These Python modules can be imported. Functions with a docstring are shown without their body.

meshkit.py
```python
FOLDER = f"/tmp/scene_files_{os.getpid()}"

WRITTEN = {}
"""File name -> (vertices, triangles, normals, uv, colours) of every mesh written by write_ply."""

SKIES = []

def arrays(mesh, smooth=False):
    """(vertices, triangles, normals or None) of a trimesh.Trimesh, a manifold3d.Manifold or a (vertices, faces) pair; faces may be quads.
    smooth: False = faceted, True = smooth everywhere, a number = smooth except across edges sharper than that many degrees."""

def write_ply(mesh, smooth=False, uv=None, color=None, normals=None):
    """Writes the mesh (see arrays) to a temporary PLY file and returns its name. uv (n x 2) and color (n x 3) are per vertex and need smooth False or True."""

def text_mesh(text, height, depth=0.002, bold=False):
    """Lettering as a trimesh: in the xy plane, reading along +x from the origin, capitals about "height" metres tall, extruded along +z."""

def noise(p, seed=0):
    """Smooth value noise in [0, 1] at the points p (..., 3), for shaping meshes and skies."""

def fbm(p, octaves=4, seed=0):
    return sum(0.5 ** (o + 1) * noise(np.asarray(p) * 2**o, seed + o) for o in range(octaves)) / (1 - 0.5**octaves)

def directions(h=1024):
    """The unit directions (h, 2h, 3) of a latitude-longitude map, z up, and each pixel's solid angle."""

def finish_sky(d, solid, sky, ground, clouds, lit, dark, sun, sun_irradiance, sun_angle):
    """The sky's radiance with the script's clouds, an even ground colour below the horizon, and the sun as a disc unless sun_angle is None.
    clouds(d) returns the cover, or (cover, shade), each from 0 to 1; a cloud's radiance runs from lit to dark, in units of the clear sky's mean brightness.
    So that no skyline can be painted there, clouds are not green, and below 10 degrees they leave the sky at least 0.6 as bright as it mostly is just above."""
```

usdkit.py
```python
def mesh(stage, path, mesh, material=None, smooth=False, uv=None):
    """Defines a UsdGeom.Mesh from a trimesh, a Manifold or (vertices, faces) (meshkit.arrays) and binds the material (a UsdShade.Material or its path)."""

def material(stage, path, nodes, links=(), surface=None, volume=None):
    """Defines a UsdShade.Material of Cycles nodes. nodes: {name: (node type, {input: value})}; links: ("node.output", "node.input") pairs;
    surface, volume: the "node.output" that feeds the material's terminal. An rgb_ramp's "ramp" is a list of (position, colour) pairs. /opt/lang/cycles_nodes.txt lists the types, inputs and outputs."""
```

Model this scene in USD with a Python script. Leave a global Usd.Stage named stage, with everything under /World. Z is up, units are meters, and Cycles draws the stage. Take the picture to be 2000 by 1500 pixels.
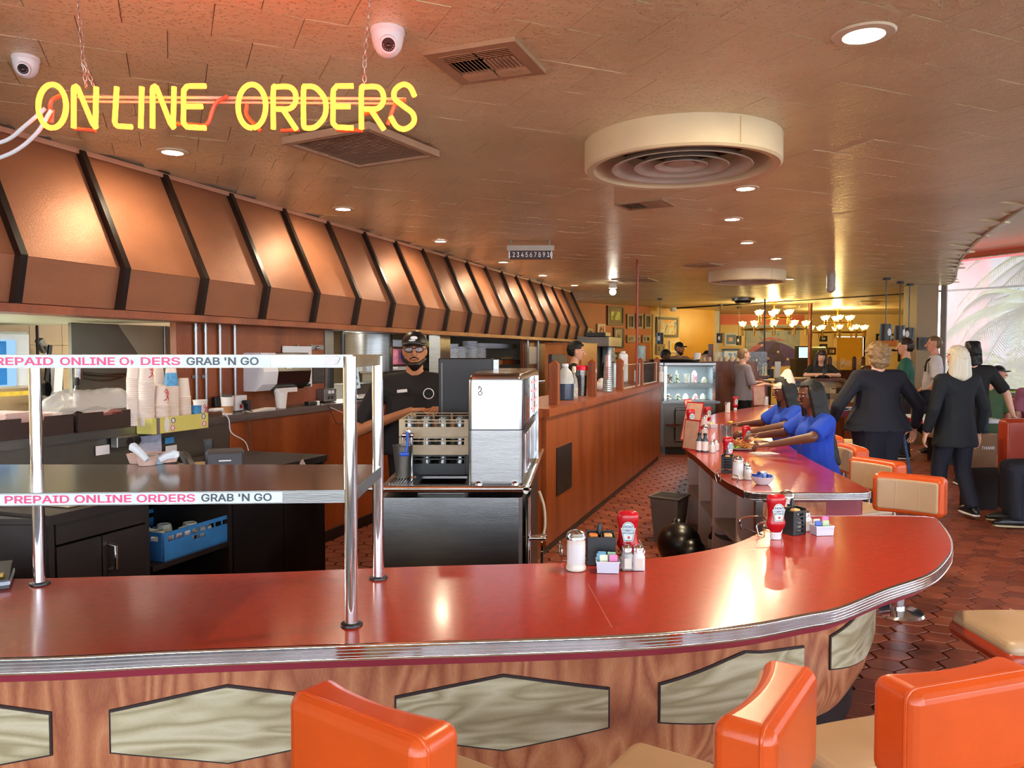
import math, random
import numpy as np, trimesh
from manifold3d import Manifold, OpType, CrossSection
from shapely.geometry import Polygon, Point, LineString
from shapely import affinity
from pxr import Usd, UsdGeom, UsdLux, UsdShade, Gf, Sdf, Vt
import usdkit, meshkit
from meshkit import text_mesh

random.seed(7); RNG = np.random.RandomState(7)
stage = Usd.Stage.CreateInMemory()
UsdGeom.SetStageUpAxis(stage, 'Z'); UsdGeom.SetStageMetersPerUnit(stage, 1.0)
UsdGeom.Xform.Define(stage, '/World'); UsdGeom.Scope.Define(stage, '/World/Looks')
PI = math.pi

# ---------------------------------------------------------------- camera, daylight, exposure
EYE, FPX, PITCH = 1.55, 1500.0, math.atan(60 / 1500.0)
cam = UsdGeom.Camera.Define(stage, '/World/Camera')
cam.CreateHorizontalApertureAttr(36.0); cam.CreateVerticalApertureAttr(27.0)
cam.CreateFocalLengthAttr(36.0 * FPX / 2000); cam.CreateClippingRangeAttr((0.05, 500.0))
cam.CreateExposureAttr(0.85)
cx = UsdGeom.Xformable(cam)
cx.AddTranslateOp().Set((0, 0, EYE)); cx.AddRotateXOp().Set(90 - math.degrees(PITCH))

def dome(col, inten):
    d = UsdLux.DomeLight.Define(stage, '/World/sky_dome')
    d.CreateColorAttr(Gf.Vec3f(*col)); d.CreateIntensityAttr(inten)
dome((0.80, 0.90, 1.0), 1.6)
sun = UsdLux.DistantLight.Define(stage, '/World/sun'); sun.CreateAngleAttr(.6); sun.CreateIntensityAttr(4.2); sun.CreateColorAttr(Gf.Vec3f(1, .95, .86))
UsdGeom.Xformable(sun).AddRotateXYZOp().Set((0, 27, -38))          # high, from behind the viewer's right

def rect_lamp(name, loc, w, h, inten, col=(1, .9, .75), rot=(0, 0, 0)):
    l = UsdLux.RectLight.Define(stage, '/World/' + name)
    l.CreateWidthAttr(w); l.CreateHeightAttr(h); l.CreateIntensityAttr(inten); l.CreateColorAttr(Gf.Vec3f(*col))
    x = UsdGeom.Xformable(l); x.AddTranslateOp().Set(tuple(map(float, loc))); x.AddRotateXYZOp().Set(rot)
def disk_lamp(path, loc, r, inten, col=(1, .8, .5)):
    l = UsdLux.DiskLight.Define(stage, path)
    l.CreateRadiusAttr(r); l.CreateIntensityAttr(inten); l.CreateColorAttr(Gf.Vec3f(*col))
    UsdGeom.Xformable(l).AddTranslateOp().Set(tuple(map(float, loc)))
def ball_lamp(path, loc, r, inten, col=(1, .75, .35)):
    l = UsdLux.SphereLight.Define(stage, path)
    l.CreateRadiusAttr(r); l.CreateIntensityAttr(inten); l.CreateColorAttr(Gf.Vec3f(*col))
    UsdGeom.Xformable(l).AddTranslateOp().Set(tuple(map(float, loc)))

# ---------------------------------------------------------------- from the photograph's pixels to points of the room
def ray(px, py):
    a, c = (px - 1000) / FPX, (750 - py) / FPX
    return np.array([a, math.cos(PITCH) + math.sin(PITCH) * c, -math.sin(PITCH) + math.cos(PITCH) * c])
def PZ(px, py, z):
    d = ray(px, py); return np.array([0, 0, EYE]) + d * ((z - EYE) / d[2])
def PY(px, py, Y):
    d = ray(px, py); return np.array([0, 0, EYE]) + d * (Y / d[1])
def project(p):
    x, y, z = p[0], p[1], p[2] - EYE
    cy, cz = y * math.cos(PITCH) - z * math.sin(PITCH), y * math.sin(PITCH) + z * math.cos(PITCH)
    return 1000 + FPX * x / cy, 750 - FPX * cz / cy
# the kitchen side: KO on its front line, KU along it (away from the camera), KN out towards the guests
KO = np.array([-2.40, 3.79]); KU = np.array([.336, .942]); KU = KU / np.linalg.norm(KU); KN = np.array([KU[1], -KU[0]])
KRZ = math.atan2(KU[1], KU[0])
def K(s, t, z=0.0):
    p = KO + KU * s + KN * t; return np.array([p[0], p[1], z])
def KS(px, t=0.0):
    """how far along the kitchen line the column px crosses the plane at t"""
    r = (px - 1000) / FPX; o = KO + KN * t
    return (r * o[1] - o[0]) / (KU[0] - r * KU[1])
def PK(px, py, t=0.0):
    """(s, z) of the pixel on the kitchen plane at t"""
    s = KS(px, t); p = K(s, t); d = ray(px, py); return s, EYE + d[2] * p[1] / d[1]

# ---------------------------------------------------------------- meshes
def _vf(m):
    if hasattr(m, 'to_mesh'):
        q = m.to_mesh(); return np.array(q.vert_properties[:, :3], float), np.array(q.tri_verts, int)
    if hasattr(m, 'vertices'):
        return np.array(m.vertices, float), np.array(m.faces, int)
    return np.asarray(m[0], float), np.asarray(m[1], int)
def join(*ms):
    vs, fs, n = [], [], 0
    for m in ms:
        v, f = _vf(m); vs.append(v); fs.append(f + n); n += len(v)
    return np.vstack(vs), np.vstack(fs)
def rot(rx=0, ry=0, rz=0):
    cxx, sx, cy, sy, cz, sz = math.cos(rx), math.sin(rx), math.cos(ry), math.sin(ry), math.cos(rz), math.sin(rz)
    return np.array([[cz, -sz, 0], [sz, cz, 0], [0, 0, 1]]) @ np.array([[cy, 0, sy], [0, 1, 0], [-sy, 0, cy]]) @ np.array([[1, 0, 0], [0, cxx, -sx], [0, sx, cxx]])
def xf(m, loc=(0, 0, 0), rz=0, rx=0, ry=0, s=1.0):
    v, f = _vf(m); v = (v * np.asarray(s)) @ rot(rx, ry, rz).T + np.asarray(loc, float)
    if np.prod(np.broadcast_to(s, 3)) < 0: f = f[:, ::-1]
    return v, f
BF = np.array([[0, 2, 1], [0, 3, 2], [4, 5, 6], [4, 6, 7], [0, 1, 5], [0, 5, 4], [1, 2, 6], [1, 6, 5], [2, 3, 7], [2, 7, 6], [3, 0, 4], [3, 4, 7]])
def box(x0, y0, z0, x1, y1, z1):
    return np.array([[x0, y0, z0], [x1, y0, z0], [x1, y1, z0], [x0, y1, z0], [x0, y0, z1], [x1, y0, z1], [x1, y1, z1], [x0, y1, z1]], float), BF
def quadbox(p4, z0, z1):
    """a slab over four plan corners (counter-clockwise)"""
    p = np.asarray(p4, float); return np.vstack([np.c_[p, np.full(4, z0)], np.c_[p, np.full(4, z1)]]), BF
def bx(cx_, cy, cz, sx, sy, sz, ch=0.0):
    """box by centre and size; ch chamfers every edge"""
    if ch <= 0: return box(cx_ - sx / 2, cy - sy / 2, cz - sz / 2, cx_ + sx / 2, cy + sy / 2, cz + sz / 2)
    pts = []
    for a in (-1, 1):
        for b in (-1, 1):
            for c in (-1, 1):
                p = np.array([a * sx / 2, b * sy / 2, c * sz / 2])
                for k in range(3):
                    q = p.copy()
                    for j in range(3):
                        if j != k: q[j] -= math.copysign(ch, q[j])
                    pts.append(q)
    return xf(Manifold.hull_points(np.array(pts)), (cx_, cy, cz))
def hull(pts): return _vf(Manifold.hull_points(np.asarray(pts, float)))
def rbox(cx_, cy, cz, sx, sy, sz, r, n=12):
    s = Manifold.sphere(r, n)
    return xf(Manifold.batch_hull([s.translate((a * (sx / 2 - r), b * (sy / 2 - r), c * (sz / 2 - r))) for a in (-1, 1) for b in (-1, 1) for c in (-1, 1)]), (cx_, cy, cz))
def frame_of(d):
    d = np.asarray(d, float); d = d / np.linalg.norm(d)
    a = np.cross(d, [0, 0, 1.0] if abs(d[2]) < .9 else [1.0, 0, 0]); a /= np.linalg.norm(a)
    return d, a, np.cross(d, a)
def cyl(p0, p1, r0, r1=None, n=16):
    r1 = r0 if r1 is None else r1
    p0, p1 = np.asarray(p0, float), np.asarray(p1, float); d, a, b = frame_of(p1 - p0)
    t = np.arange(n) * 2 * PI / n; ring = np.cos(t)[:, None] * a + np.sin(t)[:, None] * b
    v = np.vstack([p0 + ring * r0, p1 + ring * r1, p0, p1]); i = np.arange(n); j = (i + 1) % n
    f = np.vstack([np.c_[i, j, j + n], np.c_[i, j + n, i + n], np.c_[j, i, np.full(n, 2 * n)], np.c_[i + n, j + n, np.full(n, 2 * n + 1)]])
    return v, f
def tube(pts, r, n=8, closed=False):
    p = np.asarray(pts, float); m = len(p); rr = np.broadcast_to(np.asarray(r, float), (m,))
    tg = (np.roll(p, -1, 0) - np.roll(p, 1, 0)) if closed else np.gradient(p, axis=0)
    tg = tg / (np.linalg.norm(tg, axis=1, keepdims=True) + 1e-12)
    _, a, _ = frame_of(tg[0]); A = []
    for k in range(m):
        a = a - tg[k] * (a @ tg[k]); a = a / (np.linalg.norm(a) + 1e-12); A.append(a)
    A = np.array(A); B = np.cross(tg, A); t = np.arange(n) * 2 * PI / n
    v = (p[:, None] + rr[:, None, None] * (np.cos(t)[None, :, None] * A[:, None] + np.sin(t)[None, :, None] * B[:, None])).reshape(-1, 3)
    f = []
    for k in range(m if closed else m - 1):
        k2 = (k + 1) % m; i = np.arange(n); j = (i + 1) % n
        f += [np.c_[k * n + i, k * n + j, k2 * n + j], np.c_[k * n + i, k2 * n + j, k2 * n + i]]
    if not closed:
        v = np.vstack([v, p[0], p[-1]]); i = np.arange(n); j = (i + 1) % n; e = (m - 1) * n
        f += [np.c_[j, i, np.full(n, m * n)], np.c_[e + i, e + j, np.full(n, m * n + 1)]]
    return v, np.vstack(f)
def bez(pts, n=14):
    """a smooth (Catmull-Rom) line through the points"""
    p = np.asarray(pts, float); p = np.vstack([2 * p[0] - p[1], p, 2 * p[-1] - p[-2]]); out = []
    for k in range(1, len(p) - 2):
        for t in np.linspace(0, 1, n, endpoint=False):
            a, b, c, d = p[k - 1:k + 3]
            out.append(.5 * (2 * b + (c - a) * t + (2 * a - 5 * b + 4 * c - d) * t * t + (3 * b - a - 3 * c + d) * t ** 3))
    return np.array(out + [p[-2]])
def lathe(prof, n=24, loc=(0, 0, 0)):
    p = np.asarray(prof, float); t = np.arange(n) * 2 * PI / n; m = len(p)
    v = np.stack([p[:, None, 0] * np.cos(t), p[:, None, 0] * np.sin(t), np.broadcast_to(p[:, None, 1], (m, n))], -1).reshape(-1, 3)
    f = []
    for k in range(m - 1):
        i = np.arange(n); j = (i + 1) % n
        if p[k, 0] > 1e-9: f.append(np.c_[k * n + i, k * n + j, (k + 1) * n + j])
        if p[k + 1, 0] > 1e-9: f.append(np.c_[k * n + i, (k + 1) * n + j, (k + 1) * n + i])
    return v + np.asarray(loc, float), np.vstack(f)
def ext(poly, z0, z1):
    if not isinstance(poly, Polygon) and not hasattr(poly, 'geoms'): poly = Polygon(poly)
    out = []
    for g in getattr(poly, 'geoms', [poly]):
        if g.area > 1e-10: out.append(xf(trimesh.creation.extrude_polygon(g, z1 - z0, engine='earcut'), (0, 0, z0)))
    return join(*out)
def ball(c, r, sub=2):
    m = trimesh.creation.icosphere(sub, 1.0); return np.array(m.vertices) * np.asarray(r) + np.asarray(c, float), np.array(m.faces)
def panel(poly2, thick, y=0.0):
    """a plate standing in the local xz plane, its face at y and its back at y + thick"""
    v, f = ext(poly2, 0, thick); return np.c_[v[:, 0], y + thick - v[:, 2], v[:, 1]], f
def words(text, h, depth=.0012, bold=False, wide=1.0, centre=True):
    """lettering standing in the local xz plane, reading along +x, its face towards -y"""
    v, f = _vf(text_mesh(text, h, depth, bold)); v = v * [wide, 1, 1]
    if centre: v[:, 0] -= (v[:, 0].min() + v[:, 0].max()) / 2
    return np.c_[v[:, 0], depth - v[:, 2] - depth, v[:, 1]], f
def rect(x0, z0, x1, z1): return Polygon([(x0, z0), (x1, z0), (x1, z1), (x0, z1)])

# ---------------------------------------------------------------- prims, names, labels
USED = {}
def numbered(path):
    n = USED.get(path, -1) + 1; USED[path] = n
    return path if n == 0 else f'{path}_{n:03d}'
def keys(p, **kw):
    for k, v in kw.items():
        if v: p.SetCustomDataByKey(k, v)
def thing(name, label, cat, loc=(0, 0, 0), rz=0.0, group=None, kind=None):
    path = numbered('/World/' + name); x = UsdGeom.Xform.Define(stage, path)
    x.AddTranslateOp().Set(Gf.Vec3d(*map(float, loc))); x.AddRotateZOp().Set(math.degrees(rz))
    keys(x.GetPrim(), label=label, category=cat, group=group, kind=kind); return path
def part(parent, name, mesh, m, label=None, kind=None, smooth=35):
    path = numbered(parent + '/' + name); p = usdkit.mesh(stage, path, _vf(mesh), m, smooth); keys(p.GetPrim(), label=label, kind=kind); return path
def obj(name, mesh, m, label, cat, loc=(0, 0, 0), rz=0.0, group=None, kind=None, smooth=35):
    path = numbered('/World/' + name); p = usdkit.mesh(stage, path, _vf(mesh), m, smooth)
    if any(loc) or rz: p.AddTranslateOp().Set(Gf.Vec3d(*map(float, loc))); p.AddRotateZOp().Set(math.degrees(rz))
    keys(p.GetPrim(), label=label, category=cat, group=group, kind=kind); return path
def struct(name, mesh, m, label=None, smooth=False, cat=None):
    path = numbered('/World/' + name); p = usdkit.mesh(stage, path, _vf(mesh), m, smooth); keys(p.GetPrim(), kind='structure', label=label, category=cat); return path
def copy(src, label, loc, rz=0.0, group=None, cat=None, name=None):
    sp = stage.GetPrimAtPath(src); was = sp.GetCustomData(); base = '/World/' + (name or src.split('/')[-1])
    if base[-4:-3] == '_' and base[-3:].isdigit(): base = base[:-4]
    path = numbered(base); x = UsdGeom.Xform.Define(stage, path)
    x.GetPrim().GetReferences().AddInternalReference(src)
    api = UsdGeom.Xformable(x); ops = {o.GetOpName(): o for o in api.GetOrderedXformOps()}
    ops['xformOp:translate'].Set(Gf.Vec3d(*map(float, loc))); ops['xformOp:rotateZ'].Set(math.degrees(rz))
    keys(x.GetPrim(), label=label, category=cat or was.get('category'), group=group or was.get('group'))
    x.GetPrim().SetInstanceable(True); return path

# ---------------------------------------------------------------- materials
def lin(c):
    if isinstance(c, str): c = [int(c[i:i + 2], 16) / 255 for i in (0, 2, 4)]
    return tuple(x / 12.92 if x <= .04045 else ((x + .055) / 1.055) ** 2.4 for x in c)
MATS = {}
def mul(c, k): return tuple(min(1.0, x * k) for x in c)
def pm(name, col, rough=.5, metal=0.0, var=.08, scale=6.0, bump=0.0, bscale=80.0, stretch=(1, 1, 1), bdist=.002, **kw):
    """principled material whose colour drifts by noise, with an optional fine relief"""
    if name in MATS: return MATS[name]
    c = lin(col)
    nd = {'tc': ('texture_coordinate', {}), 'mp': ('mapping', {'scale': stretch}), 'n': ('noise_texture', {'scale': scale, 'detail': 4.0}),
          'r': ('rgb_ramp', {'ramp': [(.3, mul(c, 1 - var)), (.7, mul(c, 1 + var))]}),
          'p': ('principled_bsdf', {'roughness': rough, 'metallic': metal, **kw})}
    ln = [('tc.object', 'mp.vector'), ('mp.vector', 'n.vector'), ('n.fac', 'r.fac'), ('r.color', 'p.base_color')]
    if bump:
        nd['bn'] = ('noise_texture', {'scale': bscale, 'detail': 2.0}); nd['b'] = ('bump', {'strength': bump, 'distance': bdist})
        ln += [('mp.vector', 'bn.vector'), ('bn.fac', 'b.height'), ('b.normal', 'p.normal')]
    MATS[name] = usdkit.material(stage, '/World/Looks/' + name, nd, ln, 'p.BSDF'); return MATS[name]
def glow(name, col, strength):
    if name in MATS: return MATS[name]
    MATS[name] = usdkit.material(stage, '/World/Looks/' + name, {'e': ('emission', {'color': col, 'strength': strength})}, [], 'e.emission'); return MATS[name]
def grain(name, cols, stretch, scale=1.0, rings=9.0, rough=.4, fine=60.0, mixf=.6, **kw):
    """wood: contour lines of a stretched noise field plus fine streaks; cols dark to light"""
    if name in MATS: return MATS[name]
    c = [lin(x) for x in cols]
    nd = {'tc': ('texture_coordinate', {}), 'mp': ('mapping', {'scale': stretch}), 'n': ('noise_texture', {'scale': scale, 'detail': 2.0, 'roughness': .45, 'distortion': .3}),
          'm': ('math', {'math_type': 'multiply', 'value2': rings}), 'fr': ('math', {'math_type': 'pingpong', 'value2': 1.0}),
          'mp2': ('mapping', {'scale': tuple(x * 7 for x in stretch)}), 'n2': ('noise_texture', {'scale': fine / 8, 'detail': 3.0}),
          'mx': ('mix_float', {'fac': mixf}), 'r': ('rgb_ramp', {'ramp': [(.2, c[0]), (.5, c[1]), (.8, c[2])]}),
          'p': ('principled_bsdf', {'roughness': rough, **kw})}
    ln = [('tc.object', 'mp.vector'), ('mp.vector', 'n.vector'), ('n.fac', 'm.value1'), ('m.value', 'fr.value1'), ('tc.object', 'mp2.vector'), ('mp2.vector', 'n2.vector'),
          ('fr.value', 'mx.a'), ('n2.fac', 'mx.b'), ('mx.result', 'r.fac'), ('r.color', 'p.base_color')]
    MATS[name] = usdkit.material(stage, '/World/Looks/' + name, nd, ln, 'p.BSDF'); return MATS[name]
def pane(name, tint=(1, 1, 1), ior=1.45, rough=0.0):
    if name in MATS: return MATS[name]
    MATS[name] = usdkit.material(stage, '/World/Looks/' + name, {'t': ('transparent_bsdf', {'color': tint}), 'g': ('glossy_bsdf', {'roughness': max(rough, .22), 'color': (.7, .7, .7)}), 'm': ('mix_closure', {'fac': .035 if ior < 1.48 else .12})},
                                 [('t.BSDF', 'm.closure1'), ('g.BSDF', 'm.closure2')], 'm.closure'); return MATS[name]
# ---------------------------------------------------------------- the palette
M = {}
M['red_top'] = pm('red_laminate', 'a62a18', .22, var=.10, scale=40, coat_weight=.3, coat_roughness=.12)
M['apron'] = pm('mauve_laminate', '8a3040', .35, var=.06)
M['chrome'] = pm('chrome', 'e4e8ee', .10, 1.0, var=.02)
M['steel'] = pm('brushed_steel', '8e8e8e', .30, 1.0, var=.10, scale=5, bump=.12, bscale=30, stretch=(1, 1, 12))
M['steel_dark'] = pm('dull_steel', '777470', .38, .9, var=.12, scale=4)
M['dark_metal'] = pm('dark_brown_metal', '2c2524', .42, .35, var=.15, scale=5)
M['black'] = pm('black_plastic', '17161a', .38, var=.1)
M['black_paint'] = pm('black_paint', '1d1412', .3, var=.1)
M['white'] = pm('white_plastic', 'dfe2ea', .4, var=.03)
M['paper'] = pm('white_paper', 'e6e3e6', .7, var=.03)
M['orange'] = pm('orange_vinyl', 'd0521c', .30, var=.08, scale=5, bump=.12, bscale=160, bdist=.001)
M['orange_dark'] = pm('red_orange_vinyl', 'a8381c', .34, var=.08, bump=.1, bscale=160, bdist=.001)
M['beige_vinyl'] = pm('beige_vinyl', 'b99c7e', .38, var=.06, scale=5, bump=.12, bscale=160, bdist=.001)
M['wood_wall'] = grain('reddish_veneer', ['6a2c0e', '8a4118', 'a3562a'], (5, 5, .5), rings=3, rough=.38, mixf=.7)
M['wood_post'] = grain('brown_oak', ['5c2610', '7d3c1c', '96522c'], (9, 9, .8), rings=6, rough=.4)
M['wood_base'] = grain('cherry_laminate', ['94543a', 'ae6c4a', 'c2855f'], (4.6, 4.6, 1.0), rings=20, rough=.34, mixf=.45)
M['birch'] = grain('pale_birch_ply', ['9c9070', 'b3a888', 'c6bea2'], (1.8, 1.8, 10), rings=14, rough=.42, mixf=.35)
M['seam'] = pm('dark_seam', '2a1a1c', .6)
M['copper'] = pm('bronze_mesh', 'a0684a', .46, .35, var=.08, scale=3, bump=.5, bscale=90, stretch=(1, 1, 2.2), bdist=.003)
M['beige_tile'] = pm('beige_wall_tile', 'b99d74', .35, var=.05)
M['green_metal'] = pm('greenish_soffit', 'b3b59c', .5, var=.08, scale=2)
M['glass'] = pane('clear_glass', (.93, .96, .95))
M['smoke'] = pane('drinking_glass', (.88, .90, .90), 1.5)
M['cream'] = pm('cream_plastic', 'b9ae92', .5, var=.08, scale=20)
M['brass'] = pm('aged_brass', '8a6a34', .32, .9, var=.1)
M['red_plastic'] = pm('red_plastic', 'b01420', .2, var=.05)
M['yellow_wall'] = pm('ochre_wall_paint', 'c9982f', .35, var=.06, scale=2)
M['cream_wall'] = pm('cream_wall_paint', 'dcc487', .5, var=.05, scale=2)
M['orange_wall'] = pm('terracotta_wall_paint', 'a5562c', .5, var=.06, scale=2)
M['pink_wall'] = pm('coral_paint', 'd8705a', .5, var=.04)
M['tan_wall'] = pm('tan_wall_paint', '8f7552', .5, var=.04)
M['brown_wood'] = grain('booth_walnut', ['3e1d10', '592c18', '6e3c22'], (6, 6, 1), rings=5, rough=.4)
M['lens'] = glow('lit_lens', (1.0, .86, .55), 26)
M['lens_cool'] = glow('lit_lens_cool', (1.0, .95, .82), 22)
M['ceil'] = usdkit.material(stage, '/World/Looks/ceiling_tile_paint', {
    'tc': ('texture_coordinate', {}), 'v': ('voronoi_texture', {'scale': 62, 'randomness': 1.0}), 'mr': ('map_range', {'from_min': .0, 'from_max': .28, 'to_min': 1.0, 'to_max': 0.0, 'clamp': True}),
    'n': ('noise_texture', {'scale': 1.3, 'detail': 5.0}), 'r': ('rgb_ramp', {'ramp': [(.3, lin('d2c29a')), (.7, lin('ead9b2'))]}), 'n2': ('noise_texture', {'scale': 22, 'detail': 3.0}),
    'ad': ('math', {'math_type': 'multiply_add', 'value2': .55}), 'b': ('bump', {'strength': .9, 'distance': .012}), 'p': ('principled_bsdf', {'roughness': .30, 'specular_ior_level': .5})},
    [('tc.object', 'v.vector'), ('tc.object', 'n.vector'), ('tc.object', 'n2.vector'), ('v.distance', 'mr.value'), ('n2.fac', 'ad.value1'), ('mr.result', 'ad.value3'), ('ad.value', 'b.height'), ('b.normal', 'p.normal'), ('n.fac', 'r.fac'), ('r.color', 'p.base_color')], 'p.BSDF')
M['hex'] = [pm(f'quarry_tile_{i}', c, .42, var=.14, scale=9, bump=.25, bscale=40) for i, c in enumerate(['7c3c2a', '87432e', '8f4a33', '733828'])]

# ---------------------------------------------------------------- floor
struct('floor', box(-8, -4, -.12, 14, 26, -.012), pm('floor_grout', '33201b', .8, var=.15))
PX_, PY_ = .186, .122
def hexslab(x, y, z0=-.014, z1=0.0):
    a, e, p = .0895, .0365, .0455
    q = np.array([[-a, -e], [0, -e - p], [a, -e], [a, e], [0, e + p], [-a, e]]) * .965
    v = np.vstack([np.c_[q * .97 + [x, y], np.full(6, z1)], np.c_[q + [x, y], np.full(6, z1 - .003)], np.c_[q + [x, y], np.full(6, z0)]])
    f = [[0, k, k + 1] for k in range(1, 5)]
    for r in (0, 6):
        for k in range(6):
            j = (k + 1) % 6; f += [[r + k, r + 6 + k, r + 6 + j], [r + k, r + 6 + j, r + j]]
    return v, np.array(f)
REG = [Polygon([(1860, 1000), (2040, 1000), (2040, 1520), (1690, 1400), (1715, 1190), (1862, 1095)]), Polygon([(1130, 1045), (1300, 885), (1350, 885), (1435, 1055), (1270, 1092)]), Polygon([(1750, 900), (1860, 900), (1880, 1000), (1830, 1005)])]
cells = []
for j in range(-8, 130):
    for i in range(-16, 62):
        x, y = i * PX_ + (PX_ / 2 if j % 2 else 0), .6 + j * PY_
        if y < .9 * 0 or x > 9.5: continue
        q = project((x, y, 0)) if y > .5 else (-1, -1)
        inview = y > .5 and any(r.contains(Point(*q)) for r in REG)
        cells.append((0 if inview else 1, y, x))
cells.sort(); stuff = []
for k, (far, y, x) in enumerate(cells):
    if far == 0 and k < 300: part('/World/floor', 'tile', hexslab(x, y, z1=RNG.uniform(-.0012, .0012)), M['hex'][RNG.randint(4)], smooth=False)
    else: stuff.append(hexslab(x, y, z1=RNG.uniform(-.0008, .0008)))
part('/World/floor', 'tile_field', join(*stuff), M['hex'][1], kind='stuff', smooth=False)

# ---------------------------------------------------------------- ceiling: a low tiled one with a curved edge, a higher one by the window
ZC, ZU = 2.72, 3.22
CURVE = np.array([(3.0, -4), (3.02, 0), (3.2, 2.2), (3.5, 4.2), (4.1, 6.16), (4.9, 8.16), (5.9, 10.2), (6.9, 12.0), (7.35, 12.9), (7.45, 13.3)])
cv = bez(np.c_[CURVE, np.zeros(len(CURVE))], 6)[:, :2]
low = Polygon(list(map(tuple, cv)) + [(7.55, 13.8), (12.75, 23.6), (12.75, 25.5), (-7.5, 25.5), (-7.5, -4)])
struct('ceiling', ext(low, ZC + .014, ZC + .30), M['ceil'])
struct('ceiling', ext(Polygon(list(map(tuple, cv[::-1])) + [(13.5, -4), (13.5, 13.6)]).buffer(.02), ZU, ZU + .1), pm('pinkish_ceiling_paint', 'b08d7c', .25, var=.05))
edge = LineString(cv); struct('trim', ext(edge.buffer(.012), ZC - .004, ZU), pm('edge_moulding', 'c9bca2', .4))
CR = math.radians(23.8); rr, cc = np.array([math.cos(CR), math.sin(CR)]), np.array([-math.sin(CR), math.cos(CR)]); TS = .2945
def ctile(c, tilt=.0035):
    a, b = RNG.uniform(-tilt, tilt, 2); h = TS / 2 - .0015; p = []
    for z in (0, .016):
        for u, w in ((-h, -h), (h, -h), (h, h), (-h, h)):
            q = c + rr * u + cc * w; p.append((q[0], q[1], ZC + z + (a * u + b * w + RNG.uniform(-.0012, .0012) if z == 0 else 0)))
    return np.array(p), BF
inner = low.buffer(-.1); hoodpoly = Polygon([tuple(K(-6, -.28)[:2]), tuple(K(11.5, -.28)[:2]), tuple(K(11.5, -6)[:2]), tuple(K(-6, -6)[:2])])
cells = []
for i in range(-60, 80):
    for j in range(-40, 80):
        c = rr * (i * TS + (TS / 2 if j % 2 else 0)) + cc * j * TS
        if c[1] < .2 or c[1] > 17 or c[0] < -7 or c[0] > 9 or not inner.contains(Point(*c)) or hoodpoly.contains(Point(*c)): continue
        q = project((c[0], c[1], ZC)) if c[1] > .8 else (-1, -1)
        cells.append((0 if -40 < q[0] < 2040 and -60 < q[1] < 700 else 1, c[1], c[0]))
cells.sort(); stuff = []
for k, (far, y, x) in enumerate(cells):
    if far == 0 and k < 300: part('/World/ceiling', 'tile', ctile(np.array([x, y])), M['ceil'], smooth=False)
    else: stuff.append(ctile(np.array([x, y]), .006))
part('/World/ceiling', 'tile_field', join(*stuff), M['ceil'], kind='stuff', smooth=False)

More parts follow.
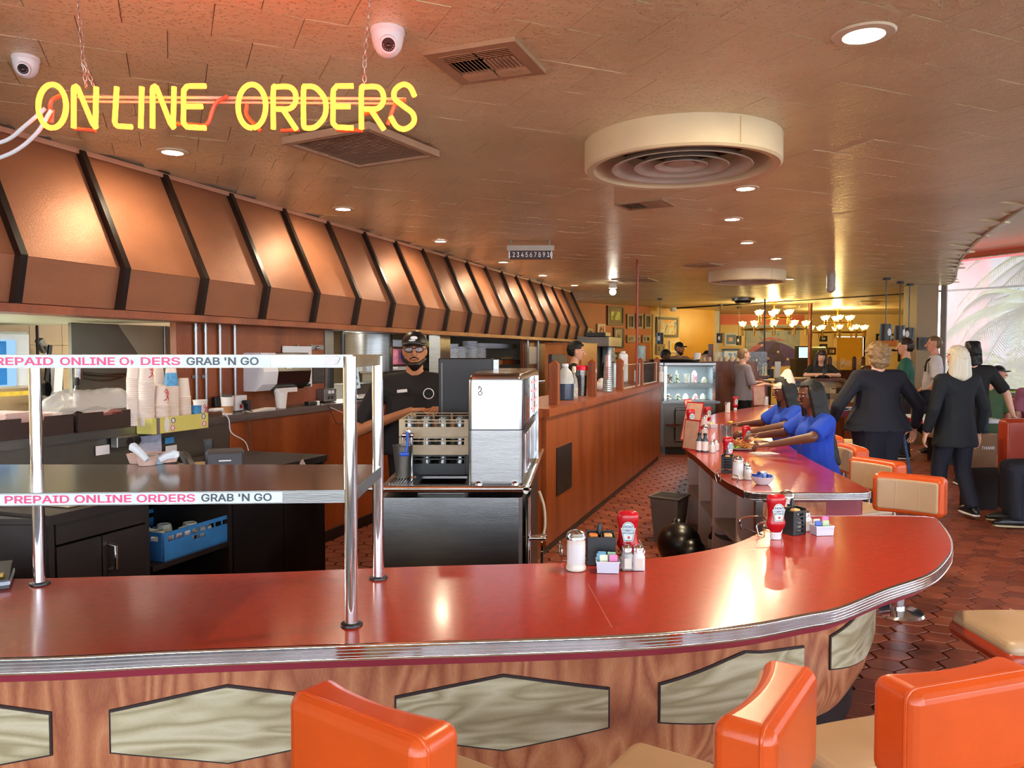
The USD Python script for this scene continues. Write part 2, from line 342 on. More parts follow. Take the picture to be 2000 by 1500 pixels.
# ---------------------------------------------------------------- kitchen side, in the frame x along the line, y into the kitchen
def kbox(s0, t0, z0, s1, t1, z1): return box(s0, -max(t0, t1), z0, s1, -min(t0, t1), z1)
def kthing(name, label, cat, group=None, s=0.0, t=0.0, z=0.0, kind=None): return thing(name, label, cat, K(s, t, z), KRZ, group, kind)
W1, W2, W3, W4, W5 = KS(345, -.25), KS(633, -.25), KS(650, -.25), KS(852, -.25), KS(872, -.25)
W6 = KS(1022, -.25)
wl = thing('wall_left', 'reddish wood veneer wall between kitchen and counter aisle', None, K(0, 0), KRZ, kind='structure')
part(wl, 'panel', kbox(W1, -.25, 1.10, W2, -.30, 1.80), M['wood_wall'], smooth=False)
part(wl, 'panel', kbox(W6, -.25, 1.10, 11.4, -.30, 1.80), M['wood_wall'], smooth=False)
part(wl, 'panel', kbox(KS(447, -.02), -.02, 0, 11.4, -.30, 1.09), M['wood_wall'], smooth=False)
part(wl, 'steel_panel', kbox(-1.3, -.02, 0, KS(447, -.02) - .003, -.30, 1.085), M['steel_dark'], smooth=False)
part(wl, 'header', kbox(-1.3, -.36, 1.80, 11.34, -.40, 2.72), M['dark_metal'], smooth=False)
part(wl, 'steel_post', kbox(W2 + .002, -.24, 1.131, W3, -.32, 1.755), M['steel'], smooth=False)
part(wl, 'steel_post', kbox(W4, -.2, 1.131, W5, -.34, 1.755), M['steel'], smooth=False)
part(wl, 'baseboard', kbox(KS(447, -.02), -.019, 0, 11.4, .0, .09), M['black'], smooth=False)
lg = kthing('pass_shelf', 'long brushed steel shelf along the kitchen wall and serving windows', 'shelf')
part(lg, 'shelf_board', kbox(-1.3, .0, 1.088, 6.5, -.36, 1.128), M['steel_dark'], smooth=False)
part(lg, 'edge_strip', kbox(-1.3, .006, 1.082, 6.5, .001, 1.129), M['steel'], smooth=False)
# canopy hood of bronze mesh panels between black ribs
hd = kthing('canopy_hood', 'long bronze mesh canopy with black ribs over the kitchen counter', 'hood')
TT, TF, TB, ZF, ZB = -.32, 0.0, -.05, 2.03, 1.80
def slab(a, b, c, d, nrm, th):
    p = np.array([a, b, c, d], float); return hull(np.vstack([p, p + np.asarray(nrm) * th]))
SK = [.604 + .627 * (k - 2) for k in range(-1, 20)]
for k in range(len(SK) - 1):
    a, b = SK[k] + .012, SK[k + 1] - .012
    part(hd, 'upper_panel', slab((a, -TT, ZC - .006), (b, -TT, ZC - .006), (b, -TF, ZF), (a, -TF, ZF), (0, .9, -.42), .012), M['copper'], smooth=False)
    part(hd, 'lower_panel', slab((a, -TF, ZF - .002), (b, -TF, ZF - .002), (b, -TB, ZB), (a, -TB, ZB), (0, .97, .2), .012), M['copper'], smooth=False)
for s in SK:
    r = []
    for (t0, z0), (t1, z1) in (((TT, ZC - .008), (TF, ZF)), ((TF, ZF), (TB, ZB - .004))):
        p = np.array([(s - .019, -t0, z0), (s + .019, -t0, z0), (s + .019, -t1, z1), (s - .019, -t1, z1)])
        r.append(hull(np.vstack([p + [0, .005, 0], p + [0, -.042, 0]])))
    part(hd, 'rib', join(*r), M['black_paint'], smooth=False)
part(hd, 'bottom_board', kbox(-1.3, -.03, 1.752, 11.35, -.24, 1.795), M['wood_wall'], smooth=False)
part(hd, 'end_panel', hull([(11.35, -TT, ZC - .01), (11.35, -TF, ZF), (11.35, -TB, ZB), (11.35, .32, ZB), (11.362, -TT, ZC - .01), (11.362, -TF, ZF), (11.362, -TB, ZB), (11.362, .32, ZB)]), M['copper'], smooth=False)
part(hd, 'top_moulding', kbox(-1.3, -.285, ZC - .03, 11.35, -.33, ZC - .001), pm('pink_moulding', 'c08a70', .35), smooth=False)
# kitchen behind the serving windows
kw = thing('wall_kitchen', 'beige tiled back wall of the kitchen', None, K(0, 0), KRZ, kind='structure')
part(kw, 'backing', kbox(-6, -2.42, 0, 11.5, -2.5, 2.7), M['beige_tile'], smooth=False)
for i in range(40):
    for j in range(4):
        part(kw, 'tile', kbox(-5.4 + i * .305, -2.40, 1.02 + j * .2, -5.4 + i * .305 + .301, -2.42, 1.02 + j * .2 + .197), M['beige_tile'], smooth=False)
struct('soffit', xf(kbox(-6, -.30, 1.765, W1 + .25, -2.40, 1.79), K(0, 0), KRZ), M['green_metal'])
struct('soffit', xf(kbox(W1 + .26, -.31, 2.05, 11.4, -2.40, 2.08), K(0, 0), KRZ), M['steel_dark'])
part(kw, 'end_panel', kbox(9.3, -.32, 0, 9.36, -2.42, 2.7), pm('kitchen_end_steel', '6a6862', .5, .4), smooth=False); part(kw, 'end_panel', kbox(-6.05, -.3, 0, -6.0, -2.5, 2.7), M['beige_tile'], smooth=False)
q = kthing('prep_table', 'pale steel prep table inside the kitchen', 'table'); part(q, 'top', kbox(-5, -.9, .90, 6.2, -2.2, .94), pm('pale_board', 'c9c8bc', .5), smooth=False); part(q, 'cabinet', kbox(-4.9, -.95, 0, 6.1, -2.2, .899), M['steel_dark'], smooth=False)
rect_lamp('kitchen_fluorescent', K(3.6, -1.2, 2.03), 2.6, .25, 26, (1, .96, .86), (0, 0, math.degrees(KRZ)))
rect_lamp('kitchen_fluorescent_window', K(-.9, -1.2, 1.755), 2.4, .2, 60, (1, .97, .88), (0, 0, math.degrees(KRZ)))

# ---------------------------------------------------------------- the two red counters
def normals(p):
    d = np.gradient(p, axis=0); d /= np.linalg.norm(d, axis=1, keepdims=True); return np.c_[d[:, 1], -d[:, 0]]
def sweep(p, prof):
    """a profile of (outward offset, height) carried along the plan line p; the line runs with the outside on its right"""
    n = normals(p); m = len(prof)
    v = np.concatenate([np.c_[p + n * o, np.full(len(p), z)][:, None] for o, z in prof], 1).reshape(-1, 3); f = []
    for k in range(len(p) - 1):
        for j in range(m):
            j2 = (j + 1) % m; a, b, c, d = k * m + j, (k + 1) * m + j, (k + 1) * m + j2, k * m + j2; f += [[a, b, c], [a, c, d]]
    for e, sgn in ((0, 1), ((len(p) - 1) * m, -1)):
        for j in range(1, m - 1): f.append([e, e + j, e + j + 1][::sgn])
    return v, np.array(f)
def resample(p, step):
    L = LineString(p); return np.array([L.interpolate(x).coords[0] for x in np.linspace(0, L.length, max(2, int(L.length / step)))])
CZ = .76
def pts(px): return np.array([PZ(x, y, CZ)[:2] for x, y in px])
RIBS = [(-.002, .7605), (.004, .7605), (.007, .757)] + [q for k in range(4) for q in ((.0075, .7545 - k * .0092), (.0075, .7505 - k * .0092), (.0035, .749 - k * .0092), (.0035, .747 - k * .0092))] + [(.007, .716), (-.002, .716)]
outer = np.vstack([[-2.35, 1.92], pts([(0, 1285), (350, 1270), (700, 1257), (1000, 1248), (1250, 1238), (1447, 1221), (1575, 1198), (1640, 1185), (1730, 1149), (1816, 1119), (1852, 1084), (1858, 1060), (1850, 1040), (1834, 1018)])])
outer = resample(bez(np.c_[outer, np.zeros(len(outer))], 8)[:, :2], .05)
endp = pts([(1806, 1008), (1712, 1007), (1560, 1008)])
o1 = np.vstack([outer, resample(bez(np.c_[np.vstack([outer[-1], endp[0] + [.03, -.03], endp[0] + [-.06, 0], endp[1], endp[2]]), np.zeros(5)], 6)[:, :2], .04)[1:]])
inn = np.vstack([[-2.35, 2.66], pts([(0, 1131), (287, 1124), (500, 1119), (800, 1107), (1100, 1099), (1270, 1091), (1380, 1075), (1440, 1060), (1482, 1041), (1522, 1020)])])
inn = resample(bez(np.c_[inn, np.zeros(len(inn))], 6)[:, :2], .06)
c1 = thing('lunch_counter', 'curved red laminate lunch counter with ribbed chrome edge and wood base, nearest the viewer', 'counter')
top_poly = Polygon(np.vstack([o1, inn[::-1]])).buffer(0)
part(c1, 'top', ext(top_poly, .716, CZ), M['red_top'], smooth=False)
part(c1, 'edge_band', sweep(o1, RIBS), M['chrome'], smooth=50)
part(c1, 'apron', sweep(o1 - normals(o1) * .03, [(-.01, .716), (.012, .716), (.004, .685), (-.01, .685)]), M['apron'], smooth=50)
part(c1, 'joint_strip', tube([(*PZ(1148, 1140, .7602)[:2], .7602), (*PZ(1195, 1225, .7602)[:2], .7602)], .0013, 4), pm('laminate_joint', 'c06a50', .5))
b1 = outer - normals(outer) * .29
b1 = b1[np.r_[0:len(b1)]]
def curl(z): return 0 if z > .34 else -.06 * ((.34 - z) / .2) ** 2
prof = [(-.03, .70), (0, .70)] + [(curl(z), z) for z in np.linspace(.5, .14, 9)] + [(-.09, .14)]
part(c1, 'front_panel', sweep(b1, prof), M['wood_base'], smooth=50)
part(c1, 'toe_kick', sweep(b1 - normals(b1) * .08, [(-.02, .16), (0, .16), (0, 0), (-.02, 0)]), M['black'])
part(c1, 'back_panel', sweep(inn[::-1] - normals(inn[::-1]) * .02, [(-.02, .70), (0, .70), (0, 0), (-.02, 0)]), M['dark_metal'])
L1 = LineString(b1)
def inlay(sc, L=.67, ha=.235, he=.12, zc=.415, off=.009):
    xs = np.linspace(-L / 2, L / 2, 21); up, dn = [], []
    for x in xs:
        hh = he / 2 + (ha - he) / 2 * (1 - abs(x) / (L / 2)); p = np.array(L1.interpolate(sc + x).coords[0]); q = np.array(L1.interpolate(sc + x + .01).coords[0]) - np.array(L1.interpolate(sc + x - .01).coords[0])
        n = np.array([q[1], -q[0]]) / np.linalg.norm(q)
        for o in (off, -.002): up.append((*(p + n * (o + curl(zc + hh))), zc + hh)); dn.append((*(p + n * (o + curl(zc - hh))), zc - hh))
    v = np.array(up + dn); N = 42; f = []
    for k in range(20):
        a, b, c, d = 2 * k, 2 * k + 2, N + 2 * k + 2, N + 2 * k; f += [[a, d, c], [a, c, b]]                                  # face
        f += [[a + 1, b + 1, c + 1], [a + 1, c + 1, d + 1], [a, b, b + 1], [a, b + 1, a + 1], [d, d + 1, c + 1], [d, c + 1, c]]
    f += [[0, 1, N + 1], [0, N + 1, N], [40, N + 40, N + 41], [40, N + 41, 41]]
    return v, np.array(f)
s1 = L1.project(Point(-.88, 2.4)); s2 = L1.project(Point(-.03, 2.42)); dS = s2 - s1
for k in range(-2, 4):
    part(c1, 'inlay_edge', inlay(s1 + k * dS, .682, .249, .132, .416, .006), M['seam'], smooth=False)
    part(c1, 'inlay', inlay(s1 + k * dS), M['birch'], smooth=20)

o2 = np.vstack([pts([(1455, 959)]), pts([(1470, 961.5)]), pts([(1487, 962)]), pts([(1560, 962), (1640, 962), (1690, 961)]), [[2.065, 4.41], [2.09, 4.6], [2.16, 5.2], [2.27, 6.0], [2.5, 7.1], [2.9, 8.3], [3.5, 9.5], [4.3, 10.6], [5.0, 11.3]]])
o2 = resample(bez(np.c_[o2, np.zeros(len(o2))], 8)[:, :2], .05)
i2 = np.vstack([pts([(1455, 959), (1411, 935), (1358, 890.4), (1341, 876)]), [[1.68, 7.4], [2.12, 8.8], [2.64, 9.97], [3.2, 10.8], [3.9, 11.65], [4.4, 12.1]]])
i2 = resample(bez(np.c_[i2, np.zeros(len(i2))], 8)[:, :2], .06)
c2 = thing('lunch_counter', 'second red lunch counter curving away, with white open shelves underneath', 'counter')
part(c2, 'top', ext(Polygon(np.vstack([o2, i2[::-1]])).buffer(0), .716, CZ), M['red_top'], smooth=False)
part(c2, 'edge_band', sweep(o2, RIBS), M['chrome'], smooth=50)
part(c2, 'kitchen_edge', sweep(i2[::-1], [(-.002, .7603), (.005, .7603), (.005, .716), (-.002, .716)]), pm('dark_red_edge', '5a1a14', .35), smooth=50)
part(c2, 'apron', sweep(o2[6:] - normals(o2[6:]) * .05, [(-.01, .716), (.012, .716), (.012, .62), (-.01, .62)]), M['apron'], smooth=50)
b2 = o2[14:] - normals(o2[14:]) * .33
part(c2, 'front_panel', sweep(b2, [(-.03, .71), (0, .71), (0, .05), (-.03, .05)]), M['wood_base'])
# open white shelves on the kitchen side
white_sh = pm('off_white_paint', 'c9b3a8', .5, var=.05)
sh = i2 + 0
ins = lambda o: i2[:80] + normals(i2[:80]) * o        # the counter lies to the right of this line
def strip(o0, o1_, z0, z1, k0=0, k1=80):
    a, b = ins(o0)[k0:k1], ins(o1_)[k0:k1]; return ext(Polygon(np.vstack([a, b[::-1]])).buffer(0), z0, z1)
part(c2, 'shelf', strip(.03, .34, .40, .425), pm('grey_shelf', '8c8078', .5), smooth=False)
part(c2, 'shelf', strip(.03, .34, .06, .085), pm('grey_shelf', '8c8078', .5), smooth=False)
part(c2, 'back_board', strip(.34, .355, .0, .715), white_sh, smooth=False)
for k in (3, 14, 24, 36, 50, 66):
    a, b = ins(.02)[k], ins(.34)[k]; d = (b - a) / np.linalg.norm(b - a); n = np.array([-d[1], d[0]]) * .012
    part(c2, 'divider', quadbox([a - n, b - n, b + n, a + n], .0, .715), white_sh, smooth=False)
q0, q1 = PZ(1487, 966, CZ)[:2] + [0, .03], PZ(1487, 966, CZ)[:2] + [.05, .07]
part(c2, 'corner_post', box(q0[0] - .02, q0[1], 0, q0[0] + .02, q0[1] + .04, .715), M['steel'], smooth=False)
part(c2, 'end_panel', box(q0[0] + .02, q0[1] + .06, .05, q0[0] + .40, q0[1] + .08, .70), M['wood_base'], smooth=False)

# ---------------------------------------------------------------- wood wait station with posts and glass
ws = kthing('wait_station', 'reddish wood waist-high partition with square posts and small glass panes', 'partition')
s0, s1_ = KS(1072, 1.85), KS(1294, 1.85)
part(ws, 'body', kbox(s0, 1.83, .08, s1_, 1.30, 1.075), M['wood_wall'], smooth=False)
part(ws, 'top_board', kbox(s0 - .02, 1.86, 1.07, s1_ + .05, 1.28, 1.13), M['wood_wall'], smooth=False)
part(ws, 'toe_kick', kbox(s0 + .01, 1.80, 0, s1_, 1.31, .08), M['black'], smooth=False)
sa, za = PK(1088, 990, 1.835); sb, zb = PK(1117, 935, 1.835)
part(ws, 'speaker_grille', kbox(sa, 1.838, .42, sb, 1.829, .80), M['dark_metal'], smooth=False)
def post(s, t, h=.335, w=.075, tag=False):
    v = [box(-w / 2, -w / 2, 0, w / 2, w / 2, h)]
    v.append(hull([(-w / 2, -w / 2, h), (w / 2, -w / 2, h), (w / 2, w / 2, h), (-w / 2, w / 2, h), (0, 0, h + .035)]))
    part(ws, 'post', xf(join(*v), (s, -t, 1.131)), M['wood_post'], smooth=False)
    if tag: part(ws, 'number_tag', xf(join(box(-.011, -w / 2 - .002, .23, .011, -w / 2, .265)), (s, -t, 1.131)), M['white'], smooth=False)
ps = [KS(x, 1.74) for x in (1083, 1157, 1211, 1250.5, 1283)]
for i, s in enumerate(ps): post(s, 1.74, .33, .075, i in (1, 2))
gm = pm('clear_acrylic_edge', 'b9b6ac', .3)
for a, b in ((ps[2], ps[3]), (ps[3], ps[4])):
    part(ws, 'glass_pane', kbox(a + .04, 1.735, 1.145, b - .04, 1.742, 1.41), M['glass'], smooth=False)
    part(ws, 'pane_frame', join(kbox(a + .04, 1.732, 1.131, b - .04, 1.748, 1.145), kbox(a + .04, 1.732, 1.41, b - .04, 1.748, 1.418), kbox(b - .05, 1.732, 1.145, b - .04, 1.748, 1.41), kbox(a + .04, 1.732, 1.145, a + .05, 1.748, 1.41)), gm, smooth=False)
# ---------------------------------------------------------------- on the ceiling
trim_m = pm('can_trim', 'd9cdb2', .3)
def can(px, py, label, warm=True, r=.085, power=1.0, shared='downlights in the tiled ceiling', lit=True):
    p = PZ(px, py, ZC - .004); l = thing('downlight', label, 'ceiling light', (p[0], p[1], ZC), 0, shared)
    part(l, 'trim_ring', lathe([(r * .66, .0), (r * .70, -.010), (r, -.008), (r * 1.06, -.001), (r * .66, .0)], 28), trim_m)
    part(l, 'lens', lathe([(0, -.0065), (r * .64, -.006), (r * .69, -.001), (0, -.001)], 24), M['lens'] if warm else M['lens_cool'])
    disk_lamp(l + '/bulb', (0, 0, -.012), r * .6, 560 * power, (1, .80, .50) if warm else (1, .80, .52))
for i, (x, y) in enumerate([(337, 297), (670, 408), (860, 471), (983, 512), (1060, 538), (1122, 557)]):
    can(x, y, ['recessed downlight below the neon letters, nearest of the row along the bronze canopy', 'recessed downlight second from the viewer in the row along the bronze canopy', 'recessed downlight third from the viewer in the row along the bronze canopy', 'recessed downlight just left of the hanging number panel', 'recessed downlight behind the hanging number panel, fifth along the canopy', 'farthest recessed downlight by the end of the bronze canopy'][i], False, .085, .36, 'downlights along the canopy')
for i, (x, y) in enumerate([(1687, 68), (1456, 368), (1430, 428), (1459, 474), (1516, 505), (1542, 545)]):
    can(x, y, ['big bright downlight at the top right, nearest on the ceiling', 'bright downlight against the rim of the large round diffuser', 'bright downlight just beyond the large round diffuser, left of its row', 'bright downlight third in the row beyond the large round diffuser', 'bright downlight fourth in the row, right of centre', 'bright downlight beside the far round diffuser'][i], True, [.105, .09, .09, .09, .09, .09][i], 1.1, 'downlights over the guests')
grey_m = pm('vent_paint', 'a58a6c', .45); dk = pm('vent_void', '120e0c', .8)
def vent4(name, label, corners, nbar=8):
    w = [PZ(x, y, ZC - .012) for x, y in corners]; c = sum(w) / 4; ux = (w[1] - w[0] + w[2] - w[3]) / 2; uy = (w[3] - w[0] + w[2] - w[1]) / 2
    L, D = np.linalg.norm(ux), np.linalg.norm(uy); a = math.atan2(ux[1], ux[0]); t = thing(name, label, 'air vent', (c[0], c[1], ZC), a, 'ceiling vents')
    return t, L / 2, D / 2
t, a, b = vent4('air_vent', 'square four-way air vent between the camera dome and the round diffuser', [(830, 107), (1003, 75), (1068, 143), (898, 163)])
fr = ext(rect(-a, -b, a, b).difference(rect(-a + .05, -b + .05, a - .05, b - .05)), -.018, .0)
part(t, 'frame', fr, grey_m, smooth=False); part(t, 'backing', box(-a + .04, -b + .04, -.004, a - .04, b - .04, -.001), dk, smooth=False)
bl = a - .05
for q, (x0, x1, y0, y1, along) in enumerate([(-bl, -.006, -bl, -.5 * bl + .01, 0), (.006, bl, -bl, -.5 * bl + .01, 0), (-bl, -.006, -.5 * bl + .02, .45 * bl, 1), (.006, bl, -.5 * bl + .02, .45 * bl, 1), (-bl, -.006, .45 * bl + .01, bl, 0), (.006, bl, .45 * bl + .01, bl, 0)]):
    n = 5 if along == 0 else 8; sg = [1, 1, 1, -1, -1, -1][q]
    for k in range(n):
        if along: x = x0 + (k + .5) * (x1 - x0) / n; v = xf(box(-.010, y0, -.001, .010, y1, .001), (x, 0, -.013), ry=sg * .7)
        else: y = y0 + (k + .5) * (y1 - y0) / n; v = xf(box(x0, -.011, -.001, x1, .011, .001), (0, y, -.013), rx=sg * .7)
        part(t, 'slat', v, grey_m, smooth=False)
t, a, b = vent4('return_grille', 'square ribbed return air grille hanging open behind the red neon letters', [(570, 267), (735, 232), (845, 297), (682, 318)])
part(t, 'frame', ext(rect(-a, -b, a, b).difference(rect(-a + .035, -b + .035, a - .035, b - .035)), -.05, -.012), pm('grille_paint', 'b7977c', .45), smooth=False)
part(t, 'backing', box(-a + .03, -b + .03, -.02, a - .03, b - .03, -.014), pm('filter_cloth', '6e4a3c', .8), smooth=False)
for k in range(26):
    y = -b + .045 + k * (2 * b - .09) / 25; part(t, 'slat', xf(box(-a + .03, -.007, -.001, a - .03, .007, .001), (0, y, -.038), rx=.6), pm('grille_paint', 'b7977c', .45), smooth=False)
t, a, b = vent4('air_vent', 'small two-section air vent just behind the large round diffuser', [(1205, 398), (1300, 390), (1312, 402), (1222, 413)])
part(t, 'frame', ext(rect(-a, -b, a, b).difference(rect(-a + .03, -b + .04, a - .03, b - .04)), -.015, 0), grey_m, smooth=False); part(t, 'backing', box(-a + .02, -b + .03, -.004, a - .02, b - .03, -.001), dk, smooth=False)
for k in range(14):
    x = -a + .04 + k * (2 * a - .08) / 13; part(t, 'slat', xf(box(-.009, -b + .04, -.001, .009, b - .04, .001), (x, 0, -.011), ry=.8 if k < 7 else -.8), grey_m, smooth=False)
for nm, lab, cs in (('air_vent', 'dusty far air vent left of the far round diffuser', [(1343, 518), (1395, 514), (1406, 519), (1356, 524)]), ('ceiling_panel', 'pale flat ceiling panel near the red hanging pole', [(1200, 546), (1270, 543), (1282, 550), (1212, 553)])):
    t, a, b = vent4(nm, lab, cs); part(t, 'frame', ext(rect(-a, -b, a, b).difference(rect(-a + .05, -b + .05, a - .05, b - .05)), -.02, 0), grey_m, smooth=False)
    for k in range(9): y = -b + .06 + k * (2 * b - .12) / 8; part(t, 'slat', box(-a + .04, y - .012, -.012, a - .04, y + .012, -.006), grey_m, smooth=False)
# round drum diffusers
cream_d = pm('diffuser_cream', 'd8c6a2', .45, var=.05); inner_d = pm('diffuser_inner', 'b8b0a2', .4, var=.08)
def diffuser(loc, label, r=.535, h=.155):
    t = thing('round_diffuser', label, 'air diffuser', loc, 0, 'round drum diffusers')
    part(t, 'drum', lathe([(r, 0), (r, -h + .012), (r - .012, -h), (r - .05, -h + .004), (r - .075, -h + .03), (r - .10, -h + .09), (r - .13, 0)], 72), cream_d)
    for k, (r0, r1) in enumerate(((.385, .30), (.26, .18), (.145, .07))):
        part(t, 'cone_ring', lathe([(r0, -h + .012 + .006 * k), (r0 - .004, -h + .008 + .006 * k), (r0 - .03, -h + .014 + .006 * k), (r1, -h + .07), (r1 + .006, -h + .072), (r0 - .02, -h + .024 + .006 * k), (r0, -h + .012 + .006 * k)], 64), inner_d)
    part(t, 'centre_cone', lathe([(0, -h + .028), (.05, -h + .03), (.075, -h + .035), (.03, -h + .08), (0, -h + .08)], 48), inner_d)
    part(t, 'duct', lathe([(r - .13, -.002), (.38, -.004), (0, -.004)], 48), pm('duct_dark', '1c1613', .6))
    part(t, 'seam_strip', xf(box(-.006, -r - .006, -h + .02, .006, -r + .002, -.01), rz=.35), cream_d, smooth=False)
diffuser((.94, 4.31, ZC), 'large cream round drum air diffuser with concentric rings on the ceiling')
diffuser((3.38, 11.1, ZC), 'far round drum air diffuser near the yellow chandeliers')
# security cameras
def camdome(loc, rz, label, s=1.0):
    t = thing('security_camera', label, 'security camera', loc, rz, 'white dome cameras')
    w = pm('camera_white', 'dfe0e8', .3, var=.02)
    part(t, 'base', lathe([(.058 * s, 0), (.060 * s, -.012 * s), (.056 * s, -.018 * s), (0, -.018 * s)], 32), w)
    part(t, 'body', join(xf(lathe([(0, 0), (.056, 0), (.054, -.02), (.048, -.045), (.034, -.066), (.015, -.078), (0, -.08)], 28), (0, 0, -.016 * s), s=s)), w)
    part(t, 'ring', xf(cyl((0, -.030, -.058), (0, -.056, -.072), .031, .029, 28), s=s), w)
    part(t, 'lens', xf(cyl((0, -.050, -.069), (0, -.0575, -.073), .023, .022, 24), s=s), M['black'])
    part(t, 'lens_glass', xf(ball((0, -.056, -.0722), (.010, .005, .010)), s=s), pm('lens_red', '3a0c10', .05))
    part(t, 'led', join(*[xf(ball((.017 * math.cos(a), -.0572 - .0016 * math.sin(a) * 0, -.0735 + .017 * math.sin(a)), .0015, 1), s=s) for a in np.arange(14) * 2 * PI / 14]), M['white'], kind='stuff')
p = PZ(757, 58, ZC); camdome((p[0], p[1], ZC), .2, 'white dome security camera right of the neon letters', 1.05)
p = PZ(50, 112, ZC); camdome((p[0], p[1], ZC), .35, 'white dome security camera at the left above the neon letters', .85)
t = thing('security_camera', 'small far dome camera on the terracotta wall corner', 'security camera', PZ(1284, 603, ZC), 0, None); part(t, 'bracket', cyl((0, 0, 0), (0, 0, -.10), .05, .05), M['black']); part(t, 'body', xf(ball((.0, -.06, -.14), (.07, .10, .07)), rz=.6), M['white'])
t = obj('smoke_detector', lathe([(0, 0), (.08, 0), (.08, -.05), (.06, -.09), (0, -.1)], 20), M['white'], 'white sensor dome on the ceiling edge above the framed car print', 'detector', PZ(1315, 601, ZC))
t = thing('bullet_camera', 'grey bullet-shaped camera hanging from the far ceiling', 'security camera', PZ(1623, 535, ZC)); part(t, 'stem', cyl((0, 0, 0), (0, 0, -.19), .062, .062, 18), pm('camera_grey', 'a09a96', .35)); part(t, 'dome', ball((0, 0, -.21), (.066, .066, .07)), pm('camera_grey', 'a09a96', .35))
# the red neon sign on chains
NY = 2.40
def NP(px, py): q = PY(px, py, NY); return np.array([q[0], 0, q[2]])
neon = glow('lit_neon_tube', (1.0, .085, .006), 15.0)
gl = {'O': lambda x, w: [[(x + w * (.5 + .5 * math.sin(a)), 165 + 42.5 * (1 - math.cos(a))) for a in np.linspace(PI, 3 * PI - .1, 26)]],
      'N': lambda x, w: [[(x, 250), (x, 172), (x + 3, 167), (x + 8, 172), (x + w * .82, 240), (x + w, 250)], [(x + w, 170), (x + w * .96, 246)]],
      'L': lambda x, w: [[(x, 170), (x - 4, 240), (x, 246), (x + w, 248)]], 'I': lambda x, w: [[(x, 170), (x - 2, 250)]],
      'E': lambda x, w: [[(x + w, 168), (x + 8, 168), (x + 1, 176), (x, 240), (x + 7, 248), (x + w, 250)], [(x, 208), (x + w * .85, 208)]],
      'R': lambda x, w: [[(x, 252), (x, 176), (x + 6, 170), (x + w * .7, 170), (x + w * .95, 182), (x + w * .95, 200), (x + w * .7, 212), (x + 6, 213)], [(x + w * .4, 213), (x + w, 253)]],
      'D': lambda x, w: [[(x, 245), (x, 176), (x + 5, 169), (x + w * .55, 172), (x + w * .95, 195), (x + w * .95, 225), (x + w * .55, 247), (x + 5, 250), (x, 245)]],
      'S': lambda x, w: [[(x + w, 188), (x + w * .8, 170), (x + w * .5, 165), (x + w * .18, 176), (x + w * .16, 192), (x + w * .5, 206), (x + w * .92, 222), (x + w * .95, 240), (x + w * .6, 252), (x + w * .25, 247), (x, 228)]]}
ns = thing('neon_sign', 'red neon letters reading ON LINE ORDERS hanging on two chains', 'neon sign', (0, NY, 0))
for ch, x, w in [('O', 75, 54), ('N', 144, 44), ('L', 228, 30), ('I', 277, 0), ('N', 298, 42), ('E', 358, 44), ('O', 465, 54), ('R', 534, 45), ('D', 593, 44), ('E', 650, 40), ('R', 706, 44), ('S', 763, 47)]:
    for st in gl[ch](x, w):
        q = np.array([NP(*s) for s in st]); q = bez(q, 4) if ch in 'ODSR' else resample(q[:, [0, 2]], .008)[:, [0, 0, 1]] * [1, 0, 1]
        part(ns, 'letter', tube(q, .0082, 8), neon)
clr = pm('frosted_tube', 'd8b4a8', .2)
part(ns, 'support_rail', join(tube([NP(140, 182) + [0, .035, 0], NP(790, 186) + [0, .035, 0]], .005, 8), tube([NP(150, 189) + [0, .045, 0], NP(780, 193) + [0, .045, 0]], .004, 6)), clr)
for pl in ([(95, 210), (92, 235), (92, 195), (120, 178)], [(140, 248), (180, 252)], [(340, 238), (372, 240), (400, 238), (415, 200), (440, 183)], [(478, 200), (478, 222), (505, 252)], [(545, 252), (580, 250)], [(655, 250), (706, 252)], [(735, 214), (706, 218)], [(755, 240), (770, 200), (790, 190)]): part(ns, 'back_tube', tube(bez([NP(a, b_) + [0, .02, 0] for a, b_ in pl], 6), .006, 8), pm('unlit_tube', 'c25a40', .2))
part(ns, 'cable', join(tube(bez([NP(-60, 290), NP(10, 275), NP(50, 245), NP(88, 212)], 8), .006, 8), tube(bez([NP(-60, 325), NP(20, 300), NP(70, 262), NP(100, 215)], 8), .006, 8)), M['white'])
def chain(p0, p1):
    p0, p1 = np.asarray(p0, float), np.asarray(p1, float); n = int(np.linalg.norm(p1 - p0) / .017); d, a, b_ = frame_of(p1 - p0); out = []
    for k in range(n):
        c = p0 + (p1 - p0) * (k + .5) / n; u = a if k % 2 else b_
        out.append(tube([c + d * .0115 * math.cos(t_) + u * .0058 * math.sin(t_) for t_ in np.arange(8) * PI / 4], .0017, 5, closed=True))
    return join(*out)
for (xt, yt), ends in (((148, -40), [(158, 165), (174, 165)]), ((727, -40), [(708, 168)])):
    top = NP(xt, yt); top[2] = ZC - .004; m_ = NP(ends[0][0] + 4, 118)
    part(ns, 'chain', join(*([chain(top, m_)] + [chain(m_, NP(*e) + [0, .03, 0]) for e in ends])), pm('chain_steel', 'c8b0a4', .3, .8))
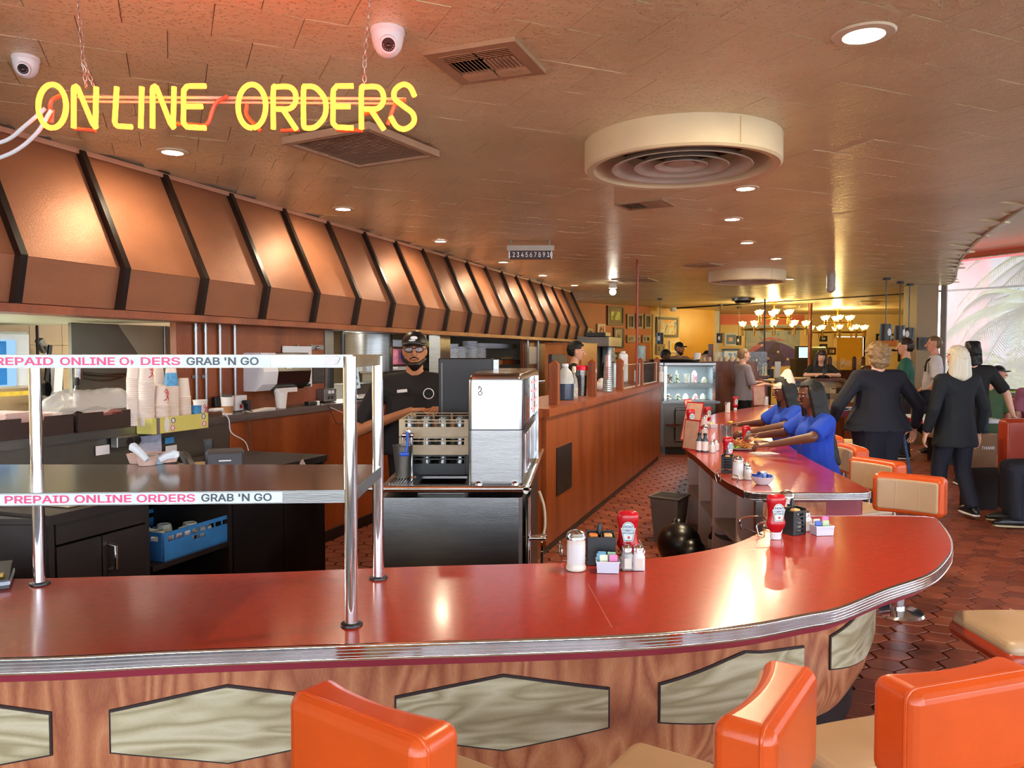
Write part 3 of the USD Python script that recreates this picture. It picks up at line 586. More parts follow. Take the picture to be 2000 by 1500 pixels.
# hanging order-number panel
p = PY(1036, 490, 8.05); t = thing('number_panel', 'hanging grey box with a dark red panel of white numbers 1 to 10', 'sign', (p[0], 8.05, ZC), -.02)
z1, z0 = PY(1036, 481, 8.05)[2] - ZC, PY(1036, 491, 8.05)[2] - ZC; zz = PY(1036, 506, 8.05)[2] - ZC
part(t, 'bracket', join(box(-.205, -.03, z1, -.19, .03, 0), box(.19, -.03, z1, .205, .03, 0)), M['steel_dark'], smooth=False)
part(t, 'housing', box(-.245, -.07, z0, .245, .07, z1), pm('housing_grey', 'b9b2a8', .45), smooth=False)
part(t, 'panel', box(-.215, -.035, zz, .215, .035, z0), pm('dark_maroon', '35100f', .4), smooth=False)
part(t, 'end_bracket', join(box(-.225, -.04, zz, -.213, .04, z0), box(.213, -.04, zz, .225, .04, z0)), M['white'], smooth=False)
part(t, 'numbers', xf(words('1 2 3 4 5 6 7 8 9 10', .048, .002, True, .74), (0, -.036, zz + .018)), M['paper'], smooth=False)
# poles and pendants
p = PZ(1245, 507, ZC); obj('pole', cyl((0, 0, 1.131 - ZC), (0, 0, -.001), .014, .014, 12), pm('red_pipe', '8a3530', .4), 'thin dark red pole from ceiling to the wait station', 'pole', (p[0], p[1], ZC))
p = PZ(1583, 592, ZC); obj('column', cyl((0, 0, -ZC), (0, 0, -.001), .045, .045, 16), M['brown_wood'], 'slim brown round column between the two chandeliers', 'column', (p[0], p[1], ZC))
p = PZ(1494, 584, ZC); obj('pole', cyl((0, 0, -ZC), (0, 0, -.001), .016, .016, 10), M['black'], 'thin black pole in front of the car mural', 'pole', (p[0], p[1], ZC))
p = PZ(1197, 551, ZC); t = thing('globe_light', 'small bright bulb light hanging near the ceiling over the canopy end', 'ceiling light', (p[0], p[1], ZC))
part(t, 'holder', cyl((0, 0, 0), (0, 0, -.10), .05, .07), M['white']); part(t, 'bulb', ball((0, 0, -.16), .055), glow('bulb_white', (1, .93, .75), 25))
# ---------------------------------------------------------------- shared small makers
def cord(name, label, P3, r=.003, m=None, group=None, cat='cable'):
    return obj(name, tube(bez(P3, 6), r, 6), m or M['white'], label, cat, group=group)
def kp(px, py, t): s, z = PK(px, py, t); return K(s, t, z)
def paper_cup(name, label, loc, h=.10, r0=.028, r1=.042, m=None, cat='cup', group=None, rz=0.0):
    t = thing(name, label, cat, loc, rz, group)
    part(t, 'body', lathe([(0, .002), (r0, .002), (r0, 0), (r1, h), (r1 - .002, h), (r0 - .002, .004), (0, .004)], 28), m or M['paper'])
    part(t, 'rim', tube([(r1 * math.cos(a), r1 * math.sin(a), h) for a in np.arange(28) * 2 * PI / 28], .002, 6, closed=True), m or M['paper']); return t
RED_INK = pm('red_print', 'd23246', .5)
def scribble(h, r):
    """a red curly cup mark lying on a cup wall of radius r"""
    st = [[(-.35, .45), (-.1, .75), (.05, .5), (-.2, .35), (.1, .3), (.45, .45)], [(.45, .5), (.2, .15), (-.05, -.2), (-.4, -.45)], [(-.1, .1), (.2, -.2), (.45, -.45)], [(-.45, -.45), (-.15, -.35)]]
    return join(*[tube(np.array([((r + .001) * math.sin(x * h / r), -(r + .001) * math.cos(x * h / r), z * h) for x, z in bez(np.array([(a, b, 0) for a, b in q]), 4)[:, :2]]), .0022, 5) for q in st])
# ---------------------------------------------------------------- on the kitchen pass shelf, from the left
brown_bin = pm('dark_brown_bin', '33201c', .45, var=.12)
def tray_bin(name, label, s0, s1, z=1.129, d=.30, h=.10):
    w = s1 - s0; t = kthing(name, label, 'tray', 'brown takeaway bins', (s0 + s1) / 2, -.01, z)
    part(t, 'base', box(-w / 2, 0, 0, w / 2, d, .008), brown_bin, smooth=False)
    for a in (-1, 1): part(t, 'side', box(a * w / 2 - .005, .006, .008, a * w / 2 + .005, d - .006, h), brown_bin, smooth=False)
    part(t, 'front', ext(rect(-w / 2, .0, w / 2, h).difference(rect(-w * .16, h - .025, w * .16, h + .01)), 0, .006) if 0 else panel(rect(-w / 2, .008, w / 2, h).difference(rect(-w * .14, h - .022, w * .14, h + .01)), .006), brown_bin, smooth=False)
    part(t, 'back', box(-w / 2, d - .006, .008, w / 2, d, h + .01), brown_bin, smooth=False); return t
tray_bin('takeaway_bin', 'dark brown bin at the far left holding stacked pinkish menus', KS(-25, -.01), KS(141, -.01))
tray_bin('takeaway_bin', 'dark brown bin with packets under a clear plastic bag', KS(150, -.01), KS(281, -.01))
pinkp = pm('pinkish_paper', 'd8b6b0', .7, var=.05)
def leafstack(name, label, s, t, z, w, d, n, m, tilt=0.0, group=None):
    q = kthing(name, label, 'papers', group, s, t, z)
    for k in range(n): part(q, 'sheet', xf(box(-w / 2, -d / 2, 0, w / 2, d / 2, .0042), (RNG.uniform(-.004, .004), RNG.uniform(-.004, .004), .0005 + k * .0050), rx=0, rz=RNG.uniform(-.03, .03)), m, smooth=False)
leafstack('menu_stack', 'stack of pinkish folded menus in the left brown bin, nearest the post', KS(64, -.17), -.17, 1.139, .15, .22, 20, pinkp, group='menus in the bin')
leafstack('menu_stack', 'rounded stack of pinkish paper at the very left edge of the shelf', KS(8, -.17), -.17, 1.139, .16, .22, 23, pinkp, group='menus in the bin')
leafstack('packet_pile', 'pile of pink and brown sauce packets in the second brown bin', KS(225, -.15), -.15, 1.139, .24, .2, 16, pm('packet_brown', '8f4a40', .5, var=.4, scale=60))
g = np.meshgrid(np.linspace(-.5, .5, 30), np.linspace(-.5, .5, 18)); gx, gy = g[0].ravel(), g[1].ravel()
gz = .105 * np.clip(1 - (2 * gx) ** 4, 0, 1) * np.clip(1 - (2 * gy) ** 4, 0, 1) * (.55 + .9 * meshkit.fbm(np.c_[gx * 3 + 5, gy * 3, gx * 0], 3, 3)) + .03 * meshkit.noise(np.c_[gx * 14, gy * 14, gx * 0], 5)
ii = np.arange(29)[None] + 30 * np.arange(17)[:, None]; ii = ii.ravel(); ff = np.vstack([np.c_[ii, ii + 1, ii + 31], np.c_[ii, ii + 31, ii + 30]])
bag = usdkit.material(stage, '/World/Looks/thin_plastic_film', {'t': ('transparent_bsdf', {}), 'g': ('principled_bsdf', {'base_color': (.85, .88, .86), 'roughness': .22}), 'm': ('mix_closure', {'fac': .38})}, [('t.BSDF', 'm.closure1'), ('g.BSDF', 'm.closure2')], 'm.closure')
obj('plastic_bag', (np.c_[gx * .62, gy * .26, gz], ff), bag, 'crumpled clear plastic bag lying over the brown bins', 'plastic bag', K(KS(170, -.15), -.15, 1.215), KRZ, smooth=True)
# yellow box clipped to the shelf edge, with its stacks of cups
sA, sB = KS(297, .13), KS(405, .13); zt, zb_ = PK(350, 812, .13)[1], PK(350, 842, .13)[1]
t = kthing('yellow_box', 'yellow cardboard cup tray with round stickers hanging over the steel shelf edge', 'box', None, (sA + sB) / 2, .13, zb_)
yel = pm('yellow_card', 'd9cf72', .6, var=.05); w = (sB - sA) / 2; hh = zt - zb_
part(t, 'front', box(-w, 0, 0, w, .004, hh), yel, smooth=False); part(t, 'base', box(-w, .004, 0, w, .12, .004), yel, smooth=False)
for a in (-1, 1): part(t, 'side', box(a * w - .002, .004, .004, a * w + .002, .12, hh), yel, smooth=False)
part(t, 'tape', box(-w + .025, -.0008, 0, -w + .05, 0, hh), pm('grey_tape', '77706c', .4), smooth=False); part(t, 'torn_label', xf(ball((0, 0, 0), (.02, .0008, .045)), (-w + .105, 0, hh * .52)), M['paper'])
for x, z, m_ in ((-.07, .75, M['black']), (-.075, .27, RED_INK), (.18, .8, M['black']), (.185, .3, RED_INK)):
    part(t, 'sticker', cyl((x * 1, 0, z * hh), (x, -.001, z * hh), .019, n=20), M['paper']); part(t, 'sticker_ring', tube([(x + .015 * math.cos(a), -.0012, z * hh + .015 * math.sin(a)) for a in np.arange(20) * PI / 10], .0022, 5, closed=True), m_)
paperw = pm('cup_paper', 'e4d6cc', .6, var=.03)
def cupstack(px, t_, n, label, top=True, logo=False, band=False, r=.043, z=1.131):
    q = kthing('cup_stack', label, 'paper cups', 'stacks of upturned paper cups', KS(px, t_), t_, z)
    pr = []
    for k in range(n): pr += [(r, k * .0125), (r + .0022, k * .0125 + .002), (r, k * .0125 + .005)]
    z0 = n * .0125; part(q, 'nested_cups', lathe([(0, 0)] + pr + [(r - .002, z0), (0, z0)], 26), paperw, kind='stuff', smooth=20)
    part(q, 'top_cup', lathe([(r, z0), (r + .002, z0 + .002), (r - .002, z0 + .006), (r * .70, z0 + .115), (r * .66, z0 + .117), (0, z0 + .116)], 26), paperw)
    if logo: part(q, 'print', xf(scribble(.055, r * .87), (0, 0, z0 + .055), rz=.2), RED_INK)
    if band: part(q, 'blue_band', lathe([(r * .985, z0 + .012), (r * .80, z0 + .09), (r * .78, z0 + .09), (r * .96, z0 + .012)], 26), pm('blue_band', '4f9ad0', .5, var=.2, scale=60))
cupstack(262, -.02, 22, 'tall stack of white paper cups, leftmost on the steel shelf'); cupstack(285, .05, 20, 'tall stack of white paper cups with a red mark, second from the left', logo=True)
cupstack(308, -.04, 18, 'stack of plain white paper cups behind the short marked stack'); cupstack(314, .08, 9, 'short stack of white paper cups with a red mark near the bottom', logo=True)
cupstack(334, .06, 17, 'stack of white paper cups with a blue band around the upper cup', band=True, r=.041); cupstack(358, .05, 12, 'stack of white paper cups at the right, next to the blue cup', r=.041)
paper_cup('paper_cup', 'small blue and white paper cup on the yellow tray', kp(381, 812, .06), .062, .031, .034, pm('blue_cup', '3f8fd0', .5, var=.35, scale=25))
t = paper_cup('paper_cup', 'white paper cup with red marks standing behind the small blue cup', K(KS(390, -.05), -.05, 1.131), .115, .034, .045, None, rz=KRZ); part(t, 'print', xf(scribble(.05, .041), (0, 0, .05)), RED_INK)
t = paper_cup('coffee_cup', 'white coffee cup in a brown sleeve filled with pens and packets', K(KS(443, -.06), -.06, 1.131), .12, .033, .044)
part(t, 'sleeve', lathe([(.0345, .012), (.0395, .06), (.041, .06), (.036, .012), (.0345, .012)], 26), pm('kraft_sleeve', 'a8794f', .7)); part(t, 'insert', xf(box(-.03, -.006, 0, .03, .006, .05), (0, 0, .09)), pm('dark_packets', '3b3a38', .6, var=.4, scale=60))
paper_cup('paper_cup', 'plain white paper cup standing alone on the steel shelf', K(KS(548, -.08), -.08, 1.131), .125, .036, .050)
for i, (x, yt) in enumerate(((383, 1.13), (402, 1.13), (430, 1.24), (459, 1.24))):
    s = KS(x, -.235); t = kthing('conduit', ['leftmost thin metal conduit on the wood wall', 'second thin metal conduit on the wood wall from the left', 'third thin metal conduit, above the black adapter', 'rightmost thin metal conduit, ending at the white outlet box'][i], 'conduit', 'metal conduits', s, -.235, yt)
    part(t, 'pipe', cyl((0, 0, 0), (0, 0, 1.755 - yt), .011, n=12), pm('galvanised', 'a9abb0', .35, .8)); part(t, 'coupling', cyl((0, 0, 1.70 - yt), (0, 0, 1.73 - yt), .015, n=12), M['steel'])
    for z in (.25,): part(t, 'clamp', box(-.03, .004, z, .03, .012, z + .02), M['steel'], smooth=False)
def plate_on(name, label, cat, px0, py0, px1, py1, t_, m, d=.02, group=None):
    """a flat box on the kitchen wall or panel at t_, given by its corners in the photograph"""
    (sa, _), (sb, _) = PK(px0, py0, t_), PK(px1, py1, t_); za = PK((px0 + px1) / 2, py1, t_)[1]; zb = PK((px0 + px1) / 2, py0, t_)[1]
    q = kthing(name, label, cat, group, (sa + sb) / 2, t_, za); return q, (sb - sa) / 2, zb - za
q, w, h = plate_on('outlet_box', 'white outlet box with a red switch on the wood wall', 'outlet', 458, 772, 481, 802, -.20, None)
part(q, 'box', bx(0, .02, h / 2, 2 * w, .05, h, .004), M['white'], smooth=False); part(q, 'red_switch', box(-.02, -.012, .02, .0, -.004, .045), M['red_plastic'], smooth=False); part(q, 'plug', rbox(.025, -.03, h * .55, .06, .05, .03, .01), M['black']); part(q, 'plug', rbox(.03, -.03, h * .25, .03, .05, .05, .01), M['black'])
q, w, h = plate_on('power_adapter', 'black power adapter left of the pen cup', 'adapter', 418, 775, 432, 795, -.19, None); part(q, 'body', bx(0, .01, h / 2, 2 * w, .04, h, .004), M['black'], smooth=False)
q, w, h = plate_on('phone_charger', 'small white charger lying on the shelf edge', 'charger', 411, 797, 431, 804, -.02, None); part(q, 'body', rbox(0, 0, .012, 2 * w, .05, .022, .008), M['white'])
q, w, h = plate_on('napkin_stack', 'thin stack of white napkins on the steel shelf', 'napkins', 482, 795, 527, 806, -.09, None)
for k in range(5): part(q, 'napkin', xf(box(-w, -.05, 0, w, .05, .003), (0, 0, .002 + k * .0045), ry=-.06), M['paper'], smooth=False)
q, w, h = plate_on('power_brick', 'black power brick with a white cube charger by the steel post', 'adapter', 598, 785, 614, 795, -.08, None); part(q, 'brick', rbox(0, 0, .024, 2 * w, .05, .045, .008), M['black']); part(q, 'cube', bx(w + .024, 0, .024, .044, .04, .042, .004), M['white'], smooth=False)
cord('power_cable', 'black cord running along the steel shelf to the brick', [kp(480, 800, -.08), kp(505, 806, -.06), kp(555, 802, -.1), kp(598, 791, -.08)], .004, M['black'], 'black cords')
cord('charging_cable', 'white cable hanging from the shelf edge by the pen cup', [kp(430, 800, .0), kp(445, 818, .015), kp(450, 845, .02), kp(478, 865, .02), kp(487, 905, .03)], .004, None, 'white cables')
cord('power_cable', 'black cord hanging from the white outlet box', [kp(476, 798, -.02), kp(484, 830, .015), kp(484, 880, .02), kp(480, 905, .03)], .003, M['black'], 'black cords')
cord('charging_cable', 'white cable running from the cube charger to the right', [kp(626, 789, -.05), kp(650, 798, .012), kp(690, 815, .015)], .003, None, 'white cables')
cord('power_cable', 'black cord looping below the shelf near the steel post', [kp(640, 790, .012), kp(650, 815, .015), kp(662, 828, .015), kp(690, 812, .015)], .003, M['black'], 'black cords')
# paper towel dispenser and white board on the wood wall
q, w, h = plate_on('towel_dispenser', 'black and white paper towel dispenser on the wood wall', 'dispenser', 476, 690, 571, 760, -.245, None)
pr = [(0, .0), (-.10, .0), (-.16, .05), (-.175, .14), (-.15, h), (0, h)]
def sideprof(x0, x1): v, f = ext(Polygon([(a, b) for a, b in pr]).buffer(.004), x0, x1); return np.c_[v[:, 2], v[:, 0], v[:, 1]], f
part(q, 'white_side', sideprof(-w, -w * .42), M['white']); part(q, 'black_cover', sideprof(-w * .42 + .002, w), pm('smoke_black', '1e1518', .18))
part(q, 'paper_towel', box(-w * .25, -.13, -.025, w * .6, -.10, .01), M['paper'], smooth=False); part(q, 'lever', rbox(w + .03, -.12, .02, .07, .03, .025, .01), M['black']); part(q, 'mark', box(-w * .1, -.1795, .16, w * .12, -.178, .17), M['white'], smooth=False)
q, w, h = plate_on('white_board', 'plain pale grey board on the wood wall right of the towel dispenser', 'board', 553, 676, 609, 757, -.236, None); part(q, 'board', bx(0, .004, h / 2, 2 * w, .012, h, .003), M['white'], smooth=False); part(q, 'clip', box(-.01, -.006, h, .01, .004, h + .015), M['steel'], smooth=False)
q, w, h = plate_on('order_rail', 'dark framed picture strip beside the steel post', 'panel', 610, 712, 632, 749, -.249, None); part(q, 'frame', bx(0, .004, h / 2, 2 * w, .012, h, .002), M['dark_metal'], smooth=False); part(q, 'sheet', box(-w + .01, -.004, .012, w - .01, -.002, h - .012), pm('dark_sheet', '3a3634', .5, var=.7, scale=30), smooth=False)
q, w, h = plate_on('wall_bracket', 'small steel bracket between the white board and the steel post', 'bracket', 608, 674, 633, 683, -.235, None); part(q, 'arm', box(-w, 0, 0, w, .015, h), M['steel'], smooth=False); part(q, 'knob', ball((-.01, -.01, h * .4), .014), M['chrome'])
q, w, h = plate_on('outlet_box', 'steel double outlet box at the foot of the steel post', 'outlet', 629, 759, 653, 784, -.19, None); part(q, 'box', bx(0, .02, h / 2, 2 * w, .08, h, .004), M['steel'], smooth=False)
for a in (-.025, .025): part(q, 'socket', cyl((a, -.019, h * .3), (a, -.024, h * .3), .014), M['black']); part(q, 'plug', box(a - .015, -.03, h * .62, a + .015, -.019, h * .86), M['white'], smooth=False)
# order screen on the ledge
q = kthing('order_screen', 'black order tablet with lines of text by the steel post', 'screen', None, KS(698, -.12), -.12, 1.131)
hh = PK(700, 708, -.12)[1] - 1.131
part(q, 'screen', xf(bx(0, 0, hh / 2 + .02, .26, .025, hh - .05, .006), (0, 0, .03), rx=-.12, rz=.35), M['black'], smooth=False); part(q, 'display', xf(box(-.115, -.0142, .07, .115, -.0132, hh - .03), (0, 0, .03), rx=-.12, rz=.35), glow('tablet_glow', lin('b9c4c6'), .55), smooth=False)
for k in range(4): part(q, 'text_line', xf(box(-.10, -.0150, .10 + k * .055, .02, -.0144, .122 + k * .055), (0, 0, .03), rx=-.12, rz=.35), pm('screen_text', '5d6468', .5), smooth=False)
part(q, 'stand', join(box(-.06, -.05, 0, .06, .07, .012), box(-.02, .02, .012, .02, .04, .16)), M['black'], smooth=False)
# ---------------------------------------------------------------- below the shelf: labels, outlets, telephone; the dark bench
q, w, h = plate_on('outlet_box', 'grey double outlet under the steel shelf', 'outlet', 214, 851, 258, 872, .0, None); part(q, 'box', bx(0, -.02, h / 2, 2 * w, .05, h, .004), M['steel'], smooth=False)
for a in (.02, .075): part(q, 'socket', cyl((a - .01, -.046, h / 2), (a - .01, -.049, h / 2), .022), M['black'])
for nm, lab, c, m_ in (('note', 'blank white label on the dark steel panel', (183, 870, 210, 888), M['paper']), ('notice', 'pale printed sheet on the panel behind the ramekins', (257, 851, 312, 896), pm('printed_sheet', 'b9bbd4', .6, var=.15, scale=60)), ('note', 'small blue card above the white note', (319, 854, 337, 866), pm('blue_card', '3f8ec8', .5)), ('note', 'small white note below the blue card', (320, 870, 342, 886), M['paper'])):
    q, w, h = plate_on(nm, lab, 'note', *c, -.012, None); part(q, 'sheet', box(-w, -.003, 0, w, -.001, h), m_, smooth=False)
BZ = .90; bs0, bs1 = KS(82, .75), KS(632, .75)
bn = kthing('bench_cabinet', 'dark brown metal work bench with doors and an open shelf, behind the counter', 'cabinet', None, 0, 0, 0)
dS_, sh0, sh1 = KS(277, .75), KS(288, .75), KS(441, .75)
part(bn, 'worktop', kbox(bs0, .77, BZ - .04, bs1, .06, BZ), M['dark_metal'], smooth=False); part(bn, 'base', kbox(bs0 + .02, .70, 0, bs1, .06, .10), M['black'], smooth=False)
part(bn, 'back', kbox(bs0 + .01, .08, .10, bs1, .06, BZ - .042), M['dark_metal'], smooth=False)
for s in (bs0 + .015, dS_ + .005, sh1 + .01, bs1 - .02): part(bn, 'upright', kbox(s, .745, .10, s + .025, .085, BZ - .042), M['dark_metal'], smooth=False)
part(bn, 'top_rail', kbox(bs0 + .045, .75, BZ - .13, dS_ - .0, .735, BZ - .042), M['dark_metal'], smooth=False)
mid = KS(191, .75)
for a, b in ((bs0 + .045, mid - .003), (mid + .003, dS_ - .002)):
    d = part(bn, 'door', kbox(a, .752, .12, b, .732, BZ - .14), M['dark_metal'], smooth=False)
part(bn, 'handle', xf(tube([(0, 0, -.055), (0, -.035, -.05), (0, -.035, .05), (0, 0, .055)], .011, 10), (KS(206, .75), -.755, .66)), M['chrome'])
part(bn, 'shelf', kbox(sh0 + .02, .74, .52, sh1 + .008, .09, .545), M['dark_metal'], smooth=False); part(bn, 'shelf', kbox(sh0 + .02, .74, .20, sh1 + .008, .09, .22), M['dark_metal'], smooth=False)
b0 = sh1 + .04
for a, b in ((b0, (b0 + bs1) / 2 - .003), ((b0 + bs1) / 2 + .003, bs1 - .025)): part(bn, 'door', kbox(a, .752, .12, b, .732, BZ - .05), M['black'], smooth=False)
for px in (500, 513): part(bn, 'handle', xf(tube([(0, 0, -.05), (0, -.03, -.045), (0, -.03, .045), (0, 0, .05)], .007, 8), (KS(px, .76), -.755, .80)), M['steel'])
lc = thing('side_cabinet', 'plain dark brown cabinet at the left end of the work bench', 'cabinet', (-2.42, 3.36, 0))
tri = [(-.19, -.30), (.50, -.30), (-.06, -.105)]; part(lc, 'body', ext(tri, 0, .86), M['dark_metal'], smooth=False); part(lc, 'top', ext(tri, .862, .885), M['dark_metal'], smooth=False); part(lc, 'door', box(-.16, -.312, .08, .28, -.302, .84), M['dark_metal'], smooth=False)
for z in (.2, .75): part(lc, 'hinge', cyl((.29, -.315, z), (.29, -.315, z + .05), .008), M['black'])
q = kthing('ring_binder', 'cream folder and papers lying on the dark bench', 'folder', None, KS(160, .6), .60, BZ + .001)
part(q, 'cover', bx(0, 0, .018, .36, .22, .034, .006), pm('cream_folder', 'd6bd9a', .5), smooth=False); part(q, 'papers', box(.10, -.10, .036, .38, .1, .044), M['paper'], smooth=False)
# blue rack of mugs on the open shelf
bl = pm('blue_rack', '2a6fae', .5, var=.12, scale=14); rs = (KS(286, .68) + KS(425, .68)) / 2 + .03
rk = kthing('dish_rack', 'blue plastic dish rack on the open shelf of the dark bench', 'dish rack', None, rs, .735, .547)
RW, RD, RH = (KS(425, .7) - KS(287, .7)) / 2, .50, .14
def rackside(w, h):
    return rect(-w, 0, w, h).difference(__import__('shapely').union_all([rect(-w + .02 + k * (2 * w - .04) / 8 + .004, h - .045, -w + .02 + (k + 1) * (2 * w - .04) / 8 - .004, h - .02) for k in range(8)] + [rect(-.05, h - .075, -.004, h - .055), rect(.0, h - .075, .04, h - .055)]))
part(rk, 'front', panel(rackside(RW, RH), .006), bl, smooth=False); part(rk, 'back', panel(rackside(RW, RH), .006, RD), bl, smooth=False)
for a in (-1, 1): part(rk, 'side', xf(panel(rackside(RD / 2 - .008, RH), .006), (a * (RW - .003), RD / 2 + .003, 0), rz=PI / 2), bl, smooth=False)
part(rk, 'base', box(-RW, 0, -.001, RW, RD, .006), bl, smooth=False)
mug = None
mugm = pm('mug_glaze', 'c9d3d6', .25, var=.04)
for i, (x, y) in enumerate([(-.17, .10), (-.06, .10), (-.16, .22), (-.05, .22), (.05, .13), (-.15, .34), (-.02, .34), (.12, .07), (.16, .2), (.08, .3), (.2, .09)]):
    if abs(x) > RW - .05: continue
    loc = K(rs + x, .735 - y - .01, .554)
    lab = f'upside-down white mug in the blue rack, {["front left", "front second from left", "second row left", "second row near the middle", "middle front", "back row left", "back row middle", "front right", "second row right", "back row right", "front right corner"][i]}'
    if mug is None:
        mug = thing('mug', lab, 'mug', loc, KRZ, 'mugs in the blue rack')
        part(mug, 'body', lathe([(0, .004), (.036, .0), (.041, .004), (.043, .04), (.040, .07), (.034, .088), (.032, .0885), (.030, .085), (0, .084)], 24), mugm); part(mug, 'handle', tube(bez([(.040, 0, .02), (.066, 0, .03), (.066, 0, .06), (.038, 0, .07)], 5), .006, 8), mugm)
    else: copy(mug, lab, loc, KRZ + RNG.uniform(-2, 2))
q = kthing('paper_bag', 'white paper bag with red print hanging on the black cabinet', 'bag', None, KS(583, .77), .77, .66)
part(q, 'bag', hull([(-.06, -.003, 0), (.05, -.02, -.02), (.07, -.004, .19), (-.02, -.02, .24), (.03, -.003, .25), (-.07, -.002, .1)]), pm('bag_paper', 'c9b8bc', .7), smooth=False); part(q, 'print', xf(join(*[box(-.015 - .01 * k, -.001, .13 + .02 * k, .03, .0, .137 + .02 * k) for k in range(3)]), (0, -.024, 0)), RED_INK, smooth=False, kind='stuff')
# the telephone, the printer and cards on the bench
def on_bench(px, py): p = PZ(px, py, BZ + .001); return p
p = on_bench(392, 935); q = thing('telephone', 'cream and black desk telephone on the dark bench', 'telephone', p, .6)
part(q, 'base', hull([(-.09, -.1, 0), (.09, -.1, 0), (.09, .1, 0), (-.09, .1, 0), (-.09, -.1, .03), (.09, -.1, .03), (.09, .1, .075), (-.09, .1, .075)]), pm('phone_cream', 'b5a077', .5), smooth=False)
part(q, 'keypad', xf(join(*[box(-.01 + .03 * i, -.06 + .03 * j, 0, .012 + .03 * i, -.04 + .03 * j, .008) for i in range(3) for j in range(4)]), (-.01, 0, .049), rx=.22), pm('key_cream', 'cbb98d', .5), smooth=False, kind='stuff')
part(q, 'handset', tube(bez([(-.07, -.11, .07), (-.07, -.05, .10), (-.07, .05, .12), (-.07, .11, .10)], 6), .024, 10), M['black'])
p = on_bench(440, 930); q = thing('receipt_printer', 'dark grey receipt printer with a small blue light on the dark bench', 'printer', p, .35)
part(q, 'body', bx(0, 0, .07, .19, .17, .14, .012), pm('printer_grey', '3d3c42', .45), smooth=False); part(q, 'badge', box(-.03, -.087, .09, .03, -.0855, .097), M['white'], smooth=False); part(q, 'led', ball((.075, -.087, .06), .005, 1), glow('blue_led', (.2, .3, 1), 3))
p = on_bench(402, 925); obj('handset', rbox(0, 0, .09, .05, .03, .17, .01), M['black'], 'slim black cordless handset standing beside the printer', 'handset', (p[0] - .03, p[1] + .12, p[2]), .2)
# ---------------------------------------------------------------- beyond the left serving window
q, w, h = plate_on('window_cooler', 'bright white and blue lit cooler door seen through the left serving window', 'cooler', -60, 647, 62, 760, -1.7, None)
part(q, 'body', bx(0, .2, h / 2, 2 * w, .4, h, .02), M['white'], smooth=False); part(q, 'lit_panel', box(-w + .04, -.012, .02, w - .13, -.002, h - .06), glow('cooler_glow', lin('8fb8d8'), .8), smooth=False); part(q, 'blue_frame', box(-w + .02, -.02, .03, w * .10, -.013, h - .07), pm('blue_poster', '2d7fd0', .4, var=.15), smooth=False); part(q, 'yellow_strip', box(-w, -.05, -.05, w, .0, -.02), pm('yellow_cloth', 'd8b640', .6, var=.2, scale=30), smooth=False)
q, w, h = plate_on('steel_hood', 'grey steel canopy side with slanted joint in the left serving window', 'steel panel', 141, 634, 352, 800, -1.0, None)
part(q, 'plate', box(-w, 0, 0, w, .03, h), pm('grey_panel', '73746a', .5, .1), smooth=False); part(q, 'slanted_plate', panel(Polygon([(w * -.22, h), (w, h), (w, h * .05), (w * .38, h * .42)]), .006, -.008), M['green_metal'], smooth=False)
part(q, 'pipe', join(cyl((w * .62, -.03, .02), (w * .62, -.03, h), .012), cyl((w * .78, -.03, .02), (w * .78, -.03, h), .012)), M['steel'], kind='stuff')
part(q, 'faucet', join(tube(bez([(-w + .03, -.04, h * .45), (-w + .16, -.10, h * .42), (-w + .36, -.14, h * .42)], 5), .012, 8), tube(bez([(-w + .03, -.04, h * .40), (-w + .18, -.1, h * .36), (-w + .34, -.13, h * .41)], 5), .008, 8), cyl((-w + .02, -.03, h * .38), (-w + .02, -.03, h * .5), .03)), M['steel'])
q, w, h = plate_on('gas_cylinder', 'small grey gas cylinder below the steel faucet', 'cylinder', 140, 752, 156, 805, -.95, None); part(q, 'body', lathe([(0, 0), (w, 0), (w, h * .75), (w * .5, h * .9), (w * .35, h), (0, h)], 20), M['steel']); part(q, 'valve', cyl((0, 0, h), (0, 0, h + .05), .02), M['black'])
q, w, h = plate_on('paper_roll_holder', 'white sheets hanging in a black holder on the beige kitchen tiles', 'paper holder', 91, 713, 122, 781, -2.3, None); part(q, 'holder', box(-w, .0, -.02, w, .02, h), M['black'], smooth=False)
for k in range(4): part(q, 'sheet', xf(box(-w + .03, -.012, 0, w - .04, -.008, h), (0, -.006 * k, .006 * k), ry=.03 * k), M['paper'], smooth=False)
q, w, h = plate_on('frying_pan', 'dark frying pan hanging on the kitchen tiles by its handle', 'pan', 76, 738, 91, 778, -2.25, None); part(q, 'pan', xf(lathe([(0, 0), (w * .9, 0), (w * 1.1, .05), (w * 1.05, .05), (w * .85, .01), (0, .01)], 24), (0, 0, h * .45), rx=PI / 2, s=(1, 1.6, 1)), M['black']); part(q, 'handle', xf(box(-.015, -.02, 0, .015, 0, .3), (.02, 0, h * .85), ry=.15), M['black'], smooth=False)
q, w, h = plate_on('wall_opener', 'grey wall-mounted can opener on the kitchen tiles', 'can opener', 70, 660, 96, 690, -2.3, None); part(q, 'body', xf(bx(0, 0, 0, w * .9, .06, h, .01), (0, 0, h * .5), ry=-.5), M['steel_dark'], smooth=False); part(q, 'bracket', box(w * .2, -.02, -.03, w * .9, .01, h * .5), M['white'], smooth=False); part(q, 'cable', cyl((-w * .8, -.01, -.2), (-w * .8, -.01, h * 1.8), .012), M['black'])
obj('grey_cloth', hull([(-.12, 0, 0), (.12, -.02, .03), (.16, 0, .17), (-.1, 0, .16), (0, -.05, .08)]), pm('grey_rag', '84807a', .8), 'grey cloth hanging below the paper holder in the kitchen', 'cloth', K(KS(105, -2.28), -2.28, PK(105, 800, -2.28)[1]), KRZ)
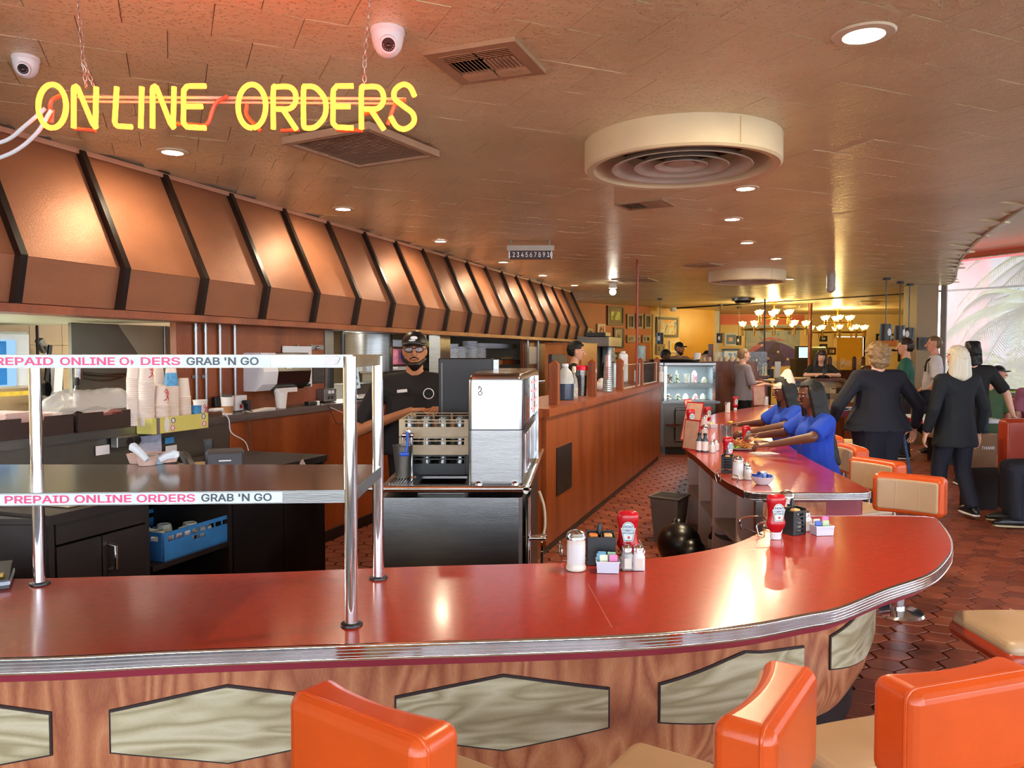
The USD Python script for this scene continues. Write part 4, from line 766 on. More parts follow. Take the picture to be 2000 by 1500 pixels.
# ---------------------------------------------------------------- beyond the right serving window
q, w, h = plate_on('steel_column', 'wide pale steel duct behind the second serving window', 'duct', 697, 640, 744, 725, -.9, None); part(q, 'duct', lathe([(w, 0), (w, h * .85), (w * 1.06, h * .86), (w * 1.06, h * .9), (w, h * .91), (w, h * 1.1)], 28), M['steel'])
q, w, h = plate_on('black_pipe', 'thin black upright pipe in the second serving window', 'pipe', 668, 640, 675, 720, -1.6, None); part(q, 'pipe', cyl((0, 0, 0), (0, 0, h * 1.2), w), M['black'])
q, w, h = plate_on('heat_lamp', 'white metal heat lamp housing with a yellow tag left of the server', 'heat lamp', 748, 664, 846, 677, -.75, None); part(q, 'housing', bx(0, .1, h / 2, 2 * w, .2, h, .008), M['white'], smooth=False); part(q, 'tag', box(w * .72, -.004, 0, w * .86, -.001, h * .9), pm('yellow_tag', 'e6cf20', .5), smooth=False); part(q, 'hanger', join(box(-w * .9, .05, h, -w * .86, .1, .6), box(w * .86, .05, h, w * .9, .1, .6)), M['steel_dark'], smooth=False)
q, w, h = plate_on('heat_lamp', 'second white metal heat lamp housing over the plates with fries', 'heat lamp', 944, 671, 1008, 681, -.6, None); part(q, 'housing', bx(0, .1, h / 2, 2 * w, .2, h, .008), M['white'], smooth=False); part(q, 'tag', box(w * .72, -.004, 0, w * .86, -.001, h * .9), pm('yellow_tag', 'e6cf20', .5), smooth=False)
q, w, h = plate_on('paper_towel_pack', 'pink pack of paper towels lettered GP on the kitchen shelf', 'paper towels', 777, 681, 803, 712, -1.1, None); part(q, 'pack', rbox(0, .1, h / 2, 2 * w, .2, h, .03), pm('pink_pack', 'd77a94', .35, var=.2, scale=20)); part(q, 'badge', xf(cyl((0, .0, 0), (0, -.003, 0), w * .55, n=24), (0, -.002, h * .6)), pm('deep_blue', '1d3f8c', .4)); part(q, 'lettering', xf(words('GP', h * .2, .002, True), (0, -.006, h * .5)), M['paper'], smooth=False)
q, w, h = plate_on('kitchen_shelf', 'steel kitchen shelf carrying papers behind the server', 'shelf', 746, 722, 868, 742, -1.0, None); part(q, 'shelf_board', box(-w, 0, h - .03, w, .3, h), M['steel'], smooth=False); part(q, 'drawer', box(-w + .02, .004, 0, -w * .2, .28, h - .034), M['steel_dark'], smooth=False)
for k, (a, b) in enumerate(((-.9, -.2), (-.5, .3))): part(q, 'papers', xf(box(w * a, .02, 0, w * b, .22, .02), (0, 0, h + .001 + .021 * k)), M['paper'], smooth=False)
q, w, h = plate_on('warming_cabinet', 'pale steel prep counter seen below the kitchen shelf', 'counter', 690, 745, 856, 793, -.55, None); part(q, 'body', box(-w, 0, -.3, w, .3, h), M['steel'], smooth=False); part(q, 'ledge', box(-w, -.05, h * .55, w, .0, h * .62), M['white'], smooth=False); part(q, 'ticket_rail', box(-w, -.06, h * .2, w * .4, -.0, h * .24), M['chrome'], smooth=False)
def platestack(px, py, n, r, label, t_=-.6, m=None):
    s, z = PK(px, py, t_); q = kthing('dish_stack', label, 'dishes', 'stacked white takeaway dishes', s, t_, 1.45)
    pr = [(0, 0)]
    for k in range(n): pr += [(r * .8, k * .016), (r, k * .016 + .010), (r, k * .016 + .013)]
    part(q, 'dishes', lathe(pr + [(0, n * .016)], 24), m or M['white'], kind='stuff', smooth=20)
for px, n, lab in ((880, 14, 'stack of white dishes left of the tall takeaway boxes'), (896, 12, 'stack of cream dishes next to the steel post'), (918, 17, 'tall stack of white takeaway boxes in the serving window'), (935, 13, 'stack of white takeaway boxes, rightmost in the serving window')):
    platestack(px, 700, n, .11, lab)
q = kthing('steel_ledge', 'upper steel ledge of the serving window holding dishes', 'shelf', None, (KS(858, -.6) + KS(1016, -.6)) / 2, -.45, 1.40); part(q, 'shelf_board', box(-1.2, 0, 0, 1.1, .35, .049), M['steel'], smooth=False); part(q, 'front_lip', box(-1.2, -.01, -.02, 1.1, -.002, .05), M['wood_wall'], smooth=False)
q = kthing('plate_of_fries', 'white plate of golden fries on the upper serving ledge', 'plate', None, KS(992, -.6), -.6, 1.45); part(q, 'plate', lathe([(0, .004), (.07, 0), (.12, .016), (.12, .019), (.07, .006), (0, .006)], 28), M['white'])
part(q, 'fries', join(*[xf(box(-.004, -.035, -.004, .004, .035, .004), (RNG.uniform(-.06, .06), RNG.uniform(-.06, .06), .012 + .012 * RNG.rand() * 2), rz=RNG.uniform(0, 3), rx=RNG.uniform(-.4, .4)) for _ in range(40)]), pm('fried_gold', 'd9a03c', .5), kind='stuff', smooth=False)
for i, (a, b, c_, d_) in enumerate(((1031, 677, 1048, 711), (1067, 680, 1076, 695), (1103, 680, 1112, 700))):
    q, w, h = plate_on('switch_plate', ['white double breaker cover on the far wood wall', 'small white switch plate between the far conduits', 'small white switch plate right of the far conduits'][i], 'switch plate', a, b, c_, d_, -.24, None); part(q, 'cover', bx(0, .0, h / 2, 2 * w, .012, h, .003), M['white'], smooth=False)
for i, x in enumerate((1029, 1049, 1081, 1086, 1098, 1102)):
    s = KS(x, -.235); q = kthing('conduit', f'thin far metal conduit on the wood wall, {["first", "second", "third", "fourth", "fifth", "sixth"][i]} from the left past the serving window', 'conduit', 'far metal conduits', s, -.22, 1.13); part(q, 'pipe', cyl((0, 0, 0), (0, 0, .62), .022, n=10), pm('galvanised', 'a9abb0', .35, .8))
# ---------------------------------------------------------------- two-tier steel shelf standing on the counter
fp, rp, lp = PZ(687, 1221, CZ), PZ(739.5, 1130, CZ), PZ(78, 1141, CZ)
gs = thing('counter_shelf', 'two-tier steel shelf lettered PREPAID ONLINE ORDERS GRAB N GO standing on the red counter', 'shelf', (0, 0, 0))
xr = rp[0] + .012
def fline(x): return fp[1] - .012 + (fp[0] - x) * (-.055)        # the front edge, slightly askew
xl = -2.0; zs = {'lower': 1.158, 'upper': 1.546}
for nm, z in zs.items():
    ply = [(xl, fline(xl)), (xr - .01, fline(xr)), (xr, fline(xr) + .01), (xr, rp[1] + .03), (xl, rp[1] + .03)]
    part(gs, 'shelf_board', ext(Polygon(ply), z - .004, z), pm('shelf_steel', '8f8882', .16, 1.0, var=.04), smooth=False)
    th = .037
    part(gs, 'front_lip', hull([(xl, fline(xl), z), (xr, fline(xr), z), (xr, fline(xr), z - th), (xl, fline(xl), z - th), (xl, fline(xl) + .004, z), (xr, fline(xr) + .004, z), (xr, fline(xr) + .004, z - th), (xl, fline(xl) + .004, z - th)]), M['steel'], smooth=False)
    part(gs, 'side_lip', box(xr - .002, fline(xr) + .004, z - th, xr + .002, rp[1] + .03, z), M['steel'], smooth=False)
    x1 = PY(528 if nm == 'upper' else 548, 700, fline(-.7))[0]; a = math.atan(.055)
    def onlip(m): return xf(m, rz=a)
    def place(m, x, zz): v, f = m; return np.c_[v[:, 0] + x, v[:, 1] + np.array([fline(q) for q in v[:, 0] + x]) - .0015, v[:, 2] + zz], f
    part(gs, 'sign_strip', hull([(q, fline(q) - d, zz) for q in (xl, x1) for d in (.0012, 0) for zz in (z - th + .003, z - .0035)]), pm('sign_white', 'd9e6f2', .35, var=.02), smooth=False)
    pink, slate = pm('sign_pink', 'e6457e', .4, var=.02), pm('sign_slate', '3f4650', .4, var=.02)
    px_ = (-22, 'P') if nm == 'upper' else (15, 'P'); sc = [PY(x, 700, fline(-.9))[0] for x in ((-14, 353, 365, 503) if nm == 'upper' else (16, 377, 389, 525))]
    hl = .0205
    def fit(txt, a0, a1, m_, bold=True):
        v, f = words(txt, hl, .0008, bold, 1.0, False); v = v.copy(); v[:, 0] -= v[:, 0].min(); v[:, 0] *= (a1 - a0) / v[:, 0].max(); part(gs, 'lettering', place((v, f), a0, z - th + .0085), m_, smooth=False)
    if nm == 'lower': fit('PREPAID ONLINE ORDERS', sc[0], sc[1], pink)
    else:
        def at(x): return PY(x, 700, fline(-.9))[0]
        fit('PREPAID', at(-14), at(113), pink); fit('ONLINE', at(126), at(229), pink); fit('O', at(238), at(256), pink); fit('DERS', at(278), at(353), pink)
        part(gs, 'torn_letter', place((np.array([(0, -.0008, 0), (.008, -.0008, .008), (0, -.0008, .016), (.004, -.0008, .001), (0, 0, 0), (.008, 0, .008), (0, 0, .016), (.004, 0, .001)]), np.array([[0, 1, 2], [0, 3, 1], [4, 6, 5], [4, 5, 7]])), at(259.5), z - th + .0085), pink, smooth=False)
    fit("GRAB 'N GO", sc[2], sc[3], slate)
for p in (fp, rp, lp):
    part(gs, 'post', cyl((p[0], p[1], CZ + .001), (p[0], p[1], zs['upper'] - .005), .0195, n=20), M['chrome']); part(gs, 'foot', lathe([(0, .0), (.032, 0), (.031, .006), (.021, .009), (0, .009)], 24, (p[0], p[1], CZ + .001)), M['black'])
part(gs, 'tape_scrap', xf(join(box(-.02, -.002, -.012, .012, -.001, .010), xf(box(-.006, -.003, -.008, .008, -.001, .012), ry=.5, loc=(.012, 0, 0))), (PY(650, 700, fp[1])[0], fline(-.55), 1.53)), M['paper'], smooth=False)
# ramekins with white spoons on the lower shelf
ram = None
for i, (x, y, r) in enumerate([(268, 905, .034), (287, 909, .036), (305, 906, .034), (331, 902, .034), (322, 903, .032), (297, 903, .033)]):
    p = PZ(x, y, zs['lower']); lab = ['pinkish ramekin at the left end of the group on the lower steel shelf', 'front ramekin of the group, holding a white scoop', 'pale blue-tinted ramekin in the middle of the group', 'ramekin at the right end of the group on the lower steel shelf', 'small ramekin at the back of the group near its right end', 'ramekin at the back of the group behind the front one'][i]
    t = thing('ramekin', lab, 'ramekin', (p[0], p[1], zs['lower'] + .001), 0, 'ramekins on the lower shelf')
    part(t, 'cup', lathe([(0, .003), (r * .72, 0), (r, .030), (r * 1.04, .034), (r * .98, .034), (r * .7, .006), (0, .006)], 24), pm(['ram_pink', 'ram_pink', 'ram_blue', 'ram_pink', 'ram_pink', 'ram_pink'][i], ['d9b3a6', 'd9b3a6', '9fb0c0', 'd9b3a6', 'd9b3a6', 'd9b3a6'][i], .4))
for i, (a, b) in enumerate((((259, 872), (288, 899)), ((338, 888), (312, 899)))):
    A, B = PY(*a, 2.62), PY(*b, 2.60); d, u, w_ = frame_of(B - A)
    obj('scoop', join(tube(bez([A, (A + B) / 2 + [0, 0, .004], B], 5), [.010 + .006 * (1 - k / 10) for k in range(11)], 8), ball(A, (.022, .008, .016) if i else (.012, .006, .012))), M['paper'], ['white plastic scoop leaning left out of the ramekins', 'white plastic lid with a wide end leaning right over the ramekins'][i], 'scoop')
p = PZ(8, 1139, CZ); t = thing('card_reader', 'dark handheld card terminal on the red counter at the left edge', 'card reader', (p[0] - .02, p[1] - .0, CZ + .001), .5)
part(t, 'body', hull([(-.04, -.09, 0), (.04, -.09, 0), (.04, .09, 0), (-.04, .09, 0), (-.038, -.088, .03), (.038, -.088, .03), (.036, .085, .055), (-.036, .085, .055)]), M['black'], smooth=False); part(t, 'band', box(-.042, -.092, .012, .042, .088, .024), pm('silver_band', 'a9b4c4', .25), smooth=False); part(t, 'key', box(-.02, -.06, .034, .02, -.035, .042), pm('amber_key', 'b08a30', .4), smooth=False)
# ---------------------------------------------------------------- steel soda station behind the counter
SX0, SX1, SY0, SY1, SZ = -.64, .062, 3.68, 5.12, .90
st = thing('soda_station', 'polished steel soda fountain station with a rounded rail, drip grille and sink', 'drink station', (0, 0, 0))
bodyp = Polygon([(SX0, SY0 + .03), (SX1 - .03, SY0 + .03), (SX1 - .012, SY0 + .05), (.168, SY1), (SX0, SY1)])
sink = rect(-.47, SY0 + .12, -.235, SY0 + .36); grill = rect(-.62, SY0 + .12, -.49, SY0 + .40)
part(st, 'body', ext(bodyp, .08, SZ - .052), M['steel'], smooth=False); part(st, 'base', ext(bodyp.buffer(-.03), 0, .08), M['black'], smooth=False)
part(st, 'top_plate', ext(Polygon([(SX0, SY0), (SX1, SY0), (.195, SY1), (SX0, SY1)]).difference(sink), SZ - .012, SZ), M['steel'], smooth=False)
part(st, 'rail', tube(bez([(SX0 - .04, SY0, SZ - .002), (SX0, SY0 - .006, SZ - .002), (SX1 - .05, SY0 - .006, SZ - .002), (SX1 + .004, SY0 + .012, SZ - .002), (SX1 + .016, SY0 + .06, SZ - .002), (.20, SY1, SZ - .002)], 8), .016, 12), M['chrome'])
part(st, 'sink_basin', join(box(-.47, SY0 + .12, SZ - .05, -.235, SY0 + .36, SZ - .046)), M['steel_dark'], smooth=False)
for k in range(9): part(st, 'drip_bar', box(-.615 + k * .0145, SY0 + .13, SZ + .001, -.609 + k * .0145, SY0 + .39, SZ + .006), M['chrome'], smooth=False)
part(st, 'side_door', hull([(.078, SY0 + .14, .10), (.166, SY1 - .02, .10), (.166, SY1 - .02, .80), (.078, SY0 + .14, .80), (.084, SY0 + .14, .10), (.172, SY1 - .02, .10), (.172, SY1 - .02, .80), (.084, SY0 + .14, .80)]), M['dark_metal'], smooth=False)
part(st, 'corner_strip', join(*[cyl((x, y, .12), (x, y, .84), .010, n=10) for x, y in ((.074, SY0 + .07), (.079, SY0 + .10), (.084, SY0 + .13))]), M['chrome'], kind='stuff')
part(st, 'latch', join(cyl((.06, SY0 + .10, .63), (.17, SY0 + .16, .63), .012), rbox(.12, SY0 + .10, .63, .10, .03, .022, .008), cyl((.15, SY0 + .12, .50), (.15, SY0 + .12, .56), .008)), M['chrome'])
part(st, 'hose', tube(bez([(.14, SY0 + .25, .84), (.165, SY0 + .26, .76), (.17, SY0 + .25, .66), (.15, SY0 + .22, .58)], 6), .007, 8), pm('clear_hose', 'b8aa90', .3))
hx0, hx1 = -.215, .052; hY = SY0 + .06
hb = thing('drink_dispenser', 'tall rounded stainless steel dispenser head with glass side on the soda station', 'drink dispenser', (0, 0, 0))
prof_ = Polygon([(hx0, hY), (hx1, hY), (.178, SY1 - .05), (hx0, SY1 - .05)])
def rounded(z0, z1, r): return hull(np.vstack([np.c_[np.array(prof_.buffer(-r).buffer(r).exterior.coords), np.full(len(prof_.buffer(-r).buffer(r).exterior.coords), z)] for z in (z0, z1)]))
part(hb, 'lower_case', rounded(SZ + .001, 1.174, .022), M['steel'], smooth=30)
ring = np.array(prof_.buffer(-.025).buffer(.025).exterior.coords); top = [np.c_[ring, np.full(len(ring), 1.178)], np.c_[ring, np.full(len(ring), 1.415)]]
for o, z in ((.010, 1.44), (.024, 1.452)): rg = np.array(prof_.buffer(-.03).buffer(.03 - o).exterior.coords); top.append(np.c_[rg, np.full(len(rg), z)])
part(hb, 'upper_case', hull(np.vstack(top)), pm('polished_steel', '9fa1a4', .15, 1.0, var=.03, bump=.25, bscale=2.2, bdist=.02), smooth=30)
ud = np.array([.178 - hx1, SY1 - .05 - hY]); ul = np.linalg.norm(ud); ua = math.atan2(ud[1], ud[0])
def onside(a, b, z0, z1, d0, d1): return xf(box(a, -d1, z0, b, -d0, z1), (hx1, hY, 0), rz=ua)
part(hb, 'side_window', onside(.12, .74, 1.20, 1.42, .001, .006), pm('dark_glass', '1d2026', .06), smooth=False); part(hb, 'window_frame', onside(.10, .76, 1.155, 1.185, .001, .012), M['dark_metal'], smooth=False)
part(hb, 'red_light_strip', onside(.64, .655, 1.21, 1.41, .007, .011), M['white'], smooth=False)
for k in range(4): part(hb, 'red_light', xf(ball((.6475, -.013, 1.235 + k * .05), (.012, .005, .007), 1), (hx1, hY, 0), rz=ua), glow('red_led', (1, .06, .06), 4))
for a in (.16, .30, .44): part(hb, 'side_slot', onside(a, a + .06, .94, 1.14, .001, .006), M['chrome'], smooth=False)
part(hb, 'end_edge', onside(.775, .80, .93, 1.42, .001, .03), M['chrome'], smooth=False)
for x in (-.165, .015): part(hb, 'foot_bolt', xf(lathe([(0, 0), (.022, 0), (.02, .012), (.008, .02), (0, .021)], 14), (x, hY - .004, SZ + .004)), M['chrome'])
part(hb, 'emblem', xf(join(tube([(.009 * math.cos(a), 0, .009 * math.sin(a)) for a in np.arange(14) * 2 * PI / 14], .0022, 5, closed=True), tube(bez([(0, 0, .009), (.006, 0, .022), (-.004, 0, .034), (-.008, 0, .02)], 4), .0022, 5)), (-.155, hY - .003, 1.355)), M['black'])
# dish racks full of glasses
def dishrack(label, z, h, m, x0=-.60, x1=-.225, y0=4.08, y1=4.56, slots=3, group='racks on the soda station'):
    w = (x1 - x0) / 2; t = thing('glass_rack', label, 'dish rack', ((x0 + x1) / 2, y0, z), 0, group)
    U = __import__('shapely').union_all
    def side(w, n): s = (2 * w - .05) / n; return rect(-w, 0, w, h - .001).difference(U([rect(-w + .025 + k * s + .006, h * .56, -w + .025 + (k + 1) * s - .006, h * .76) for k in range(n)] + [rect(-w + .025 + k * s + .004, h * .82, -w + .025 + (k + 1) * s - .004, h * .93) for k in range(n)]))
    part(t, 'front', panel(side(w, slots), .008), m, smooth=False); part(t, 'back', panel(side(w, slots), .008, y1 - y0 - .008), m, smooth=False)
    for a in (-1, 1): part(t, 'side', xf(panel(side((y1 - y0) / 2 - .01, slots), .008), (a * w - (.008 if a > 0 else 0), (y1 - y0) / 2, 0), rz=-PI / 2), m, smooth=False)
    for a in (-1, 1): part(t, 'corner', bx(a * (w - .012), .012, h / 2, .03, .03, h, .004), m, smooth=False)
    part(t, 'floor', box(-w + .01, .01, .001, w - .01, y1 - y0 - .01, .008), m, smooth=False); return t
rackdark = pm('dark_rack', '2c3236', .5, var=.12)
for k, (h, m_, lab) in enumerate(((.105, rackdark, 'dark grey glass rack at the bottom of the stack'), (.095, M['cream'], 'cream glass rack second from the bottom of the stack'), (.095, M['cream'], 'topmost cream glass rack of the stack by the server'))):
    dishrack(lab, .902 + [0, .106, .202][k], h, m_)
gl_src = None
for k in range(3):
    for j in range(2):
        for i in range(4):
            loc = (-.555 + i * .092, 4.135 + j * .1, .912 + [0, .106, .202][k]); lab = f'{["leftmost", "second from left", "third from left", "rightmost"][i]} upturned glass in the {["front", "back"][j]} row of the {["dark bottom", "middle cream", "topmost cream"][k]} rack'
            if gl_src is None:
                gl_src = thing('drinking_glass', lab, 'glass', loc, 0, 'glasses in the dark rack'); part(gl_src, 'glass', lathe([(.036, 0), (.034, .05), (.029, .088), (0, .088), (0, .083), (.026, .083), (.032, .05), (.034, 0), (.036, 0)], 20), M['smoke']); part(gl_src, 'rim', tube([(.035 * math.cos(a), .035 * math.sin(a), .002) for a in np.arange(20) * PI / 10], .0022, 5, closed=True), M['steel'])
            else: copy(gl_src, lab, loc, 0, ['glasses in the dark rack', 'glasses in the middle rack', 'glasses in the top rack'][k])
p = PZ(787, 935, SZ); t = thing('malt_cup', 'dented steel mixing cup holding spoons on the drip grille', 'metal cup', (p[0], p[1], SZ + .007)); part(t, 'cup', lathe([(0, .002), (.036, 0), (.052, .165), (.054, .168), (.050, .168), (.034, .006), (0, .006)], 26), M['steel_dark'])
part(t, 'spoon', join(tube([(-.0, 0, .01), (.025, .01, .22)], .008, 6), ball((.03, .01, .235), (.012, .006, .02))), M['chrome']); bluep = pm('blue_handle', '1f56c8', .35); part(t, 'blue_scoop', join(tube(bez([(.02, -.045, .13), (.03, -.04, .19), (.025, -.03, .24)], 5), .007, 8), rbox(.015, -.052, .128, .05, .02, .02, .007)), bluep)
p = PZ(804, 933, SZ); t = thing('water_tap', 'slim chrome standing tap beside the mixing cup', 'tap', (p[0], p[1], SZ + .001)); part(t, 'column', cyl((0, 0, 0), (0, 0, .215), .009, n=14), M['chrome']); part(t, 'base', lathe([(0, 0), (.03, 0), (.024, .01), (0, .012)], 18), M['chrome']); part(t, 'head', join(rbox(-.02, 0, .222, .07, .026, .024, .01), cyl((-.045, 0, .20), (-.045, 0, .22), .007)), M['chrome'])
p0, p1 = PY(862, 829, 5.0), PY(972, 699, 5.0); t = thing('black_dispenser', 'tall flat black box with a grey end standing behind the glass racks', 'drink dispenser', ((p0[0] + p1[0]) / 2 - .01, 4.86, SZ + .001)); w = (p1[0] - p0[0]) / 2
part(t, 'body', bx(0, 0, (p1[2] - SZ) / 2, 2 * w - .03, .20, p1[2] - SZ - .002, .006), pm('black_matt', '120f12', .45), smooth=False); part(t, 'grey_end', box(w - .012, -.09, p1[2] - SZ - .12, w + .02, .09, p1[2] - SZ - .012), M['steel'], smooth=False); part(t, 'edge_line', box(-w + .035, -.1015, .03, -w + .039, -.1, p1[2] - SZ - .03), M['steel_dark'], smooth=False)
t = thing('end_cabinet', 'narrow brown wood cabinet between the soda station and the wait station', 'cabinet', K(s0 - .40, 1.80), KRZ); part(t, 'body', box(.0, .0, .0, .37, .45, 1.06), M['wood_wall'], smooth=False); part(t, 'top', box(-.01, -.01, 1.062, .375, .46, 1.12), M['wood_wall'], smooth=False); part(t, 'hook', tube(bez([(.2, -.01, .78), (.2, -.04, .76), (.2, -.03, .70), (.2, -.005, .69)], 5), .008, 8), M['chrome'])
# ---------------------------------------------------------------- on and behind the wait station
def wsl(px, t_, z=1.131): return K(KS(px, t_), t_, z)
t = thing('syrup_jug', 'big clear plastic jug half full of dark blue liquid by the first wood post', 'jug', wsl(1104, 1.66), KRZ); jug = pm('milky_plastic', 'aeb1b4', .35)
part(t, 'liquid', lathe([(0, 0), (.075, 0), (.078, .01), (.078, .145), (0, .145)], 26), pm('dark_blue_liquid', '2f3c52', .2)); part(t, 'shoulder', lathe([(.078, .146), (.078, .18), (.06, .25), (.028, .285), (.028, .30), (0, .30)], 26), jug); part(t, 'cap', cyl((0, 0, .301), (0, 0, .325), .03), M['white'])
t = thing('sauce_bottle', 'clear bottle with a cream cap between the jug and the red-lidded pitcher', 'bottle', wsl(1121, 1.68), 0); part(t, 'bottle', lathe([(0, 0), (.036, 0), (.038, .12), (.03, .18), (.014, .215), (.014, .24), (0, .24)], 20), pm('clear_grey', '8f8f92', .12)); part(t, 'cap', lathe([(.018, .241), (.02, .26), (.02, .285), (.012, .30), (0, .30)], 18), pm('cap_cream', 'd9c7b6', .4)); part(t, 'label', lathe([(.0372, .02), (.039, .02), (.0395, .10), (.038, .10), (.0372, .02)], 20), pm('foil_label', 'a9a49c', .3, var=.4, scale=40))
t = thing('pitcher', 'clear pitcher of dark cola with a bright red lid', 'pitcher', wsl(1136, 1.63), KRZ); part(t, 'drink', lathe([(0, 0), (.046, 0), (.052, .20), (0, .20)], 24), pm('dark_cola', '2a1512', .12)); part(t, 'body', lathe([(.048, 0), (.056, .25), (.054, .25), (.046, 0), (.048, 0)], 24), M['smoke']); part(t, 'lid', join(lathe([(.06, .252), (.062, .285), (.05, .30), (0, .30)], 24), hull([(.05, -.02, .25), (.05, .02, .25), (.09, 0, .285), (.05, 0, .29)])), pm('bright_red_lid', 'd8203a', .25))
t = thing('cup_tower', 'tall stack of clear plastic cups with one red striped cup', 'cups', wsl(1187, 1.70), 0)
pr = []
for k in range(13): pr += [(.058 - .0012 * k, k * .022), (.061 - .0012 * k, k * .022 + .003), (.057 - .0012 * k, k * .022 + .008)]
part(t, 'stacked_cups', lathe([(0, 0)] + pr + [(.036, .40), (0, .40)], 24), pm('stacked_clear', '9fa3a4', .15, .5), kind='stuff', smooth=20); part(t, 'red_stripe', hull([(-.012, -.052, .14), (.0, -.054, .14), (-.010, -.0375, .40), (.0, -.038, .40), (-.006, -.045, .2), (-.006, -.0, .3)]), pm('red_stripe', 'd0453c', .4), smooth=False)
t = thing('cup_tower', 'shorter stack of clear tumblers right of the tall plastic cups', 'cups', wsl(1199, 1.55), 0)
part(t, 'stacked_cups', lathe([(0, 0)] + [(.05 - .001 * (k % 2), .03 * k) for k in range(11)] + [(0, .3)], 22), pm('stacked_clear', '9fa3a4', .15, .5), kind='stuff', smooth=20)
obj('rag_heap', join(ball((0, 0, .05), (.07, .06, .05)), ball((.04, .02, .09), (.05, .05, .05))), M['paper'], 'crumpled white cloth behind the second wood post', 'cloth', wsl(1169, 1.55), 0)
t = thing('soap_bottle', 'small white pump bottle at the far end of the wait station', 'bottle', wsl(1291, 1.80), 0); part(t, 'bottle', lathe([(0, 0), (.04, 0), (.04, .13), (.014, .16), (0, .16)], 18), M['white']); part(t, 'pump', join(cyl((0, 0, .16), (0, 0, .22), .012), rbox(-.02, 0, .225, .06, .02, .02, .008)), M['white'])
t = thing('tall_cabinet', 'plain orange-brown wood cabinet behind the wait station posts', 'cabinet', K(7.4, 1.0, 0), KRZ); zt = PK(1150, 672, 1.0)[1]; part(t, 'body', box(-.35, 0, 0, .55, .5, zt), grain('honey_veneer', ['8a4a14', 'a8621c', 'bd7a34'], (4, 4, .5), rings=4), smooth=False); part(t, 'edge', box(-.36, -.006, zt, .56, .51, zt + .015), M['wood_post'], smooth=False)
t = thing('coffee_brewer', 'grey coffee brewing machine behind the glass panes', 'coffee machine', K(9.2, .95, 0), KRZ); z = PK(1230, 668, .95)[1]; part(t, 'stand', box(-.5, 0, 0, .5, .45, 1.1), M['wood_wall'], smooth=False); part(t, 'tower', box(-.45, .2, 1.102, .45, .45, z - .1), M['steel_dark'], smooth=False); part(t, 'head', bx(0, .2, z - .02, .95, .5, .16, .01), M['steel_dark'], smooth=False); part(t, 'top_box', box(-.5, .0, z + .062, -.15, .3, z + .12), M['black'], smooth=False); part(t, 'brew_cone', lathe([(.16, 1.14), (.14, 1.3), (.1, z - .1), (0, z - .1)], 20, (.12, .1, 0)), M['steel'])
t = thing('white_canister', 'white plastic jug standing behind the small glass panes', 'jug', wsl(1217, 1.36, 1.131), 0); part(t, 'body', rbox(0, 0, .21, .13, .12, .42, .035), M['white']); part(t, 'cap', cyl((0, 0, .421), (0, 0, .45), .035), M['white'])
t = thing('blue_jug', 'pale blue printed bag-in-box beside the coffee brewer', 'jug', K(KS(1252, 1.0), 1.0, 1.10), KRZ); part(t, 'body', rbox(0, 0, .30, .20, .15, .60, .05), pm('pale_blue_bag', '9fb9c0', .35, var=.25, scale=12)); part(t, 'base', box(-.12, -.1, -1.1, .12, .1, -.002), M['dark_metal'], smooth=False)
t = thing('black_urn', 'black insulated urn behind the stacked cups', 'urn', K(KS(1200, 1.1) - .35, 1.1, 0), 0); part(t, 'body', lathe([(0, .9), (.11, .9), (.12, 1.35), (.09, 1.42), (0, 1.43)], 22), M['black']); part(t, 'stand', box(-.15, -.15, 0, .15, .15, .899), M['black'], smooth=False)
t = thing('black_screen', 'large black monitor back behind the first wood posts', 'monitor', K(KS(1085, 1.0), 1.0, 0), KRZ); z0, z1 = PK(1085, 758, 1.0)[1], PK(1085, 692, 1.0)[1]; part(t, 'panel', bx(.1, 0, (z0 + z1) / 2, .62, .05, z1 - z0, .008), M['black'], smooth=False); part(t, 'stand', join(box(.05, .03, .9, .15, .06, z0 + .1), box(-.1, -.05, .9, .3, .15, .92)), M['black'], smooth=False); part(t, 'table', box(-.5, -.15, 0, .6, .4, .899), M['wood_wall'], smooth=False)
